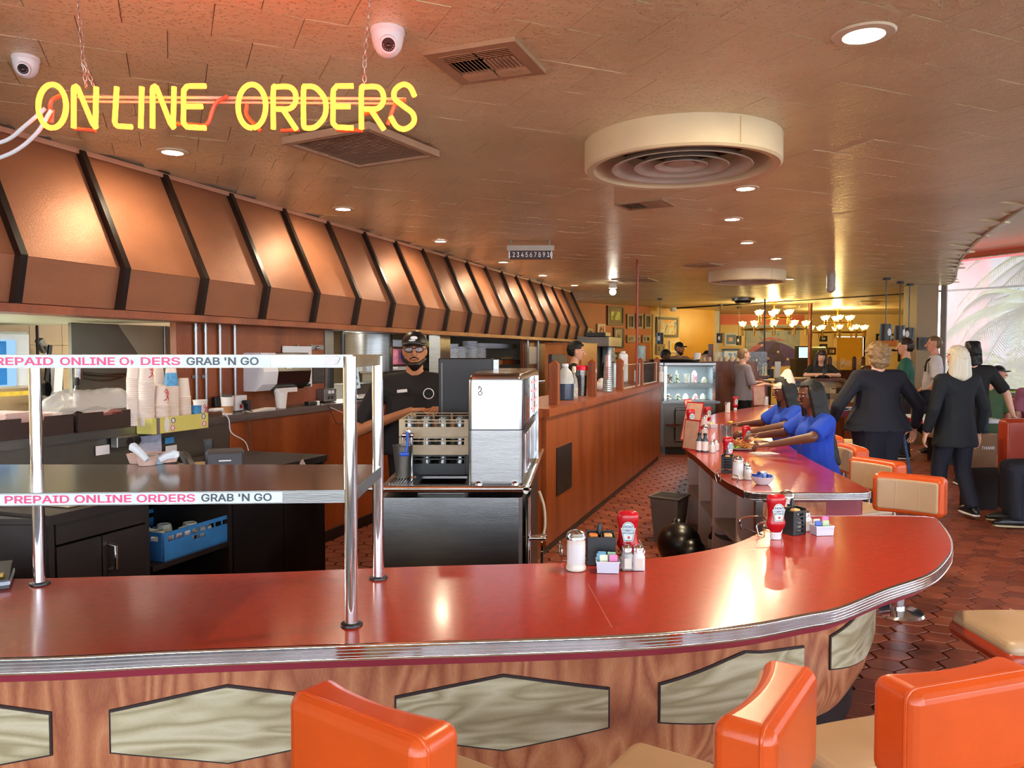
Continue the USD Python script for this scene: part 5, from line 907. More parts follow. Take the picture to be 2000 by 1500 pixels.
# ---------------------------------------------------------------- table-top condiments, built once and repeated
glass_c = pm('sugar_glass', 'd8d4cc', .12, var=.03); salt_c = pm('salt_white', 'd6d9df', .3, var=.02, coat_weight=.6)
def heinz_label(w, h):
    k = Polygon([(-w * .30, -h / 2), (w * .30, -h / 2), (w / 2, h * .18), (w * .40, h * .18), (w * .36, h * .34), (w * .2, h * .46), (0, h / 2), (-w * .2, h * .46), (-w * .36, h * .34), (-w * .40, h * .18), (-w / 2, h * .18)]); return k
def bend_on(m, ry, off):
    """lays a flat standing label on the front of an oval bottle"""
    v, f = m; y = -np.sqrt(np.clip(1 - (v[:, 0] / .043) ** 2, .05, 1)) * ry; return np.c_[v[:, 0], y - off + v[:, 1], v[:, 2]], f
def ketchup(loc, rz, label, group):
    t = thing('ketchup_bottle', label, 'ketchup', loc, rz, group)
    pr = [(0, .030), (.55, .031), (.78, .045), (.98, .060), (1.0, .072), (.86, .088), (.84, .12), (.92, .145), (1.0, .158), (1.0, .172), (.9, .186), (.6, .191), (0, .192)]
    v, f = lathe([(r * .036, z) for r, z in pr], 32); part(t, 'bottle', (v * [1.14, .78, 1], f), M['red_plastic'], smooth=50)
    part(t, 'cap', xf(lathe([(0, 0), (.020, 0), (.0215, .004), (.0215, .027), (.019, .030), (0, .030)], 28), s=(1.1, .85, 1)), M['white'])
    lab = heinz_label(.056, .075); lw = pm('label_white', 'd4e2e6', .4, var=.02)
    part(t, 'label', xf(panel(lab, .0012), (0, -.0275, .118)), lw, smooth=False); part(t, 'label_border', xf(panel(affinity.scale(lab, .9, .92).difference(affinity.scale(lab, .82, .86)), .0004), (0, -.0281, .118)), pm('label_green', '5e8f80', .4), smooth=False)
    ink = pm('label_ink', '30507a', .4)
    for tx, h, z in (('HEINZ', .0085, .132), ('TOMATO', .0072, .119), ('KETCHUP', .0064, .109)): part(t, 'label_words', xf(words(tx, h, .0005, True, .92), (0, -.0282, z)), ink, smooth=False)
    part(t, 'label_tomato', xf(cyl((0, 0, 0), (0, -.0006, 0), .0052, n=14), (.002, -.0280, .096)), pm('tomato_red', 'd2382c', .4)); return t
def sugar(loc, label, group):
    t = thing('sugar_pourer', label, 'sugar pourer', loc, RNG.uniform(-1, 1), group)
    part(t, 'jar', lathe([(0, .0), (.034, 0), (.037, .004), (.037, .012), (.034, .020), (.033, .024), (.033, .112), (.030, .118), (0, .118)], 30), glass_c); part(t, 'sugar', lathe([(.0333, .026), (.0337, .026), (.0337, .098), (.0333, .098), (.0333, .026)], 30), salt_c)
    part(t, 'lid', lathe([(.0345, .112), (.0365, .114), (.0365, .122), (.034, .126), (.031, .136), (.018, .144), (0, .147)], 30), M['chrome']); part(t, 'flap', box(-.008, -.012, .1465, .008, .006, .1485), M['chrome'], smooth=False); return t
def shaker(loc, rz, label, group, fill=True):
    t = thing('salt_shaker', label, 'shaker', loc, rz, group)
    sq = lambda w, z: [(a * w, b * w, z) for a in (-1, 1) for b in (-1, 1)]
    part(t, 'jar', hull(sq(.0185, 0) + sq(.0205, .004) + sq(.0205, .052) + [(.016 * math.cos(a), .016 * math.sin(a), .068) for a in np.arange(12) * PI / 6]), salt_c if fill else pm('pepper_glass', '8b8c8c', .14, var=.3, scale=60), smooth=30)
    for a in range(4): part(t, 'facet', xf(panel(rect(-.013, .008, .013, .046), .0006), (0, -.0211, 0)) if a == 0 else xf(xf(panel(rect(-.013, .008, .013, .046), .0006), (0, -.0211, 0)), rz=a * PI / 2), glass_c, smooth=False)
    part(t, 'lid', lathe([(.0165, .066), (.0195, .068), (.0195, .080), (.0175, .085), (.010, .090), (0, .0915)], 26), M['chrome']); return t
def packets(loc, rz, label, group, cols):
    t = thing('packet_holder', label, 'packet holder', loc, rz, group); w, d, h = .041, .030, .040; sq = lambda s, z: [(a * w * s, b * d * s, z) for a, b in ((-1, -1), (1, -1), (1, 1), (-1, 1))]
    o0, o1, i0, i1 = sq(.93, 0), sq(1, h), sq(.88, .003), sq(.95, h); v = np.array(o0 + o1 + i0 + i1); f = [[0, 2, 1], [0, 3, 2]]
    for k in range(4): j = (k + 1) % 4; f += [[k, j, 4 + j], [k, 4 + j, 4 + k], [4 + k, 4 + j, 12 + j], [4 + k, 12 + j, 12 + k], [8 + j, 8 + k, 12 + k], [8 + j, 12 + k, 12 + j]]
    f += [[8, 9, 10], [8, 10, 11]]; part(t, 'tray', (v, np.array(f)), pm('tray_white', 'cfd6ea', .3, var=.02), smooth=False)
    part(t, 'tray_rim', tube([(a * (w + .001), b * (d + .001), h) for a, b in ((-1, -1), (1, -1), (1, 1), (-1, 1))], .002, 6, closed=True), M['white'])
    for k, (c, x, y, z, r) in enumerate(cols): part(t, 'packet', xf(bx(0, 0, 0, .030, .006, .046, .002), (x, y, z), ry=r, rx=-.12), pm('packet_' + c, c, .5, var=.1, scale=40), smooth=False)
    return t
def caddy(loc, rz, label, group, full=False):
    t = thing('menu_caddy', label, 'caddy', loc, rz, group); w, d, h = .052, .038, .105; bp = pm('black_caddy', '191a20', .42)
    part(t, 'front', box(-w, -d, 0, w, -d + .004, h), bp, smooth=False); part(t, 'back', box(-w, d - .004, 0, w, d, h + .01), bp, smooth=False)
    for a in (-1, 1):
        part(t, 'side', panel(rect(-d + .004, 0, d - .004, h).difference(__import__('shapely').union_all([rect(-.016, .012 + k * .018, .016, .022 + k * .018) for k in range(5)])), .004) if 0 else xf(panel(rect(-d + .004, 0, d - .004, h).difference(__import__('shapely').union_all([rect(-.02, .012 + k * .018, .02, .022 + k * .018) for k in range(5)])), .004), (a * (w - .002) + .002, 0, 0), rz=PI / 2), bp, smooth=False)
    part(t, 'base', box(-w + .004, -d + .004, 0, w - .004, d - .004, .004), bp, smooth=False); part(t, 'divider', box(-.002, -d + .004, .004, .002, d - .004, h + .012), bp, smooth=False)
    for x, c in ((-.028, 'd98038'), (.026, 'c9a26a')): part(t, 'jam_pack', rbox(x, 0, h - .004, .034, .034, .02, .007), pm('jam_' + c, c, .3))
    part(t, 'cap', lathe([(.010, 0), (.010, .03), (.004, .045), (0, .046)], 14, (-.004, .012, h)), M['black']); return t
def wirerack(loc, rz, label, group, w=.14, d=.055):
    t = thing('wire_rack', label, 'wire rack', loc, rz, group)
    for a in (-1, 1): part(t, 'hoop', tube(bez([(a * w, -d, .006), (a * w, -d, .05), (a * w, d + .02, .055), (a * w, d + .02, .006)], 5), .0035, 7), M['chrome'])
    for y in (-d, d): part(t, 'rail', tube([(-w, y, .006), (w, y, .006)], .0035, 7), M['chrome'])
    for y in (-d, d): part(t, 'upper_rail', tube([(-w - .03, y + .03, .036), (-w, y, .034)], .003, 7), M['chrome']); return t
def on1(px, py): return PZ(px, py, CZ) + [0, 0, .0015]
g1 = 'condiments on the near counter, left set'
p = on1(1226, 1096); ketchup(p, -.1, 'red ketchup bottle behind the two shakers on the near counter', g1)
sugar(on1(1125, 1113), 'glass sugar pourer with chrome lid at the left of the near condiment set', g1)
p = on1(1175, 1104); caddy(p + [0, .03, 0], -.03, 'black caddy of jam packs behind the sweetener packets on the near counter', g1)
p = on1(1187, 1117); packets(p + [0, .005, 0], -.08, 'white holder of blue, pink and green sweetener packets, left one on the near counter', g1, [('5f9fc4', -.020, .016, .044, 0), ('8fbf9f', .014, .018, .042, .05), ('d6dfc8', -.014, .000, .036, -.04), ('e07fb8', .020, -.004, .038, .03), ('5f9fc4', -.024, .008, .040, -.05)])
shaker(on1(1224, 1113), .1, 'pepper shaker left of the salt in front of the near ketchup', g1, False); shaker(on1(1247, 1113), -.05, 'salt shaker in front of the near ketchup bottle, right of the pair', g1)
p = on1(1176, 1096); wirerack(p + [0, .02, 0], .02, 'chrome wire rack around the near condiment set, left', g1, .155, .04)
g2 = 'condiments on the near counter, right set'
ketchup(on1(1515, 1053), .1, 'tall red ketchup bottle by the end of the near counter', g2)
p = on1(1545, 1046); caddy(p + [.015, .05, 0], -1.1, 'black caddy right of the ketchup at the near counter end', g2)
sugar(on1(1543, 1024) + [0, .05, 0], 'sugar pourer half hidden behind the ketchup at the counter end', g2)
shaker(on1(1557, 1040), .4, 'pepper shaker beside the black caddy at the counter end', g2, False); shaker(on1(1573, 1037), .2, 'salt shaker between the caddy and the sweetener packets at the counter end', g2)
p = on1(1605, 1044); packets(p, .12, 'white holder of pink and green sweetener packets at the counter end', g2, [('d9d6cf', -.018, .010, .042, 0), ('3f62b8', -.016, .000, .036, 0), ('a9c9a0', .018, .0, .037, .04), ('e86fae', .020, .012, .052, .2)])
wirerack(on1(1490, 1040), 1.9, 'chrome wire rack stand left of the counter-end ketchup', g2, .06, .05)
def on2(px, py): return PZ(px, py, CZ) + [0, 0, .0015]
g3 = 'condiments on the second counter, nearest set'
p = on2(1428, 925); caddy(p + [.0, .08, 0], 1.2, 'black caddy in the wire rack on the second counter edge', g3); ketchup(on2(1424, 914) + [0, .04, .02], .5, 'ketchup bottle standing behind the black caddy on the second counter', g3)
sugar(on2(1441, 936), 'large sugar pourer in the rack on the second counter', g3); shaker(on2(1461, 937), .3, 'salt shaker next to the bowl of creamers', g3); shaker(on2(1458, 930), .3, 'second shaker behind the salt by the creamers', g3); wirerack(on2(1424, 940), 1.25, 'chrome wire rack overhanging the second counter edge', g3, .10, .05)
p = on2(1489, 946); t = thing('creamer_bowl', 'white bowl heaped with blue creamer pots', 'bowl', p); part(t, 'bowl', lathe([(0, .003), (.035, 0), (.045, .006), (.073, .048), (.076, .05), (.072, .05), (.042, .009), (0, .008)], 36), M['white'])
for k in range(13): a = k * 2.4; r = .010 + .046 * math.sqrt(k / 13); part(t, 'creamer', xf(lathe([(0, 0), (.013, 0), (.018, .018), (.021, .020), (0, .021)], 12), (r * math.cos(a), r * math.sin(a), .050 - .018 * (r / .05) ** 2 + .006 * RNG.rand()), rx=RNG.uniform(-.7, .7), ry=RNG.uniform(-.7, .7)), pm(['creamer_blue', 'creamer_navy', 'creamer_sky'][k % 3], ['2450b8', '1d3f9c', '7f9fe0'][k % 3], .3, var=.3, scale=60))
g4 = 'condiments on the second counter, menu set'
p = on2(1362, 893)
def menu(loc, rz, label, w=.14, h=.27, lean=-.12):
    t = thing('menu', label, 'menu', loc, rz, 'red menus in the rack')
    part(t, 'cover', xf(box(-w / 2, -.002, 0, w / 2, .002, h), rx=lean), pm('menu_red', 'b5182c', .35), smooth=False); part(t, 'page', xf(box(-w / 2 + .01, -.0035, .01, w / 2 - .012, -.0022, h - .012), rx=lean), pm('menu_page', 'c9a28e', .5, var=.12, scale=14), smooth=False)
menu(on2(1349, 880) + [0, .03, 0], -1.15, 'red menu leaning at the edge of the second counter, nearest', .20, .25); menu(on2(1345, 862), -.95, 'red menu standing behind the nearest one', .2, .36, -.25); menu(on2(1362, 850), .9, 'red menu opening the other way behind the condiment bottles', .17, .36, -.3)
ketchup(on2(1352, 868) + [.03, .2, .1], .3, 'ketchup bottle half hidden between the standing menus', g4)
for i, (x, y) in enumerate(((1366, 882), (1377, 883))):
    t = thing('syrup_bottle', ['dark syrup bottle with a pale label, left one by the menus', 'dark syrup bottle with a pale label, right one by the menus'][i], 'bottle', on2(x, y), .2, g4); part(t, 'bottle', lathe([(0, 0), (.025, 0), (.026, .09), (.012, .115), (.012, .13), (0, .13)], 20), pm('steel_blue_bottle', '3a4a58', .25)); part(t, 'label', lathe([(.0262, .012), (.0268, .012), (.0272, .085), (.0266, .085), (.0262, .012)], 20), M['paper']); part(t, 'cap', cyl((0, 0, .131), (0, 0, .15), .015), M['black'])
shaker(on2(1391, 884), .3, 'salt shaker right of the syrup bottles', g4); shaker(on2(1398, 880), .3, 'salt shaker behind the one by the syrup bottles', g4); sugar(on2(1375, 862), 'sugar pourer behind the syrup bottles', g4); sugar(on2(1375, 838), 'sugar pourer farther back beside the standing menus', g4)
ketchup(on2(1382, 828), .4, 'ketchup bottle beyond the sugar pourer near the standing menus', g4); packets(on2(1392, 836), .3, 'white packet holder beyond the standing menus', g4, [('e8d070', 0, 0, .04, 0), ('d9d6cf', -.02, .0, .038, .1)])
g5 = 'condiments at the far part of the second counter'
sugar(on2(1421, 806), 'sugar pourer in front of the waitress', g5); ketchup(on2(1436, 801), .3, 'ketchup bottle in front of the waitress', g5); sugar(on2(1496, 792), 'sugar pourer by the far menu near the beanie', g5); menu(on2(1488, 793) + [0, .1, 0], .2, 'white-paged red menu by the far sugar pourer', .2, .3)
# food and drink of the two guests
def plate(loc, label, r=.13):
    t = thing('plate', label, 'plate', loc, 0, 'plates of the two guests'); part(t, 'dish', lathe([(0, .004), (r * .55, 0), (r * .65, .006), (r, .018), (r * 1.01, .021), (r * .64, .010), (0, .008)], 36), M['white']); return t
p = on2(1445, 878); plate(p, 'white plate under the heap of fries and lettuce')
obj('fries', join(*[xf(box(-.004, -.035, -.004, .004, .035, .004), (p[0] + RNG.normal(0, .04), p[1] + RNG.normal(0, .035), p[2] + .02 + abs(RNG.normal(0, .022))), rz=RNG.uniform(0, 3.1), rx=RNG.uniform(-.5, .5)) for _ in range(170)]), pm('fried_brown', 'b8763a', .5, var=.25, scale=60), 'heap of golden brown fries on the nearer plate', 'fries', kind='stuff', smooth=False)
obj('lettuce', join(*[xf(ball((0, 0, 0), (.02, .016, .004), 1), (p[0] - .05 + RNG.normal(0, .03), p[1] - .03 + RNG.normal(0, .03), p[2] + .022 + .01 * RNG.rand()), rx=RNG.uniform(-.6, .6), ry=RNG.uniform(-.6, .6)) for _ in range(24)]), pm('lettuce_green', '6f9a35', .5, var=.3, scale=40), 'green lettuce around the fries', 'lettuce', kind='stuff', smooth=False)
p2 = on2(1482, 870) ; p2 = np.array([p2[0] + .02, p2[1] + .02, p2[2]]); plate(p2, 'plate with browned meat in front of the nearer blue-shirted guest', .125); obj('meat', join(ball(p2 + [0, 0, .025], (.06, .045, .018)), ball(p2 + [.05, .03, .022], (.035, .03, .012))), pm('browned_meat', '5a3020', .5, var=.3, scale=30), 'browned meat on the plate of the nearer guest', 'food')
p3 = on2(1442, 856); plate(p3, 'plate with dark food in front of the guest in the beanie', .12); obj('burger_half', join(ball(p3 + [0, 0, .03], (.05, .045, .022)), ball(p3 + [-.05, .02, .025], (.03, .03, .015))), pm('dark_food', '4a2618', .5, var=.3, scale=30), 'dark burger half on the plate of the beanie guest', 'food')
ketchup(on2(1457, 877), .5, 'ketchup bottle standing between the fries and the guest in blue', 'guest ketchup')
for i, (x, y) in enumerate(((1411, 862), (1419, 866), (1427, 858))):
    t = thing('tumbler', ['empty tall tumbler, leftmost of three', 'tall tumbler with a yellow lemon wedge inside', 'tall tumbler with a yellow straw rim, rightmost of three'][i], 'glass', on2(x, y), 0, 'tumblers by the fries'); part(t, 'glass', lathe([(0, .004), (.030, .0), (.036, .15), (.034, .15), (.028, .008), (0, .008)], 22), M['smoke'])
    if i: part(t, 'lemon', ball((.0, 0, .04 if i == 1 else .155), (.022, .018, .012)), pm('lemon_yellow', 'e8b820', .4))
p = on2(1492, 886); obj('napkin', join(xf(box(-.10, -.06, 0, .10, .06, .0025), p, rz=.3), xf(box(-.09, -.05, .0035, .06, .05, .006), p, rz=-.25)), M['paper'], 'folded white paper napkin on the second counter', 'napkin', smooth=False)
obj('fork', xf(join(box(-.004, -.09, 0, .004, .05, .003), box(-.011, .05, 0, .011, .09, .003)), on2(1486, 880) + [0, 0, .009], rz=-1.2), M['chrome'], 'steel fork lying on the napkin', 'fork', smooth=False)
# under the second counter
def und(px, py, z): return PZ(px, py, z)
sp = und(1445, 1003, .427); t = thing('salad_bowl', 'white bowl of dark green lettuce on the shelf under the second counter', 'bowl', sp); part(t, 'bowl', lathe([(0, .004), (.07, 0), (.13, .05), (.127, .052), (.07, .008), (0, .008)], 30), M['white']); part(t, 'leaves', join(*[xf(ball((0, 0, 0), (.028, .02, .006), 1), (RNG.normal(0, .05), RNG.normal(0, .05), .055 + .03 * RNG.rand()), rx=RNG.uniform(-1, 1), ry=RNG.uniform(-1, 1)) for _ in range(34)]), pm('dark_lettuce', '2a3a18', .45, var=.5, scale=40), kind='stuff', smooth=False)
sp = PZ(1447, 1030, .36) ; t = thing('serving_tray', 'round black serving tray leaning out of the lower shelf', 'tray', (sp[0], sp[1] - .02, .30), .3); part(t, 'disc', xf(lathe([(0, 0), (.17, 0), (.19, .012), (.185, .014), (.165, .005), (0, .005)], 36), rx=.05, s=(1, .75, 1)), M['black']); part(t, 'rim', xf(tube([(.188 * math.cos(a), .141 * math.sin(a), .013) for a in np.arange(36) * PI / 18], .004, 6, closed=True), rx=.05), M['black'])
bot = [('dark hot sauce bottle with a white label on the bottom shelf', '2a1210', 'e6e0e0', .05, .22, 1364, 1035), ('amber sauce bottle on the bottom shelf', 'a85a18', 'c98a30', .045, .22, 1378, 1035), ('red condiment bottle with yellow cap on the bottom shelf', '8f1c14', 'd8a020', .05, .15, 1360, 1052), ('dark bottle beside the divider on the bottom shelf', '1c1414', 'b8b0a8', .045, .18, 1388, 1048)]
for i, (lab, c, lc_, r, h, x, y) in enumerate(bot):
    p = ins(.10 + .08 * (i % 2))[24 + 0 * i] ; a, b = ins(.10)[15 + i * 2], ins(.22)[15 + i * 2]; q_ = a if i % 2 else b
    t = thing('sauce_bottle', lab, 'bottle', (q_[0], q_[1], .087), 0, 'bottles under the second counter'); part(t, 'bottle', lathe([(0, 0), (r * .8, 0), (r * .8, h * .6), (r * .3, h * .8), (r * .3, h), (0, h)], 18), pm('bottle_' + c, c, .2)); part(t, 'label', lathe([(r * .805, h * .1), (r * .82, h * .1), (r * .82, h * .5), (r * .805, h * .5), (r * .805, h * .1)], 18), pm('blabel_' + lc_, lc_, .5)); part(t, 'cap', cyl((0, 0, h + .001), (0, 0, h + .03), r * .36), pm('bcap_' + lc_, lc_, .4))
t = thing('bus_tub', 'grey plastic tub on the floor beside the white shelves', 'tub', (1.30, 6.3, 0), .2); tubg = pm('grey_tub', '6a6664', .5)
part(t, 'tub', lathe([(0, .02), (.13, .0), (.17, .36), (.19, .37), (.19, .38), (.165, .38), (.125, .03), (0, .03)], 4), tubg, smooth=False)
obj('trash_bag', join(ball((0, 0, .16), (.16, .17, .16)), ball((.05, -.1, .12), (.12, .12, .12)), ball((.0, .05, .29), (.05, .05, .05))), pm('black_film', '0c0b0d', .3, bump=.6, bscale=20), 'black rubbish bag on the floor under the second counter', 'rubbish bag', (1.22, 5.55, 0), 0)
t = thing('paper_bin', 'tan paper sack on the upper shelf under the second counter', 'bag', (*ins(.18)[20], .427), .3); part(t, 'sack', hull([(-.09, -.06, 0), (.09, -.06, 0), (.09, .06, 0), (-.09, .06, 0), (-.1, -.07, .24), (.1, -.06, .24), (.1, .06, .24), (-.1, .06, .24)]), pm('tan_sack', '9a7a62', .6), smooth=False)
# ---------------------------------------------------------------- stools
def bendy(m, k):
    v, f = m; v = v.copy(); v[:, 1] += np.where(v[:, 1] > .0, k * v[:, 0] ** 2, 0); return v, f
def stool(loc, rz, label, group='stools at the counters'):
    t = thing('counter_stool', label, 'stool', loc, rz, group)
    W, T, B, TH = .20, .80, .56, .105
    sh = rbox(0, 0, 0, 2 * W, TH, T - B, .032, 16); v, f = sh; mm = trimesh.Trimesh(v, f).subdivide_to_size(.05); sh = bendy((np.array(mm.vertices), np.array(mm.faces)), .75)
    part(t, 'backrest', xf(sh, (0, -.225, (T + B) / 2)), M['orange'], smooth=50)
    fp_ = rbox(0, 0, 0, 2 * W - .055, .03, T - B - .05, .014, 12); mm = trimesh.Trimesh(*fp_).subdivide_to_size(.05); v = np.array(mm.vertices); v[:, 1] += .75 * v[:, 0] ** 2
    part(t, 'back_cushion', xf((v, np.array(mm.faces)), (0, -.225 + TH / 2 - .004, (T + B) / 2)), M['beige_vinyl'], smooth=50)
    for a in (-.065, .065): part(t, 'seam', tube([(a, -.225 + TH / 2 + .013, B + .04), (a, -.225 + TH / 2 + .0135, T - .04)], .003, 6), M['beige_vinyl'])
    r = [(x, z) for x, z in rect(-W + .004, B + .004, W - .004, T - .004).buffer(-.028).buffer(.028).exterior.coords][:-1]
    part(t, 'piping', tube([(x, -.225 - .026, z) for x, z in r], .0055, 8, closed=True), M['orange'])
    part(t, 'seat_shell', rbox(0, .02, .42, .41, .39, .075, .035, 16), M['orange_dark'], smooth=50)
    cu = rbox(0, .02, .458, .39, .37, .07, .032, 16); mm = trimesh.Trimesh(*cu).subdivide_to_size(.04); v = np.array(mm.vertices); v[:, 2] += np.where(v[:, 2] > .46, .016 * np.exp(-(v[:, 0] ** 2 + (v[:, 1] - .02) ** 2) / .02), 0)
    part(t, 'seat_cushion', (v, np.array(mm.faces)), M['beige_vinyl'], smooth=50)
    part(t, 'cushion_seam', tube(bez([(-.19, -.04, .492), (-.08, -.055, .5), (.08, -.055, .5), (.19, -.04, .492)], 5), .003, 6), M['beige_vinyl'])
    for a in (-.09, .09): part(t, 'back_support', tube(bez([(a, .0, .385), (a, -.16, .385), (a, -.235, .43), (a, -.235, .60)], 6), .011, 8), M['chrome'])
    part(t, 'pedestal', cyl((0, .02, .02), (0, .02, .40), .04, .04, 20), M['chrome']); part(t, 'foot_plate', lathe([(0, 0), (.15, 0), (.14, .014), (.05, .022), (0, .022)], 28, (0, .02, 0)), M['chrome']); return t
def stool_back(c, ang, label):
    """the stool whose backrest stands at plan point c and which faces the direction ang"""
    d = np.array([math.cos(ang), math.sin(ang)]); p = np.array(c) + d * .225; return (p[0], p[1], 0.0), ang - PI / 2, label
L = [stool_back((-.31, 1.60), math.atan2(.82, .57), 'orange stool back at the lower left, seen from behind with worn corner'), stool_back((.585, 1.68), math.atan2(.56, -.83), 'orange stool seen edge-on in the lower middle'),
     stool_back((1.06, 1.775), math.atan2(.95, -.31), 'wide orange stool back at the lower right corner'), ((2.02, 2.95, 0), PI / 2 + .0, 'stool with beige seat by the tip of the near counter, back out of view'),
     stool_back((2.46, 4.72), math.atan2(-.77, -.64) + .0, 'stool with beige front facing the viewer at the second counter end'), stool_back((2.60, 5.42), math.atan2(-.42, -.9), 'second stool along the second counter, half turned'),
     stool_back((2.78, 6.22), math.atan2(.05, -1), 'stool behind the nearer guest in the blue shirt'), stool_back((2.95, 7.05), math.atan2(.1, -1), 'stool of the guest in the beanie'),
     ((3.75, 8.6, 0), math.atan2(.55, -.83) - PI / 2, 'empty far stool left of the woman with the cane'), ((4.1, 9.25, 0), math.atan2(.55, -.83) - PI / 2, 'farthest empty stool, nearly hidden by the woman with the cane')]
src = stool(*L[0])
for a in L[1:]: copy(src, a[2], a[0], a[1])
# ---------------------------------------------------------------- outer walls, with the daylight windows behind the viewer
def vwall(A, B, z0, z1, th=.12, openings=()):
    """a wall over the plan line A to B (faces its right-hand side); openings are (from, to, z0, z1) along it"""
    A, B = np.array(A, float), np.array(B, float); L = np.linalg.norm(B - A); a = math.atan2(*(B - A)[::-1]); g = rect(0, z0, L, z1)
    for o in openings: g = g.difference(rect(o[0], o[2], o[1], o[3]))
    v, f = panel(g, th); return xf((v, f), (A[0], A[1], 0), rz=a)
rear_m = pm('rear_wall_paint', 'b89a74', .6)
struct('wall_rear', vwall((7.5, -3.2), (-6.0, -3.2), 0, ZC, .15, [(.3 + k * 2.2, 2.2 + k * 2.2, .35, 2.62) for k in range(6)]), rear_m)
struct('wall_side', vwall((-6.0, -3.2), (-2.75, 2.45), 0, ZC, .15), rear_m)
struct('wall_side', vwall((11.6, 4.4), (7.5, -3.2), 0, ZU, .15, [(.4 + k * 2.1, 2.3 + k * 2.1, .35, 3.05) for k in range(4)]), rear_m)
# ---------------------------------------------------------------- far walls
oA, oB = PZ(1085, 589.5, ZC)[:2], PZ(1271, 600.5, ZC)[:2]; yA, yB = oB, PZ(1396, 607.5, ZC)[:2]
FY = 23.5
struct('wall_far', vwall(oA, oB, 0, ZC + .02), M['orange_wall']); struct('wall_far', vwall(yA, yB, 0, ZC + .02), M['yellow_wall'])
dx0, dx1, dzt = PY(1634, 655, FY)[0], PY(1690, 655, FY)[0], PY(1660, 657, FY)[2]
struct('wall_far', vwall((5.0, FY), (13.0, FY), 0, ZC + .02, .12, [(dx0 - 5.0, dx1 - 5.0, 0, dzt)]), M['cream_wall'])
struct('wall_far', vwall(yB + [.0, .02], (yB[0], FY), 0, ZC + .02), M['cream_wall']); struct('wall_far', vwall((12.7, FY), (7.42, 13.66), 0, ZU), M['cream_wall'])
struct('trim', box(5.3, FY - .03, PY(1450, 634, FY)[2], PY(1570, 634, FY)[0], FY - .001, ZC), M['pink_wall'], 'coral painted band along the top of the far wall')
struct('trim', vwall(yB, yB + [.14, .0], 0, ZC, .14), pm('pale_blue_trim', 'a9aaa8', .4))
d = struct('door', box(dx0 + .02, FY + .10, .0, dx1 - .02, FY + .14, dzt - .02), M['yellow_wall'], 'plain ochre door recessed in the far cream wall')
part(d, 'door_frame', join(box(dx0 - .12, FY - .04, 0, dx0, FY + .1, dzt + .1), box(dx1, FY - .04, 0, dx1 + .12, FY + .1, dzt + .1), box(dx0, FY - .04, dzt, dx1, FY + .1, dzt + .1)), M['cream_wall'], smooth=False)
struct('wall_column', box(6.86, 13.05, 0, 7.22, 13.5, ZC), M['tan_wall'], 'plain tan wall pier beside the window')
class VP:
    """a vertical plane over the plan line A to B, for hanging flat things on"""
    def __init__(s, A, B): s.A, s.B = np.array(A, float), np.array(B, float); s.u = (s.B - s.A) / np.linalg.norm(s.B - s.A); s.rz = math.atan2(s.u[1], s.u[0]); s.n = np.array([s.u[1], -s.u[0]])
    def at(s, px, py):
        d = ray(px, py); k = (s.A @ s.n) / (d[:2] @ s.n); return np.array([0, 0, EYE]) + d * k
OWALL, YWALL, FWALL = VP(oA, oB), VP(yA, yB), VP((5, FY), (13, FY))
def speckle(name, cols, scale, rough=.5):
    if name in MATS: return MATS[name]
    n = len(cols); MATS[name] = usdkit.material(stage, '/World/Looks/' + name, {'tc': ('texture_coordinate', {}), 'n': ('noise_texture', {'scale': scale, 'detail': 3.0, 'distortion': .6}), 'r': ('rgb_ramp', {'ramp': [(.30 + .4 * k / max(1, n - 1), lin(c)) for k, c in enumerate(cols)], 'interpolate': False}), 'p': ('principled_bsdf', {'roughness': rough})}, [('tc.object', 'n.vector'), ('n.fac', 'r.fac'), ('r.color', 'p.base_color')], 'p.BSDF'); return MATS[name]
def picture(W, c, label, frame, cols, matc=None, scale=9, fw=.05, mw=.08, group='framed pictures on the far walls'):
    p0, p1 = W.at(c[0], c[3]), W.at(c[2], c[1]); m = (p0 + p1) / 2; w, h = np.linalg.norm((p1 - p0)[:2]) / 2, (p1[2] - p0[2]); o = W.n * .005
    t = thing('picture', label, 'picture', (m[0] + o[0], m[1] + o[1], min(p0[2], p1[2])), W.rz, group); fr = pm('frame_' + frame, frame, .4)
    part(t, 'frame', panel(rect(-w, 0, w, h).difference(rect(-w + fw, fw, w - fw, h - fw)), .035, -.036), fr, smooth=False)
    if matc: part(t, 'mount', panel(rect(-w + fw, fw, w - fw, h - fw), .01, -.015), pm('mount_' + matc, matc, .6), smooth=False)
    else: mw = 0
    part(t, 'print', panel(rect(-w + fw + mw, fw + mw, w - fw - mw, h - fw - mw), .006, -.022), speckle('print_' + '_'.join(cols) + str(scale).replace('.', 'p'), cols, scale), smooth=False); return t
pal = dict(gr=['5a6a20', 'a9b040', 'd0c86a', '8fa030'], gray=['4a4238', '8a8070', 'b0a890', '6a6254'], doc=['e0d4b8', 'd8ccb0', 'c9b998', 'e6dcc4'], red=['7a2a20', 'c98a70', '5a1a18', '9a4a38'], car=['8a8a80', 'd6dac0', 'e0b060', 'c8d4c8', '5a5a54'], yel=['e0b020', 'f0c830', '2a2018', 'e0b020'], blue=['6a8ab8', 'd8b8a8', 'c9d0d8', '7f9fc8'], bl2=['d0d8e6', '5a78b8', 'c0cce0'], dark=['15130f', '2c2a28', '8a8a8a', '1a1816'])
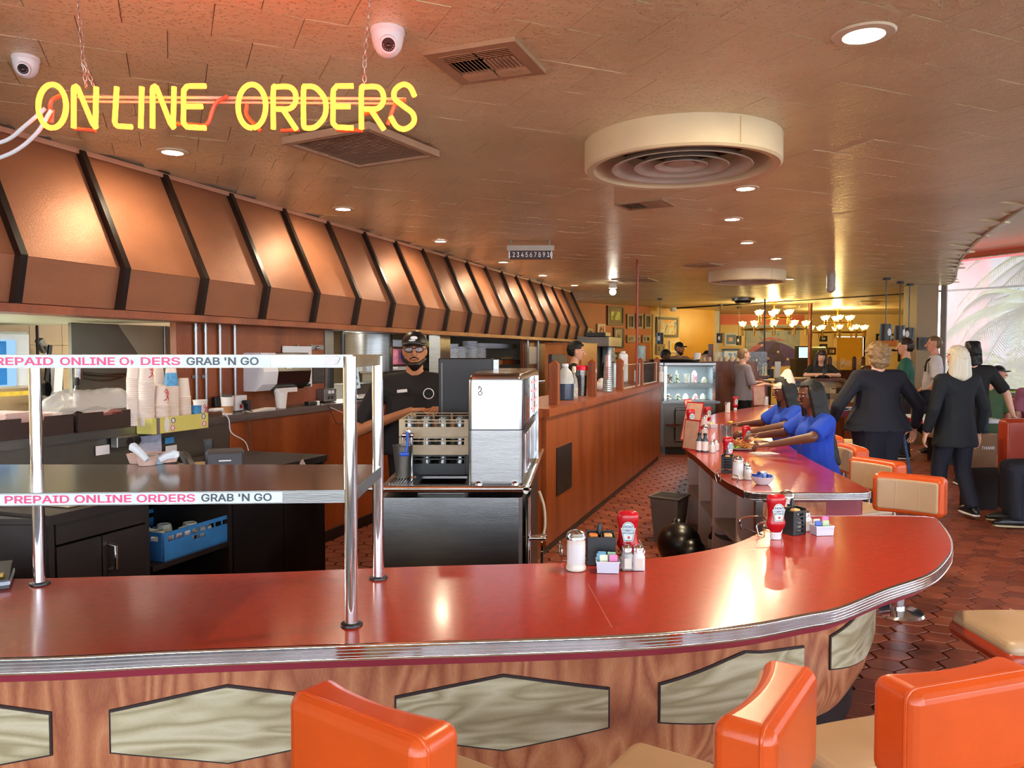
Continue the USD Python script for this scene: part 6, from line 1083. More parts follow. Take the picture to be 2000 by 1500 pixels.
for c, lab, fr, cs, mt in [((1185, 599, 1217, 635), 'large framed green baseball picture high on the terracotta wall', '4a3320', 'gr', '7a6a4a'), ((1165, 633, 1180, 666), 'narrow silver-framed red picture on the terracotta wall', 'b9a890', 'red', None), ((1197, 640, 1217, 680), 'grey framed print below the green picture', '3a281c', 'gray', None),
        ((1223, 614, 1237, 642), 'framed certificate, leftmost of the three in a row', '8a7a60', 'doc', '4a4030'), ((1240, 613, 1254, 642), 'framed certificate in the middle of the three', '8a7a60', 'doc', '4a4030'), ((1257, 614, 1270, 642), 'framed certificate, rightmost of the three by the yellow wall', '8a7a60', 'doc', '4a4030'),
        ((1223, 655, 1248, 669), 'small framed double photograph below the certificates', '8a7a60', 'gray', None), ((1253, 655, 1268, 669), 'small framed paper below the rightmost certificate', '8a7a60', 'doc', '4a4030'), ((1145, 642, 1156, 672), 'greyish framed picture lit from above beside the canopy end', '6a5a3a', 'gray', None), ((1162, 670, 1186, 696), 'dark framed notice behind the honey wood cabinet', '20140e', 'doc', None), ((1190, 688, 1208, 702), 'dark framed picture low on the terracotta wall', '20140e', 'gray', None)]:
    picture(OWALL, c, lab, fr, pal[cs], mt, 5)
p0, p1 = YWALL.at(1273, 704), YWALL.at(1326, 616); t = thing('wall_board', 'pale yellow board with white edge on the ochre wall, carrying the framed car print', 'wall board', (*(p0[:2] + YWALL.n * .004), 0), YWALL.rz)
part(t, 'board', box(0, -.03, .4, np.linalg.norm((p1 - p0)[:2]), -.004, p1[2]), M['cream_wall'], smooth=False)
Y2 = VP(yA + YWALL.n * .04, yB + YWALL.n * .04)
for c, lab, fr, cs, mt in [((1280, 621, 1323, 658), 'black framed print of a car on the pale yellow board', '14110e', 'car', None), ((1306, 666, 1324, 689), 'yellow poster with a black figure below the car print', 'd9cfb0', 'yel', None), ((1280, 672, 1297, 692), 'greyish photograph below the black pendant lamp', '8a7a5a', 'gray', None)]: picture(Y2, c, lab, fr, pal[cs], mt, 5, .06)
for c, lab, fr, cs, mt in [((1414, 650, 1440, 676), 'blue-matted picture high on the far cream wall', 'c9d2dc', 'blue', '6a8cc0'), ((1410, 681, 1446, 706), 'large blue framed picture low on the far cream wall', '3a5a9a', 'bl2', 'd9e0ea'), ((1615, 679, 1632, 693), 'small dark photograph left of the ochre door', '3a2416', 'gray', None), ((1600, 656, 1615, 667), 'small pale blue print left of the ochre door, upper', '20201e', 'bl2', None), ((1600, 672, 1615, 682), 'small pale blue print left of the ochre door, lower', '20201e', 'bl2', None), ((1710, 652, 1760, 686), 'wide dark framed picture behind the black pendant lamps', '15120f', 'red', 'd8ccb8'), ((1753, 688, 1771, 706), 'dark red framed picture under the pendant lamps', '15120f', 'red', None)]: picture(FWALL, c, lab, fr, pal[cs], mt, 1.6, .06)
picture(VP((6.86, 13.04), (7.22, 13.04)), (1791, 659, 1813, 683), 'black framed photograph on the tan wall pier', '15120f', pal['dark'], None, 8, .03)
# mural of old cars
p0, p1 = FWALL.at(1455, 716), FWALL.at(1562, 636); t = thing('mural', 'large purple and pink wall mural of old cars on the far wall', 'mural', (p0[0], FY - .003, p0[2])); w, h = p1[0] - p0[0], p1[2] - p0[2]
part(t, 'board', box(0, -.02, 0, w, -.001, h), speckle('mural_sky', ['6a6a80', '8fa0b0', 'a0a4a8', '5a5a78'], 3), smooth=False)
pur, pk, dk_, cr_ = pm('mural_purple', '4a3a86', .5, var=.2), pm('mural_pink', 'b0628e', .5, var=.2), pm('mural_dark', '352a5c', .5, var=.2), pm('mural_cream', 'cfc0a8', .5)
def blob(pl, m, y): part(t, 'painted_shape', panel(Polygon(bez(np.array([(a * w, b * h, 0) for a, b in pl + pl[:1]]), 5)[:-1, :2]).buffer(0), .002, y), m, smooth=False)
blob([(.0, .15), (.2, .55), (.5, .62), (.8, .5), (.98, .3), (.9, .05), (.4, .02)], pur, -.0225); blob([(.02, .3), (.15, .5), (.35, .55), (.2, .4)], pk, -.025); blob([(.08, .02), (.1, .3), (.22, .36), (.32, .25), (.3, .02)], dk_, -.0275); blob([(.4, .3), (.5, .55), (.62, .55), (.6, .3)], dk_, -.025)
blob([(.25, .62), (.45, .72), (.75, .62), (.5, .66)], pk, -.0275); blob([(.5, .05), (.55, .25), (.68, .28), (.72, .1)], dk_, -.0275)
for a, b in ((.21, .16), (.42, .2), (.6, .36), (.3, .52), (.78, .18)): part(t, 'painted_shape', xf(ball((0, 0, 0), (.035 * w * .6, .001, .03 * h)), (a * w, -.0305, b * h)), cr_)
for k in range(6): part(t, 'painted_shape', box((.03 + .035 * k) * w, -.0265, .5 * h, (.045 + .035 * k) * w, -.0245, .58 * h), cr_, smooth=False)
# ---------------------------------------------------------------- chandeliers, pendants, fixtures in the back room
gcup = usdkit.material(stage, '/World/Looks/amber_cup_glass', {'e': ('emission', {'color': (1, .66, .16), 'strength': 5.0}), 'p': ('principled_bsdf', {'base_color': (.9, .75, .35), 'roughness': .3}), 'm': ('mix_closure', {'fac': .6})}, [('p.BSDF', 'm.closure1'), ('e.emission', 'm.closure2')], 'm.closure')
bulb = glow('warm_bulb', (1, .80, .42), 16)
def chandelier(px, py, label, R=.62, power=1.0):
    p = PZ(px, py, ZC); t = thing('chandelier', label, 'chandelier', (p[0], p[1], ZC), 0, 'brass chandeliers with glass cups')
    part(t, 'stem', cyl((0, 0, -.001), (0, 0, -.62), .02), M['brass']); part(t, 'canopy_plate', cyl((0, 0, -.001), (0, 0, -.03), .09), M['brass'])
    for r, n, z in ((R, 10, -.56), (R * .52, 6, -.30)):
        part(t, 'ring', tube([(r * math.cos(a), r * math.sin(a), z - .06) for a in np.arange(32) * PI / 16], .014, 6, closed=True), M['brass'])
        for k in range(n):
            a = (k + (.3 if n == 6 else 0)) * 2 * PI / n; x, y = r * math.cos(a), r * math.sin(a)
            part(t, 'socket_tube', join(cyl((x, y, z - .20), (x, y, z), .026, n=10), cyl((0, 0, z - .06), (x, y, z - .06), .010, n=6)), M['brass'])
            part(t, 'glass_cup', lathe([(.02, z + .001), (.055, z + .03), (.075, z + .075), (.09, z + .11), (.086, z + .11), (.06, z + .05), (.02, z + .001)], 14, (x, y, 0)), gcup)
            part(t, 'bulb', ball((x, y, z + .075), (.045, .045, .05), 1), bulb)
    ball_lamp(t + '/lamp', (0, 0, -.25), .08, 420 * power, (1, .70, .25))
chandelier(1512, 590, 'large brass chandelier of amber glass cups in front of the car mural', .72, 1.0); chandelier(1636, 603, 'second brass chandelier of amber glass cups, right of the brown column', .68, 1.0)
def pendant(px, ytop, ybot, Y, label, wpx):
    a, b = PY(px, ytop, Y), PY(px, ybot, Y); r = wpx / 2 * Y / FPX; t = thing('pendant_lamp', label, 'pendant lamp', (a[0], Y, ZC), RNG.uniform(-1, 1), 'black drum pendant lamps')
    part(t, 'shade', lathe([(r, b[2] - ZC), (r, a[2] - ZC), (0, a[2] - ZC), (0, a[2] - ZC - .004), (r - .006, a[2] - ZC - .004), (r - .006, b[2] - ZC), (r, b[2] - ZC)], 24), M['black']); part(t, 'cord', cyl((0, 0, a[2] - ZC), (0, 0, -.002), .008, n=6), M['black']); part(t, 'canopy', cyl((0, 0, -.001), (0, 0, -.03), .06, n=14), M['black'])
    part(t, 'emblem', xf(ball((0, 0, 0), (r * .35, .004, r * .7), 1), (.0, -r - .001, (a[2] + b[2]) / 2 - ZC)), M['paper']); return t
for a in ((1730, 633, 665, 12.0, 'largest black drum pendant lamp, leftmost of three by the tan pier', 22), (1757, 636, 664, 12.6, 'black drum pendant lamp with a white emblem, middle of three', 20), (1775, 640, 665, 13.0, 'black drum pendant lamp nearest the tan pier', 20), (1288.5, 650, 672, 16.5, 'black pendant lamp in front of the framed car print', 15), (1406, 651, 670, 18.5, 'black pendant lamp left of the blue picture', 12), (1443, 656, 674, 19.5, 'black pendant lamp right of the blue picture', 10)): pendant(*a)
p = PZ(1452, 583, ZC); t = thing('ceiling_fixture', 'dark round fixture on the ceiling left of the chandelier', 'fixture', (p[0], p[1], ZC)); part(t, 'plate', cyl((0, 0, -.001), (0, 0, -.05), .24, .24, 28), M['steel_dark']); part(t, 'bowl', lathe([(.19, -.051), (.16, -.10), (0, -.12)], 24), M['black'])
for x in (1545, 1700):
    p = PZ(x, 597 if x < 1600 else 590, ZC); t = thing('ceiling_speaker', f'flat pale ceiling fixture {"between the chandeliers" if x < 1600 else "right of the far chandelier"}', 'fixture', (p[0], p[1], ZC)); part(t, 'disc', lathe([(.22, 0), (.18, -.06), (0, -.07)], 24), pm('fixture_beige', 'b8a078', .4))
struct('trim', xf(box(-9, -.03, -.016, 9, .03, .014), (*PZ(1600, 584, ZC)[:2], ZC), rz=math.atan2(*(PZ(1790, 572, ZC) - PZ(1420, 596, ZC))[[1, 0]])), pm('ceiling_joint', '2a1f14', .6), 'dark joint line across the far ceiling')
# screen and dark appliance at the far wall
p = PY(1570, 700, 19.5); t = thing('television', 'small bright cyan television on a black cabinet by the mural', 'television', (p[0], 19.5, 0)); part(t, 'body', box(-.16, 0, PY(1570, 701, 19.5)[2], .16, .2, PY(1570, 676, 19.5)[2]), M['black'], smooth=False); part(t, 'screen', box(-.13, -.006, PY(1570, 699, 19.5)[2], .13, -.001, PY(1570, 678, 19.5)[2]), glow('tv_glow', lin('9fd8d0'), 1.3), smooth=False); part(t, 'cabinet', box(-.2, 0, 0, .25, .4, PY(1570, 701, 19.5)[2] - .002), M['black'], smooth=False)
p = PY(1596, 700, 20); t = thing('grey_machine', 'tall grey-green machine right of the television', 'machine', (p[0], 20, 0)); part(t, 'body', bx(0, .25, PY(1596, 677, 20)[2] / 2, .5, .5, PY(1596, 677, 20)[2], .03), pm('grey_green', '5c6458', .35, .4), smooth=False); part(t, 'door', box(-.2, -.012, .3, .2, -.001, PY(1596, 684, 20)[2]), pm('grey_green_door', '4c544a', .3, .4), smooth=False)
# ---------------------------------------------------------------- refrigerated pie case
p = PZ(1296, 888, 0); rzc = -.02; t = thing('pie_case', 'steel refrigerated case with a lit glass display of desserts beyond the wait station', 'display case', (p[0] + .0, p[1] + .0, 0), rzc)
cw, cd = .78, .62; zt = PY(1340, 715, p[1])[2]; zm = PY(1340, 783, p[1])[2]
part(t, 'base', box(0, 0, .12, cw, cd, zm - .04), M['steel_dark'], smooth=False); part(t, 'toe', box(.03, .04, 0, cw - .03, cd, .119), M['black'], smooth=False); part(t, 'counter_plate', box(-.03, -.05, zm - .038, cw + .06, cd, zm), M['steel'], smooth=False)
part(t, 'door', bx(.42, -.012, (zm + .1) / 2, .50, .022, zm - .3, .006), M['steel_dark'], smooth=False); part(t, 'latch', join(box(.02, -.04, .45, .25, -.024, .475), box(.14, -.05, .42, .17, -.03, .5)), M['chrome'], smooth=False)
part(t, 'door_edge', tube([(.16, -.024, .22), (.16, -.024, zm - .14), (.66, -.024, zm - .14), (.66, -.024, .22)], .008, 6, closed=True), M['steel'])
for x in (0, cw - .04): part(t, 'corner_post', box(x, 0, zm + .001, x + .04, .04, zt), M['chrome'], smooth=False)
part(t, 'roof', bx(cw / 2, cd / 2, zt + .03, cw + .02, cd, .06, .012), M['steel'], smooth=False); part(t, 'back', box(0, cd - .03, zm, cw, cd, zt), pm('case_inner', 'bfc9cf', .4), smooth=False)
for x in (.0, cw - .008): part(t, 'side', box(x, .045, zm + .001, x + .008, cd - .031, zt - .001), pm('case_inner', 'bfc9cf', .4), smooth=False)
part(t, 'glass_pane', box(.042, .01, zm + .004, cw - .042, .016, zt - .002), M['glass'], smooth=False); zs_ = zm + (zt - zm) * .38; part(t, 'shelf', box(.045, .03, zs_, cw - .045, cd - .035, zs_ + .06), M['steel'], smooth=False)
rect_lamp('case_light', (p[0] + cw / 2, p[1] + .2, zt - .01), .6, .2, 5, (.85, .95, 1), (0, 0, 0)); rect_lamp('case_light_lower', (p[0] + cw / 2, p[1] + .2, zs_ - .005), .6, .2, 5, (.85, .95, 1), (0, 0, 0))
for k in range(10):
    x, up = .12 + (k % 5) * .135, k < 5; z = (zs_ + .061) if up else zm + .002; q = thing('dessert', f'{["chocolate striped", "green topped", "white cream", "pink", "pale"][k % 5]} dessert on the {"upper" if up else "lower"} shelf of the pie case', 'dessert', (p[0] + x, p[1] + .2 + .08 * (k % 2), z), 0, 'desserts in the pie case')
    part(q, 'plate', lathe([(0, .002), (.05, 0), (.062, .01), (.05, .006), (0, .005)], 18), M['white']); part(q, 'cake', lathe([(0, .006), (.045, .006), (.045, .05 + .09 * (k % 3 != 1) * up), (.02, .09 + .1 * (k % 2) * up), (0, .1 + .1 * (k % 2) * up)], 14), speckle(f'cake_{k % 5}', [['3a2418', 'd8c8b8', '6a4030'], ['3a5a30', 'e0e0d0', '5a3028'], ['e6e4dc', 'd0c8b8', 'f0eee8'], ['d890a0', 'e6e0dc', 'b04060'], ['c8d0c0', 'e0d8c0', '9aa88a']][k % 5], 40))
t = thing('serving_tray', 'large black round tray on top of the pie case', 'tray', (p[0] + .25, p[1] + .42, zt + .062), 0); part(t, 'disc', lathe([(0, 0), (.38, 0), (.41, .03), (.40, .035), (.37, .008), (0, .008)], 36), M['black']); part(t, 'rim', tube([(.405 * math.cos(a), .405 * math.sin(a), .034) for a in np.arange(36) * PI / 18], .006, 6, closed=True), M['black'])
obj('paper_cup', lathe([(0, 0), (.045, 0), (.06, .14), (.056, .14), (.042, .006), (0, .006)], 22), M['paper'], 'white paper cup standing on the back rail above the pie case', 'cup', (p[0] + .62, p[1] + .5, zt + .062))
t = thing('red_bin', 'bright red box squeezed between the wait station and the pie case', 'box', (p[0] - .13, p[1] + .06, .75)); part(t, 'box', bx(0, 0, .12, .14, .12, .26, .008), M['red_plastic'], smooth=False); part(t, 'stand', box(-.06, -.05, -.75, .06, .05, -.012), M['black'], smooth=False)
t = thing('back_station', 'dark wood back station with a row of cups on its rail behind the pie case', 'counter', (p[0] - .2, p[1] + 1.1, 0)); zz = PY(1380, 706, p[1] + 1.1)[2]; part(t, 'body', box(0, 0, 0, 2.0, .5, zz - .16), M['brown_wood'], smooth=False); part(t, 'rail', box(0, .1, zz - .16, 2.0, .3, zz), M['brown_wood'], smooth=False)
gsrc = None
for k in range(9):
    loc = (p[0] + .83 + k * .095, p[1] + 1.3, zz + .001); lab = f'{["first", "second", "third", "fourth", "fifth", "sixth", "seventh", "eighth", "ninth"][k]} upturned cup from the left on the dark back rail'
    if gsrc is None: gsrc = thing('rail_cup', lab, 'cup', loc, 0, 'cups on the back rail'); part(gsrc, 'cup', lathe([(.036, 0), (.03, .07), (0, .072), (0, .066), (.027, .064), (.034, 0), (.036, 0)], 14), pm('rail_cup_paper', 'b09a80', .4))
    else: copy(gsrc, lab, loc)
# ---------------------------------------------------------------- half walls with chequered tiles, booths, dividers
TC = ['b9a684', 'a08a68', '6a4630', '35302c', 'a0522f', '8a7458']
def halfwall(x0, x1, Y, ytop, label, cols, rows=4, emblem=None):
    a, b = PY(x0, ytop, Y), PY(x1, ytop, Y); t = thing('half_wall', label, 'partition', (a[0], Y, 0), 0, 'chequered half walls'); w, z = b[0] - a[0], a[2]; ts = .1
    part(t, 'core', box(0, .012, 0, w, .14, z - .03), M['brown_wood'], smooth=False); part(t, 'cap', box(-.02, -.02, z - .028, w + .02, .16, z + .012), M['brown_wood'], smooth=False)
    n = int(w / ts); zb = z - .035 - rows * ts
    for i in range(n):
        for j in range(rows): c = cols[(i * 7 + j * 3 + (i * j) % 4) % len(cols)]; part(t, 'tile', box(i * ts + .001, 0, zb + j * ts + .001, (i + 1) * ts - .001, .0115, zb + (j + 1) * ts - .001), pm('wall_tile_' + c, c, .35), smooth=False)
    part(t, 'base_panel', box(0, -.012, .05, w, .0115, zb - .012), M['wood_post'], smooth=False); part(t, 'base_rail', box(0, -.02, zb - .011, w, .0115, zb - .001), pm('cream_rail', 'c9ad84', .5), smooth=False)
    if emblem: part(t, 'emblem', xf(tube(bez([(-.03, 0, -.1), (-.02, 0, .1), (.05, 0, .08), (.0, 0, .01), (.07, 0, -.05), (-.03, 0, -.1), (-.08, 0, .02), (-.04, 0, .13), (.05, 0, .12)], 5), .009, 6), (emblem * w, -.01, zb + .2)), M['brown_wood'])
    return t, w, z
t, w, z = halfwall(1388, 1500, 13.3, 734, 'chequered cream and rust tiled half wall behind the waitress', ['b9a684', 'a0522f', 'b9a684', '8a4a2c'], 4, .42)
part(t, 'post', box(-.02, .03, z + .013, .05, .1, z + .55), M['brown_wood'], smooth=False); part(t, 'glass_pane', box(.06, .06, z + .013, w, .066, z + .42), M['glass'], smooth=False)
t, w, z = halfwall(1552, 1648, 12.9, 741, 'chequered grey and cream tiled half wall in front of the woman in the black t-shirt', TC, 4); part(t, 'band_text', box(.62, -.004, z - .165, .76, -.0005, z - .145), M['brown_wood'], smooth=False)
halfwall(1651, 1700, 12.7, 745, 'short tiled half wall with a white edge behind the woman with the cane', ['d0c4ac', 'b9a684', '8a7458'], 3)
def booth(name, x0, x1, Y, z, label, m, face=-1):
    t = thing('booth_seat', label, 'booth', (x0, Y, 0), 0, 'booth seats'); w = x1 - x0
    part(t, 'back', rbox(w / 2, .09, (z + .35) / 2, w, .16, z - .35, .05), m, smooth=50); part(t, 'seat', rbox(w / 2, .09 + face * -.30, .40, w - .02, .5, .14, .04), M['beige_vinyl'], smooth=50); part(t, 'plinth', box(.03, .02, 0, w - .03, .16, .34), M['black'], smooth=False); part(t, 'seat_base', box(.03, min(.17, .17 + face * -.36) if face < 0 else -.42, 0, w - .03, .5 if face < 0 else .01, .32), M['black'], smooth=False)
    part(t, 'piping', tube([(.02, .01, z - .05), (.02, .01, .4)], .006, 6), M['orange']); return t
booth('b', 4.88, 6.3, 7.55, .90, 'orange-brown vinyl booth seat at the right edge', M['orange_dark']); booth('b', 6.0, 8.2, 10.6, .92, 'orange booth seat behind the two bald men', M['orange_dark'])
booth('b', 6.6, 7.0, 14.4, 1.32, 'rounded brown booth back beyond the beanie', M['brown_wood'])
t = thing('shopping_bag', 'shiny tan paper bag with pale print standing on the floor-level booth end', 'bag', (4.66, 7.62, .42), .1); part(t, 'bag', hull([(-.14, -.06, 0), (.14, -.06, 0), (.14, .06, 0), (-.14, .06, 0), (-.15, -.07, .30), (.15, -.05, .33), (.15, .05, .33), (-.15, .06, .30)]), pm('shiny_tan', '8a6a50', .25), smooth=False); part(t, 'print', xf(words('THANK', .03, .001, True), (.04, -.066, .18)), M['paper'], smooth=False); part(t, 'stool_base', box(-.15, -.07, -.42, .15, .07, -.002), M['dark_metal'], smooth=False)
def divider(xs, ytop, ybot, Y, label):
    t = thing('glass_divider', label, 'divider', (PY(xs[0], ytop, Y)[0], Y, 0)); x0 = PY(xs[0], ytop, Y)[0]; z1, z0 = PY(xs[0], ytop, Y)[2], PY(xs[0], ybot, Y)[2]
    X = [PY(x, ytop, Y)[0] - x0 for x in xs]
    for x in X: part(t, 'post', join(box(x - .03, -.03, 0, x + .03, .03, z1), ball((x, 0, z1), .035, 1)), M['brown_wood'])
    for a, b in zip(X, X[1:]): part(t, 'glass_pane', box(a + .032, -.004, z0, b - .032, .004, z1 - .06), M['glass'], smooth=False); part(t, 'panel', box(a + .032, -.02, .05, b - .032, .02, z0 - .003), M['brown_wood'], smooth=False); part(t, 'etched_emblem', xf(tube(bez([(-.03, 0, -.1), (-.02, 0, .1), (.05, 0, .08), (.0, 0, .01), (.07, 0, -.05), (-.03, 0, -.1)], 5), .006, 6), ((a + b) / 2, -.012, (z0 + z1) / 2)), pm('etched', 'cfc4a0', .6))
    return t
divider([1621, 1668.5, 1686], 699, 722, 15.2, 'glass booth divider with rounded brown posts behind the woman in black'); divider([1485, 1503], 705, 735, 15.5, 'dark narrow divider right of the waitress')
p = PY(1519, 738, 14.6); t = thing('menu_holder', 'white menu stand on a far table beyond the waitress', 'menu stand', (p[0], 14.6, 0)); part(t, 'card', box(-.055, 0, p[2], .055, .02, PY(1519, 706, 14.6)[2]), M['paper'], smooth=False); part(t, 'table', join(box(-.5, -.3, p[2] - .03, .9, .5, p[2] - .001), box(.1, .05, 0, .2, .15, p[2] - .03)), M['brown_wood'], smooth=False); part(t, 'jar', cyl((-.14, 0, p[2]), (-.14, 0, p[2] + .17), .06), M['black'])
p = PZ(1783, 815, .76); t = thing('dining_table', 'white-topped table with a dark red edge behind the woman with the cane', 'table', (p[0], p[1], 0)); part(t, 'top', box(-.1, -.4, .72, .9, .5, .76), M['white'], smooth=False); part(t, 'edge', box(-.12, -.42, .72, -.101, .5, .765), M['red_plastic'], smooth=False); part(t, 'leg', cyl((.4, .05, 0), (.4, .05, .719), .05), M['chrome'])
t = thing('red_rail', 'dark red padded rail beyond the green-shirted man', 'rail', (PY(1772, 750, 14)[0], 14, 0)); part(t, 'pad', rbox(.45, .05, PY(1772, 750, 14)[2], 1.0, .1, .14, .04), M['red_plastic']); part(t, 'stand', box(.4, .02, 0, .5, .08, PY(1772, 757, 14)[2]), M['black'], smooth=False)
# ---------------------------------------------------------------- window at the right, its blind, and what is outside
W0 = np.array([7.36, 13.62]); WD = np.array([.40, -.9]); WD = WD / np.linalg.norm(WD); wz = math.atan2(WD[1], WD[0])
def wl_(m): return xf(m, (W0[0], W0[1], 0), rz=wz)
struct('wall_right', wl_(box(-.4, .0, 0, 9.8, .16, .86)), M['tan_wall']); struct('wall_right', wl_(box(-.4, 0, 3.14, 9.8, .16, ZU + .02)), M['tan_wall'])
wn = struct('window', wl_(join(box(.0, .02, .86, .05, .1, 3.14), box(.0, .02, .86, 9.8, .1, .92), box(4.7, .02, .92, 4.78, .1, 3.14), box(9.7, .02, .86, 9.8, .1, 3.14))), pm('window_frame', '8a8a88', .4, .5), 'tall window with aluminium frame at the right')
part(wn, 'glass_pane', wl_(box(.052, .05, .921, 4.698, .058, 3.138)), M['glass'], smooth=False); part(wn, 'glass_pane', wl_(box(4.782, .05, .921, 9.698, .058, 3.138)), M['glass'], smooth=False)
shade = usdkit.material(stage, '/World/Looks/screen_fabric', {'t': ('transparent_bsdf', {'color': (1, .97, .95)}), 'd': ('translucent_bsdf', {'color': (.46, .40, .39)}), 'm': ('mix_closure', {'fac': .50})}, [('t.BSDF', 'm.closure1'), ('d.BSDF', 'm.closure2')], 'm.closure')
bs = thing('roller_blind', 'half transparent screen blind over the right window', 'blind', (W0[0], W0[1], 0), wz); part(bs, 'fabric', box(.30, -.06, .985, 9.6, -.057, 3.13), shade, smooth=False); part(bs, 'bottom_bar', box(.30, -.07, .955, 9.6, -.05, .985), pm('bar_grey', '6a6662', .5), smooth=False); part(bs, 'side_channel', box(.30, -.08, .955, .40, -.05, 3.13), pm('channel_grey', '8f8a8c', .5), smooth=False)
part(bs, 'neon_line', box(.3, -.16, 3.08, 9.6, -.13, 3.10), glow('red_cove_neon', (1, .05, .05), 3), smooth=False)
obj('pavement', box(-30, -60, -.3, 80, 120, -.15), pm('asphalt', 'c4c0b8', .9), 'grey pavement outside the window', 'pavement')
pinko = pm('pink_stucco', 'd99aa4', .7, var=.06)
for i, (x0, x1, Y) in enumerate(((1862, 1893, 24), (1903, 1930, 26))):
    a, b = PY(x0, 690, Y)[0], PY(x1, 690, Y)[0]; t = thing('pylon', ['pale pink stucco pylon seen through the blind, left', 'deeper pink stucco pylon seen through the blind, right'][i], 'pylon', (a, Y, -.15)); part(t, 'shaft', box(0, 0, 0, b - a, .8, 9), pinko, smooth=False); part(t, 'base', box(-.15, -.15, 0, b - a + .15, .95, .5), pm('pale_stone', 'b8a8a0', .8), smooth=False)
t = thing('house', 'bluish and pink building far outside the window', 'building', (PY(1930, 690, 38)[0], 38, -.15)); part(t, 'wall', box(0, 0, 0, 14, 6, 7.5), pm('lilac_wall', 'b4a8b4', .8), smooth=False); part(t, 'roof', box(-.3, -.3, 7.5, 14.3, 6.3, 8), pm('roof_brown', '8a6a60', .8), smooth=False)
for k in range(4): part(t, 'window', box(.8 + 3 * k, -.04, 2, 2.4 + 3 * k, -.002, 5), pm('window_blue', '9ab4c4', .2), smooth=False)
def palm(loc, label, h, n, Lf, seed):
    rg = np.random.RandomState(seed); t = thing('palm', label, 'palm tree', loc, 0, 'palms outside the window'); leaf = pm('palm_leaf', '7c8450', .5, var=.25, scale=2)
    part(t, 'trunk', tube([(0, 0, 0), (.1, 0, h * .5), (0, 0, h)], [.22, .17, .15], 10), pm('palm_trunk', '7a6450', .9))
    for k in range(n):
        a = k * 2.399 + rg.uniform(-.3, .3); el = rg.uniform(-.2, .9); d = np.array([math.cos(a), math.sin(a), 0]); s = np.linspace(0, 1, 15); P = np.array([0, 0, h]) + np.outer(s * Lf * math.cos(el), d) + np.outer(s * Lf * math.sin(el) - s ** 2 * Lf * .75, [0, 0, 1.0])
        side = np.array([-d[1], d[0], 0]); V, F = [], []
        for q in range(46):
            u = .08 + .92 * q / 45; c = np.array([np.interp(u, s, P[:, j]) for j in range(3)]); tg = np.array([np.interp(min(1, u + .05), s, P[:, j]) for j in range(3)]) - c + d * 1e-3; tg /= np.linalg.norm(tg); ll = .62 * math.sin(PI * min(.95, .12 + u * .85)) * (Lf / 2.4)
            for sg in (-1, 1):
                tip = c + side * sg * ll * .8 + tg * ll * .6 - np.array([0, 0, .28 * ll]); w_ = tg * .022; b = len(V); V += [c - w_, c + w_, tip, c + np.array([0, 0, .006])]; F += [[b, b + 1, b + 2], [b, b + 2, b + 3]]
        part(t, 'frond', join((np.array(V), np.array(F)), tube(P, np.linspace(.03, .008, 15), 5)), leaf, smooth=False)
for px, Y, z, n, L, lab, sd in ((2030, 17.5, 2.6, 22, 2.6, 'large palm right outside the window, nearest', 3), (1975, 21, 1.2, 18, 2.2, 'low palm below the large one outside the window', 5), (2080, 19, 4.2, 18, 2.6, 'tall palm at the right outside the window', 9)):
    q = PY(px, 690, Y); palm((q[0], Y, -.15), lab, z + .15, n, L, sd)
for i, (px, Y) in enumerate(((1925, 16.5), (1962, 16.2), (1995, 16.0), (2030, 15.6))):
    q = PY(px, 690, Y); rg = np.random.RandomState(20 + i); t = thing('shrub', ['yellow-green shrub low outside the window, leftmost', 'yellow-green shrub outside the window, second from the left', 'yellow-green shrub outside behind the seated men', 'yellow-green shrub outside at the right edge'][i], 'shrub', (q[0], Y, -.15)); part(t, 'leaves', join(*[xf(ball((0, 0, 0), (.07, .05, .02), 1), (rg.normal(0, .35), rg.normal(0, .3), abs(rg.normal(.6, .35))), rx=rg.uniform(-1, 1), ry=rg.uniform(-1, 1)) for _ in range(220)]), pm('shrub_leaf', '98a838', .5, var=.3, scale=3), kind='stuff', smooth=False); part(t, 'stem', cyl((0, 0, 0), (0, 0, .6), .04), pm('palm_trunk', '7a6450', .9))
# ---------------------------------------------------------------- people
SK = {'light': pm('skin_light', 'd09a80', .5, var=.06, scale=14), 'fair': pm('skin_fair', 'd8a690', .5, var=.06, scale=14), 'tan': pm('skin_tan', 'b87850', .5, var=.06, scale=14), 'brown': pm('skin_brown', '5e3826', .45, var=.06, scale=14), 'ruddy': pm('skin_ruddy', 'cf9078', .5, var=.08, scale=14)}
HM = {'black': pm('hair_black', '0a090b', .62, var=.2, scale=30, stretch=(1, 1, .15)), 'dark': pm('hair_dark_brown', '241811', .45, var=.3, scale=30, stretch=(1, 1, .15)), 'blond': pm('hair_ash_blond', '8f7350', .5, var=.3, scale=26, stretch=(1, 1, .2)), 'white': pm('hair_white', 'd8d0bc', .45, var=.14, scale=40, stretch=(1, 1, .08)), 'grey': pm('hair_grey', '8d8780', .5, var=.2, scale=30), 'mouse': pm('hair_mouse_brown', '6a5236', .5, var=.25, scale=40, stretch=(1, 1, .2))}
CL = {}
def cloth(n, c): 
    CL[n] = CL.get(n) or pm('cloth_' + n, c, .8, var=.12, scale=7, bump=.35, bscale=9, bdist=.012); return CL[n]
def sph(c, r, n=14):
    m = Manifold.sphere(1.0, n); r = np.broadcast_to(r, 3); return m.scale(tuple(map(float, r))).translate(tuple(map(float, c)))
def bone(p, rp, q, rq, n=14): return Manifold.batch_hull([sph(p, rp, n), sph(q, rq, n)])
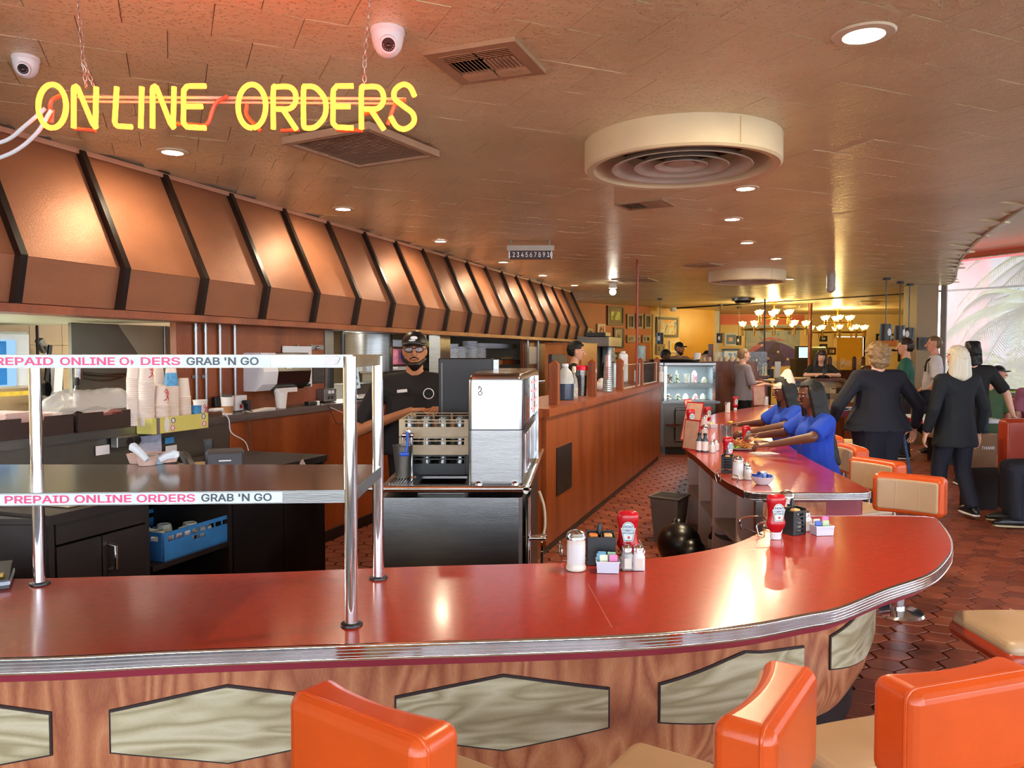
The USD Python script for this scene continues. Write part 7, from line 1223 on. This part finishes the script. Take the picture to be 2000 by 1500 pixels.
def flat_end(p, rp, q, rq, n=16):
    d, a, b = frame_of(np.asarray(q) - np.asarray(p)); t = np.arange(n) * 2 * PI / n
    disc = np.asarray(q) + rq * (np.cos(t)[:, None] * a + np.sin(t)[:, None] * b); s = _vf(sph(p, rp, n))[0]
    return Manifold.hull_points(np.vstack([s, disc]))
def union(ms): return Manifold.batch_boolean(ms, OpType.Add)
def soft(ms, edge=.028, it=8):
    m = union(ms).refine_to_length(edge); v, f = _vf(m); t = trimesh.Trimesh(v, f, process=False); trimesh.smoothing.filter_taubin(t, lamb=.5, nu=.52, iterations=it); return np.array(t.vertices), np.array(t.faces)
def unit(v): v = np.asarray(v, float); return v / (np.linalg.norm(v) + 1e-9)
def hand(w, d, n, side, curl=.5, s=1.0):
    """palm and five bent fingers; w wrist, d the way the fingers point, n the back-of-hand normal, side +1 puts the thumb towards cross(d, n)"""
    d = unit(d); n = unit(np.asarray(n) - d * (np.asarray(n) @ d)); x = np.cross(d, n) * side; out = []
    k0, k1 = w + d * .02 * s, w + d * .085 * s
    out.append(Manifold.batch_hull([sph(w, .019 * s, 10), sph(k0 + x * .018 * s, .015 * s, 10), sph(k0 - x * .018 * s, .014 * s, 10), sph(k1 + x * .030 * s, .011 * s, 10), sph(k1 - x * .030 * s, .010 * s, 10)]))
    for off, ln in ((.029, .070), (.010, .080), (-.010, .075), (-.028, .058)):
        p = k1 + x * off * s; a = 0.0
        for k, fr in enumerate((.45, .32, .23)):
            a += curl * (.55 if k == 0 else .9); dd = d * math.cos(a) - n * math.sin(a); q = p + dd * ln * fr * s; out.append(bone(p, (.0088 - .0006 * k) * s, q, (.0082 - .0006 * k) * s, 8)); p = q
    p = w + d * .03 * s + x * .024 * s - n * .006 * s
    for k, (ln, mix_) in enumerate(((.042, .8), (.032, .35))):
        dd = unit(d * (1 - mix_ * .6) + x * mix_ - n * curl * .5 * (k + 1) * .5); q = p + dd * ln * s; out.append(bone(p, .0105 * s, q, .009 * s, 8)); p = q
    return union(out)
def hrot(m, c, yaw, pitch, roll=0):
    v, f = _vf(m); return (v - c) @ rot(pitch, roll, yaw).T + c, f
def person(label, loc, rz, H=1.70, w=1.0, skin='light', seated=None, lean=0.0, pose=None, hyaw=0.0, hpitch=0.0, hroll=0.0, top=None, sleeve='short', bottom=None, shoes=None, hair=('short', 'dark'), extra=(), hands=True, belly=0.0, bust=0.0, curl=.5, sole=None, legs=True, face=True, headk=1.0, skirt=.0, hipw=1.0, legw=1.0):
    t = thing('person', label, 'person', loc, rz); k = H / 1.7
    J = dict(pel=(0, 0, .92), wst=(0, .0, 1.06), chs=(0, -.005, 1.25), nck=(0, -.02, 1.43), hed=(0, .01, 1.585), shL=(-.165, -.015, 1.375), shR=(.165, -.015, 1.375), elL=(-.215, -.03, 1.09), elR=(.215, -.03, 1.09), wrL=(-.225, .04, .84), wrR=(.225, .04, .84), hpL=(-.085, 0, .88), hpR=(.085, 0, .88), knL=(-.09, .02, .48), knR=(.09, .02, .48), anL=(-.09, -.02, .08), anR=(.09, -.02, .08))
    J = {a: np.array(b) * k for a, b in J.items()}
    for a in ('shL', 'shR', 'elL', 'elR', 'wrL', 'wrR'): J[a][0] *= (.55 + .45 * w)
    if seated:
        dz = seated + .10 - J['pel'][2]
        for a in J: J[a][2] += dz
        for sd in 'LR': sg = -1 if sd == 'L' else 1; J['kn' + sd] = np.array([sg * .11 * w, .40, seated + .06]); J['an' + sd] = np.array([sg * .11 * w, .38, .08 if seated < .62 else .2])
    if lean:
        R = rot(rx=-lean); c = J['pel'].copy()
        for a in ('wst', 'chs', 'nck', 'hed', 'shL', 'shR', 'elL', 'elR', 'wrL', 'wrR'): J[a] = R @ (J[a] - c) + c
    for a, b in (pose or {}).items(): J[a] = np.array(b, float)
    B, bw = [], (.5 + .5 * w)
    def torso(g, cut=None):
        q = [Manifold.batch_hull([sph(J['pel'], np.array([.155 * w * hipw, .105 * w, .10]) * k + g), sph(J['wst'] + [0, belly * .5, 0], np.array([.135 * w, .10 * w + belly * .5, .09]) * k + g)]),
             Manifold.batch_hull([sph(J['wst'] + [0, belly * .5, 0], np.array([.135 * w, .10 * w + belly * .5, .09]) * k + g), sph(J['chs'] + [0, bust * .5, 0], np.array([.150 * bw, .105 * bw + bust * .5, .12]) * k + g)]),
             Manifold.batch_hull([sph(J['chs'], np.array([.150 * bw, .105 * bw, .12]) * k + g), sph(J['shL'], .060 * k * bw + g * .6), sph(J['shR'], .060 * k * bw + g * .6), sph(J['nck'] - [0, 0, .04], .055 * k + g * .3)])]
        return q
    B += torso(0) + [bone(J['nck'] - [0, 0, .03], .058 * k * (.8 + .2 * w), J['hed'] - [0, .015, .05], .050 * k * (.8 + .2 * w))]
    ra = k * (.6 + .4 * w)
    for sd in 'LR':
        B += [bone(J['sh' + sd], .050 * ra, J['el' + sd], .038 * ra), bone(J['el' + sd], .039 * ra, J['wr' + sd], .025 * k)]
        if legs: B += [bone(J['hp' + sd], .085 * ra * hipw, J['kn' + sd], .056 * ra), bone(J['kn' + sd], .055 * ra, J['an' + sd], .034 * k)]
    body = soft(B, .032, 6)
    c = J['hed']; hs = k * headk
    def HD(m): return hrot(m, c, hyaw, hpitch, hroll)
    e = lambda x, y, z: c + np.array([x, y, z]) * hs
    jaw = .058 + .012 * (w - 1)
    head = [sph(e(0, -.012, .025), np.array([.074, .092, .092]) * hs, 20), Manifold.batch_hull([sph(e(0, .012, .0), np.array([.066, .074, .07]) * hs, 16), sph(e(0, .035, -.075), np.array([jaw * .62, .04, .032]) * hs, 12), sph(e(-jaw * .8, .0, -.055), .018 * hs, 8), sph(e(jaw * .8, .0, -.055), .018 * hs, 8)]),
            bone(e(0, -.02, -.10), .05 * k, e(0, -.01, -.02), .05 * k), bone(e(0, .086, .012), .010 * hs, e(0, .106, -.022), .013 * hs, 10), sph(e(-.012, .094, -.026), .009 * hs, 8), sph(e(.012, .094, -.026), .009 * hs, 8),
            Manifold.batch_hull([sph(e(-.02, .082, -.055), .007 * hs, 8), sph(e(.02, .082, -.055), .007 * hs, 8), sph(e(0, .089, -.052), .008 * hs, 8)]), sph(e(-.072, -.005, -.005), np.array([.012, .022, .032]) * hs, 10), sph(e(.072, -.005, -.005), np.array([.012, .022, .032]) * hs, 10), Manifold.batch_hull([sph(e(-.045, .07, .032), .012 * hs, 8), sph(e(.045, .07, .032), .012 * hs, 8)])]
    hm = trimesh.Trimesh(*HD(soft(head, .012, 5)), process=False)
    def man(m):
        v, f = _vf(m); import manifold3d
        return Manifold(manifold3d.Mesh(v.astype(np.float32), f.astype(np.uint32)))
    whole = [man(body), man((hm.vertices, hm.faces))]
    if hands:
        for sd, sg in (('L', -1), ('R', 1)):
            d = unit(J['wr' + sd] - J['el' + sd]); ext_ = (pose or {}).get('hd' + sd); d = unit(ext_) if ext_ is not None else d
            nn = np.array([sg * .8, .2, .5]) if abs(d[2]) > .6 else np.array([sg * .2, 0, 1.0]); whole.append(hand(J['wr' + sd] + d * .004, d, nn, -sg if abs(d[2]) <= .6 else (sg if 0 else -sg), curl, k * .98))
    part(t, 'body', union(whole), SK[skin], smooth=60)
    if face:
        for sx in (-1, 1):
            part(t, 'eye', HD(ball(e(sx * .030, .074, .012), np.array([.0115, .007, .0068]) * hs, 2)), pm('eye_white', 'cfc8c0', .2)); part(t, 'iris', HD(ball(e(sx * .030, .0798, .012), np.array([.0055, .0025, .0055]) * hs, 1)), M['black'])
            part(t, 'eyebrow', HD(hull([e(sx * .014, .080, .030), e(sx * .048, .064, .033), e(sx * .030, .077, .037), e(sx * .030, .072, .030), e(sx * .03, .079, .034)])), HM['dark'])
        part(t, 'mouth', HD(ball(e(0, .088, -.054), np.array([.021, .006, .0055]) * hs, 2)), pm('lips_' + skin, {'brown': '5a2c28', 'tan': '8f4a40'}.get(skin, 'b0605a'), .4))
    if top:
        g = .014; tp = [] ; low_ = J['pel'] - np.array([0, 0, .08 + skirt]) * k
        base = torso(g); n = 24; a = np.arange(n) * 2 * PI / n
        hem = low_ + np.c_[np.cos(a) * (.165 * w * hipw * k + g + skirt * .15), np.sin(a) * (.118 * w * k + g + skirt * .15), np.zeros(n)]
        if seated: hem = J['pel'] - np.array([0, .03, .06]) * k + np.c_[np.cos(a) * (.165 * w * k + g), np.sin(a) * (.118 * w * k + g), np.zeros(n)]
        base.append(Manifold.hull_points(np.vstack([_vf(sph(J['wst'] + [0, belly * .5, 0], np.array([.135 * w, .10 * w + belly * .5, .09]) * k + g + .004, 14))[0], hem])))
        for sd in 'LR':
            S, E, Wr = J['sh' + sd], J['el' + sd], J['wr' + sd]
            if sleeve == 'short': q = S + (E - S) * .86; base.append(flat_end(S, .056 * ra + g * .6, q, .053 * ra + g))
            elif sleeve == 'long': base += [bone(S, .056 * ra + g * .6, E, .042 * ra + g), flat_end(E, .042 * ra + g, E + (Wr - E) * .93, .032 * k + g * .8)]
        part(t, 'top', soft(base, .03, 5), top, smooth=60)
    if bottom and legs:
        g = .012; bt = [sph(J['pel'] + [0, 0, -.01], np.array([.152 * w * hipw, .104 * w, .10]) * k + g)]
        for sd in 'LR': bt += [bone(J['hp' + sd], .088 * ra * hipw * legw + g, J['kn' + sd], .060 * ra * legw + g), flat_end(J['kn' + sd], .060 * ra * legw + g, J['an' + sd] + [0, 0, .0], .052 * k * legw + g)]
        part(t, 'trousers', soft(bt, .035, 5), bottom, smooth=60)
    if shoes and legs:
        for sd, sg in (('L', -1), ('R', 1)):
            a = J['an' + sd]; d = unit(np.array((pose or {}).get('ft' + sd, (sg * .12, 1, 0)), float)); u = np.array([-d[1], d[0], 0]); z0 = a[2] - .055
            m = Manifold.batch_hull([sph(a - d * .03 + [0, 0, -.02], .042, 10), sph(a + d * .16 + [0, 0, -.035], (.034, .034, .022), 10), sph(a + d * .10 + [0, 0, -.02], .036, 10), sph(a - d * .045 + [0, 0, -.04], (.030, .030, .018), 10)]); q = part(t, 'shoe', m, shoes, smooth=60)
            if sole: part(t, 'sole', Manifold.batch_hull([sph(a + d * y + u * x + [0, 0, -.060], (.014, .014, .010), 8) for y, x in ((-.06, .02), (-.06, -.02), (.17, .018), (.17, -.018), (.1, .028), (.1, -.028))]), sole, smooth=60)
    st, hc = hair; hmm = HM.get(hc)
    def lump(ms, edge=.016, amp=.006, fr=55, it=3, seed=1):
        v, f = soft(ms, edge, it); m = trimesh.Trimesh(v, f, process=False); nn = np.array(m.vertex_normals); v = v + nn * ((meshkit.fbm(v * fr, 3, seed) - .5) * 2 * amp)[:, None]; return HD((v, f))
    def dome(g=.012, front=.062, zlo=.02, back=-.07, ear=.0):
        m = sph(e(0, -.016, .030), np.array([.078, .096, .094]) * hs + g, 20); cut = Manifold.cube((.5, .5, .5)).translate(tuple(e(-.25 / hs, front - .0, zlo - .5 / hs + .04))); m = m - cut
        m = m - Manifold.cube((.5, .5, .5)).translate(tuple(e(-.25 / hs, -.25 / hs, back - .5 / hs))); return m - Manifold.cube((.5, .14 * hs, .3)).translate(tuple(e(-.25 / hs, -.03, zlo - .3 / hs - ear)))
    if st == 'short': part(t, 'hair', lump([dome(.008, .045, .055, -.06)], .014, .004), hmm)
    elif st == 'curly': part(t, 'hair', lump([dome(.022, .05, .045, -.055)], .014, .014, 60), hmm)
    elif st == 'bob': part(t, 'hair', lump([dome(.016, .04, .05, -.07), Manifold.batch_hull([sph(e(0, -.05, .03), np.array([.088, .06, .06]) * hs), sph(e(-.075, -.035, -.11), .028 * hs), sph(e(.075, -.035, -.11), .028 * hs), sph(e(0, -.075, -.12), .03 * hs)])], .014, .008, 40), hmm)
    elif st == 'puff': part(t, 'hair', lump([dome(.03, .045, .05, -.06), sph(e(0, -.04, .05), np.array([.105, .10, .10]) * hs), sph(e(0, -.06, -.03), np.array([.095, .065, .085]) * hs)], .013, .022, 30), hmm)
    elif st == 'long':
        ln = extra[0] if extra and isinstance(extra[0], float) else .38
        part(t, 'hair', lump([dome(.014, .035, .05, -.07), Manifold.batch_hull([sph(e(0, -.05, .04), np.array([.086, .055, .06]) * hs), sph(e(-.085, -.02, -.10), .03 * hs), sph(e(.085, -.02, -.10), .03 * hs), sph(e(0, -.08, -.12), .034 * hs)]), Manifold.batch_hull([sph(e(-.085, -.03, -.10), .032 * hs), sph(e(.085, -.03, -.10), .032 * hs), sph(e(0, -.09, -.12), .034 * hs), sph(e(-.08, -.10, -.1 - ln), .02 * hs), sph(e(.08, -.10, -.1 - ln), .02 * hs), sph(e(0, -.15, -.1 - ln), .03 * hs)]), *[Manifold.batch_hull([sph(e(sx * .074, .022, .05), .022 * hs), sph(e(sx * .082, -.06, .03), .03 * hs), sph(e(sx * .090, .018, -.10), .022 * hs), sph(e(sx * .105, .0, -.1 - ln * .8), .028 * hs), sph(e(sx * .10, -.11, -.1 - ln), .03 * hs)]) for sx in (-1, 1)]], .018, .007, 26), hmm)
    elif st == 'bald': part(t, 'hair', lump([sph(e(0, -.026, .0), np.array([.079, .084, .05]) * hs) - Manifold.cube((.5, .5, .5)).translate(tuple(e(-.25 / hs, .01, -.25 / hs)))], .014, .003), HM['white'])
    elif st == 'bun': part(t, 'hair', lump([dome(.010, .04, .055, -.05), sph(e(0, -.10, .0), .035 * hs)], .014, .005), hmm)
    for x in extra:
        if x == 'cap' or x == 'cap_back':
            sgn = -1 if x == 'cap_back' else 1
            m = sph(e(0, -.014, .040), np.array([.088, .104, .098]) * hs, 20) - Manifold.cube((.6, .6, .6)).translate(tuple(e(-.3 / hs, -.3 / hs, .045 - .6 / hs))); part(t, 'cap', HD(_vf(m)), M['black'], smooth=50)
            br = [e(.075 * math.sin(a), sgn * (.085 + .075 * math.cos(a)), z - .02 * math.sin(a) ** 2) for a in np.linspace(-PI / 2, PI / 2, 13) for z in (.050, .056)] + [e(s_ * .082, sgn * .03, z) for s_ in (-1, 1) for z in (.046, .054)]; part(t, 'brim', HD(hull(br)), M['black'], smooth=False)
        elif x == 'beanie':
            part(t, 'beanie', HD(soft([Manifold.batch_hull([sph(e(0, -.02, .05), np.array([.092, .108, .05]) * hs), sph(e(0, -.075, .165), np.array([.035, .035, .025]) * hs)])], .02, 4)), pm('cream_knit', 'dcc9b6', .8, var=.04, bump=.5, bscale=120), smooth=60); part(t, 'beanie_edge', HD(_vf(sph(e(0, -.018, .035), np.array([.094, .110, .020]) * hs, 24))), pm('cream_knit', 'dcc9b6', .8), smooth=60)
        elif x == 'hat': part(t, 'hat', HD(soft([Manifold.batch_hull([sph(e(0, -.02, .05), np.array([.088, .104, .03]) * hs), sph(e(-.03, -.02, .13), np.array([.05, .07, .02]) * hs), sph(e(.03, -.02, .13), np.array([.05, .07, .02]) * hs)])], .02, 3)), M['black'], smooth=60)
        elif x == 'glasses':
            for sx in (-1, 1): part(t, 'glasses_rim', HD(tube([e(sx * .034 + .027 * math.cos(a), .092 - .010 * abs(math.cos(a)) * (sx * math.cos(a) > 0), .010 + .019 * math.sin(a)) for a in np.arange(20) * PI / 10], .0030 * hs, 6, closed=True)), M['black']); part(t, 'glasses_lens', HD(_vf(sph(e(sx * .034, .090, .010), np.array([.025, .0012, .018]) * hs, 16))), pane('spectacle_lens', (.80, .80, .86), 1.25)); part(t, 'glasses_arm', HD(tube([e(sx * .061, .084, .014), e(sx * .076, .03, .016), e(sx * .077, -.01, .01)], .0026 * hs, 6)), M['black'])
            part(t, 'glasses_bridge', HD(tube([e(-.008, .098, .014), e(0, .1, .017), e(.008, .098, .014)], .0026 * hs, 6)), M['black'])
        elif x == 'beard': part(t, 'beard', lump([Manifold.batch_hull([sph(e(0, .040, -.088), np.array([.048, .045, .026]) * hs), sph(e(-.062, .005, -.055), .016 * hs), sph(e(.062, .005, -.055), .016 * hs), sph(e(0, .03, -.105), .03 * hs)])], .012, .004, 90), HM['dark']); part(t, 'moustache', HD(hull([e(-.030, .080, -.048), e(.030, .080, -.048), e(0, .098, -.036), e(0, .092, -.046), e(-.012, .094, -.04), e(.012, .094, -.04), e(-.03, .072, -.06), e(.03, .072, -.06)])), HM['dark'])
    return t, J, HD, e
def face_to(a): return a - PI / 2          # turns a figure so that it looks in the plan direction a
navy, blk, char = cloth('navy', '0e1020'), cloth('black', '121114'), cloth('charcoal', '24232a')
# the server behind the racks
t, J, HD, e = person('person in a black cap, glasses, beard and black t-shirt working behind the glass racks', (PY(818, 690, 5.55)[0] - .03, 5.55, 0), PI + .10, 1.68, 1.55, 'tan', pose=dict(elL=(-.40, .10, 1.10), wrL=(-.20, .38, 1.17), elR=(.40, .06, 1.00), wrR=(.02, .34, 1.16), shL=(-.235, -.01, 1.315), shR=(.235, -.01, 1.315), hdR=(-.9, .35, .1), hdL=(.5, .8, .1)), top=cloth('black_tee', '161316'), bottom=blk, shoes=M['black'], hair=('short', 'dark'), extra=('cap', 'glasses', 'beard'), belly=.08, headk=1.10, hyaw=-.02)
part(t, 'name_tag', xf(bx(0, 0, 0, .075, .005, .022, .003), (J['chs'][0] + .085, J['chs'][1] + .155, J['chs'][2] + .05), rz=-.25, ry=.1), M['paper'], smooth=False)
part(t, 'shirt_emblem', tube([(J['chs'][0] - .10 + .036 * math.cos(a), J['chs'][1] + .148 - .015 * math.cos(a) * 0, J['chs'][2] + .03 + .036 * math.sin(a)) for a in np.arange(20) * PI / 10], .004, 6, closed=True), M['paper'])
part(t, 'cap_emblem', HD(join(ball(e(0, .094, .085), (.026, .004, .013)), ball(e(.012, .096, .068), (.024, .004, .006)))), M['paper'])
# cooks beyond the posts, and three at the far left
person('person with dark receding hair and moustache in profile between the first wood posts', K(KS(1120, 1.0), 1.0), face_to(-.12), 1.68, 1.05, 'light', top=blk, bottom=blk, shoes=M['black'], hair=('curly', 'black'), extra=(), hpitch=-.1, lean=.05)
person('person in a black cap seen behind the moustached person', K(KS(1133, .62), .62), face_to(1.3), 1.70, 1.1, 'tan', top=blk, bottom=blk, shoes=M['black'], hair=('short', 'black'), extra=('cap_back',))
person('person with black hair bending down at the left of the ochre wall', (PY(1288, 700, 15.2)[0], 15.2, 0), face_to(-.9), 1.62, 1.0, 'brown', lean=.25, top=cloth('dark_red', '4a2a20'), bottom=blk, shoes=M['black'], hair=('curly', 'black'), hpitch=-.3)
person('person in a dark cap and beige shirt before the ochre wall', (PY(1327, 690, 15.6)[0], 15.6, 0), face_to(-1.2), 1.76, 1.1, 'tan', pose=dict(wrL=(.02, .22, 1.12), wrR=(-.02, .24, 1.1), elL=(-.27, .05, 1.12), elR=(.27, .05, 1.12)), top=cloth('beige', '9a8068'), bottom=char, shoes=M['black'], hair=('short', 'dark'), extra=('cap', 'beard'), hyaw=.3)
person('person in a black cap low behind the row of cups on the rail', (PY(1387, 700, 17)[0], 17, 0), face_to(2.9), 1.60, 1.0, 'light', top=cloth('dark_red', '4a2a20'), bottom=blk, shoes=M['black'], hair=('short', 'dark'), extra=('cap',), lean=.1)
# waitress with plates
t, J, HD, e = person('person in a grey printed t-shirt with tied-back hair carrying plates behind the counter', (PY(1452, 700, 12.35)[0], 12.35, 0), face_to(.15), 1.62, 1.12, 'fair', pose=dict(elL=(-.25, .08, 1.02), wrL=(-.12, .30, 1.08), elR=(.24, .06, 1.0), wrR=(.12, .30, 1.06), hdL=(.1, 1, .05), hdR=(-.1, 1, .05)), top=cloth('heather_grey', '8f8790'), bottom=blk, shoes=M['black'], hair=('bun', 'blond'), bust=.05, belly=.03)
part(t, 'shirt_print', xf(join(*[ball((.05 * math.cos(3 * k), 0, -.02 * k), (.02, .004, .012), 1) for k in range(6)]), (0, J['chs'][1] + .155, J['chs'][2] + .02)), navy, kind='stuff')
wp = np.array([PY(1452, 700, 12.35)[0], 12.35, 0])
for i, (dx, dz) in enumerate(((.50, 1.10), (.50, 1.02))): pl_ = thing('plate', ['upper plate carried by the person in the grey t-shirt', 'lower plate carried by the person in the grey t-shirt'][i], 'plate', (wp[0] + dx - .02, wp[1] + .10 * (1 - 2 * i) * .6 + .02, dz + .0), 0, 'carried plates'); part(pl_, 'dish', lathe([(0, .004), (.07, 0), (.13, .018), (.132, .021), (.08, .01), (0, .008)], 26), M['white']); part(pl_, 'food', ball((0, 0, .025), (.06, .05, .02)), pm('plate_food', 'c9a050', .5, var=.4, scale=40))
# person in black t-shirt leaning behind the chequered wall
t, J, HD, e = person('person with long dark fringed hair in a black t-shirt leaning on the chequered wall', (PY(1606, 700, 13.35)[0], 13.42, 0), face_to(-PI / 2 - .25), 1.60, 1.0, 'fair', lean=.12, pose=dict(elL=(-.27, .20, 1.17), wrL=(.0, .36, 1.19), elR=(.27, .20, 1.17), wrR=(.02, .38, 1.19), hdL=(.9, .4, 0), hdR=(-.9, .4, 0)), top=cloth('black_tee', '161316'), bottom=blk, shoes=M['black'], hair=('long', 'dark'), extra=(.30,), hroll=-.12, bust=.03)
part(t, 'fringe', HD(soft([Manifold.batch_hull([sph(e(-.05, .075, .055), .02), sph(e(.05, .075, .055), .02), sph(e(0, .088, .05), .02), sph(e(0, .05, .1), .03)])], .012, 3)), HM['dark'], smooth=60)
obj('smartphone', bx(0, 0, 0, .07, .012, .14, .003), M['black'], 'black phone held by the person in the black t-shirt', 'phone', (PY(1612, 735, 13.0)[0] + .0, 13.02, 1.22), .3)
# the two guests in blue shirts
blue = cloth('royal_blue', '1440b4')
def guest(label, loc, hair, extra, hp):
    return person(label, loc, face_to(PI + .12), 1.62, 1.12, 'brown', seated=.49, lean=.14, pose=dict(elL=(-.27, .22, .92), wrL=(-.10, .47, .85), elR=(.25, .18, .90), wrR=(.10, .46, .90), hdL=(.15, 1, -.05), hdR=(-.1, 1, .05)), top=blue, bottom=navy, shoes=M['black'], hair=hair, extra=extra, hpitch=hp, bust=.04, belly=.03, curl=.7)
t, J, HD, e = guest('person with long straight black hair in a blue t-shirt eating at the counter', (2.43, 6.02, 0), ('long', 'black'), (.46,), -.15)
part(t, 'shirt_print', xf(join(ball((0, 0, 0), (.03, .004, .02), 1), ball((.02, 0, -.04), (.008, .004, .02), 1)), (-.10, J['chs'][1] + .160, J['chs'][2] + .0), rz=.4), pm('print_pink', 'd86a9a', .5), kind='stuff')
guest('person in a cream beanie and blue shirt eating at the counter, farther of two', (2.55, 6.95, 0), ('long', 'black'), (.30, 'beanie'), -.2)
# woman with a cane and the others standing at the right
t, J, HD, e = person('person with puffy blond hair in navy clothes walking away with a blue cane', (3.56, 7.45, 0), face_to(PI / 2 + .1), 1.62, 1.66, 'fair', sleeve='long', pose=dict(elR=(.41, -.02, 1.04), wrR=(.43, .08, .80), elL=(-.41, .0, 1.04), wrL=(-.38, .16, .86), anL=(-.11, -.02, .08), anR=(.12, .10, .08)), top=navy, bottom=cloth('navy_trousers', '0f1124'), shoes=M['black'], hair=('puff', 'blond'), hipw=1.26, legw=1.25, skirt=.0, belly=.05, headk=1.06, lean=.05)
wx = (3.50 + .44 * math.cos(.1) - .17 * math.sin(.1), 7.45 + .44 * math.sin(.1) + .17 * math.cos(.1)); cn = thing('walking_cane', 'blue patterned walking cane of the person in navy', 'cane', (wx[0], wx[1], 0)); part(cn, 'shaft', cyl((.12, -.04, .01), (0, 0, .74), .012, n=12), pm('cane_blue', '3f6fa8', .3, var=.3, scale=60)); part(cn, 'handle', tube(bez([(-.05, 0, .745), (0, 0, .75), (.06, 0, .742)], 5), .013, 8), M['black']); part(cn, 'ferrule', cyl((.122, -.04, 0), (.12, -.04, .03), .016), M['black'])
person('person with dark curly hair in a green shirt beyond the person with the cane', (PY(1768, 700, 11.2)[0], 11.2, 0), face_to(2.6), 1.75, 1.05, 'light', sleeve='long', pose=dict(elR=(.36, -.02, 1.20), wrR=(.12, .18, 1.10), elL=(-.33, .0, 1.15), wrL=(-.1, .22, 1.1), hdR=(-.8, .5, 0)), top=cloth('bottle_green', '1f5a48'), bottom=char, shoes=M['black'], sole=M['paper'], hair=('curly', 'dark'), hyaw=.2)
t, J, HD, e = person('person with short grey hair in a white printed t-shirt standing by the window strip', (PY(1824, 700, 11.7)[0], 11.7, 0), face_to(2.75), 1.80, 1.08, 'ruddy', pose=dict(elL=(-.30, .0, 1.12), wrL=(-.30, .16, .92), elR=(.31, -.04, 1.12), wrR=(.28, .16, .96)), top=cloth('white_tee', 'd2ccd0'), bottom=cloth('dark_navy', '15192a'), shoes=M['black'], hair=('short', 'mouse'), belly=.02, hyaw=.15)
part(t, 'shirt_print', xf(join(*[box(-.11 + .04 * k, -.003, -.015, -.085 + .04 * k, .0, .015) for k in range(6)]), (0.02, J['chs'][1] + .128, J['chs'][2] + .02)), pm('print_grey', '5a5a66', .6), kind='stuff', smooth=False); part(t, 'bag_strap', tube(bez([(-.12, -.06, J['shL'][2] + .07), (-.13, .10, J['shL'][2] - .02), (-.14, .13, J['chs'][2] - .05)], 6), .016, 6), M['black'])
obj('jacket', soft([Manifold.batch_hull([sph((0, 0, .95), (.14, .1, .06)), sph((-.12, 0, .5), (.12, .08, .1)), sph((.1, 0, .38), (.14, .09, .1))])], .03, 4), cloth('dark_navy', '15192a'), 'dark jacket hanging over the arm of the person in the white t-shirt', 'jacket', (PY(1806, 760, 11.45)[0], 11.40, -.0), .4, smooth=60)
person('person in a black flat-topped hat and dark top reaching for the booth', (PY(1899, 700, 8.9)[0], 8.9, 0), face_to(PI / 2 - .3), 1.66, 1.25, 'fair', pose=dict(elR=(.36, .0, 1.08), wrR=(.42, -.02, .84), hdR=(.5, .3, -.5), elL=(-.3, .0, 1.08)), top=blk, bottom=cloth('jeans', '2c3a58'), shoes=M['black'], sole=M['paper'], hair=('bob', 'black'), extra=('hat',))
t, J, HD, e = person('person with straight white-blond hair in a dark jacket and trousers walking away', (4.17, 7.2, 0), face_to(PI / 2 + .15), 1.60, 1.18, 'fair', sleeve='long', pose=dict(anL=(-.09, .10, .08), anR=(.10, -.12, .11), knL=(-.09, .09, .46), knR=(.095, .02, .46), elL=(-.26, -.04, 1.03), wrL=(-.27, .04, .80), elR=(.27, -.02, 1.03), wrR=(.285, .05, .78)), top=cloth('dark_teal', '0e131c'), bottom=cloth('dark_navy', '15192a'), shoes=M['black'], sole=M['paper'], hair=('bob', 'white'), skirt=.12, headk=1.05)
part(t, 'hair_length', HD(soft([Manifold.batch_hull([sph(e(0, -.06, .02), (.09, .06, .06)), sph(e(-.085, -.06, -.15), .03), sph(e(.085, -.06, -.15), .03), sph(e(0, -.09, -.17), .035)])], .016, 3)), HM['white'], smooth=60)
# seated at the right
person('bald seated person in a green shirt with back turned, nearest of those at the window', (6.22, 10.0, 0), face_to(1.15), 1.70, 1.15, 'ruddy', seated=.47, lean=.05, pose=dict(), top=cloth('olive', '3f5a3c'), bottom=char, shoes=M['black'], hair=('bald', 'white'))
person('second bald seated person in a pink shirt farther right by the window', (6.95, 10.15, 0), face_to(1.1), 1.70, 1.1, 'ruddy', seated=.47, lean=.05, top=cloth('dusty_pink', 'a05a70'), bottom=char, shoes=M['black'], hair=('bald', 'white'))
person('seated person in a dark baseball cap facing right by the window', (PY(1958, 745, 11.5)[0], 11.6, 0), face_to(-.1), 1.70, 1.0, 'ruddy', seated=.47, top=cloth('grey_shirt', '7a7a80'), bottom=char, shoes=M['black'], hair=('short', 'grey'), extra=('cap',), hyaw=-.2)
person('seated person in dark trousers and black shoes at the right edge, mostly out of view', (4.86, 6.72, 0), face_to(PI - .35), 1.66, 1.05, 'fair', seated=.46, top=speckle('animal_print', ['d8d0c0', '2a2420', 'c8c0b0', '4a443c'], 16), bottom=cloth('dark_navy', '15192a'), shoes=M['black'], sole=pm('tan_sole', 'b8a888', .6), hair=('bob', 'dark'))
t = thing('booth_seat', 'beige seat under the person at the right edge', 'booth', (4.72, 6.35, 0), 0, 'booth seats'); part(t, 'seat', rbox(.42, .35, .39, .75, .8, .13, .04), M['beige_vinyl'], smooth=50); part(t, 'base', box(.2, .05, 0, .75, .7, .32), M['black'], smooth=False); part(t, 'back', rbox(.86, .35, .62, .14, .8, .6, .05), M['orange_dark'], smooth=50)
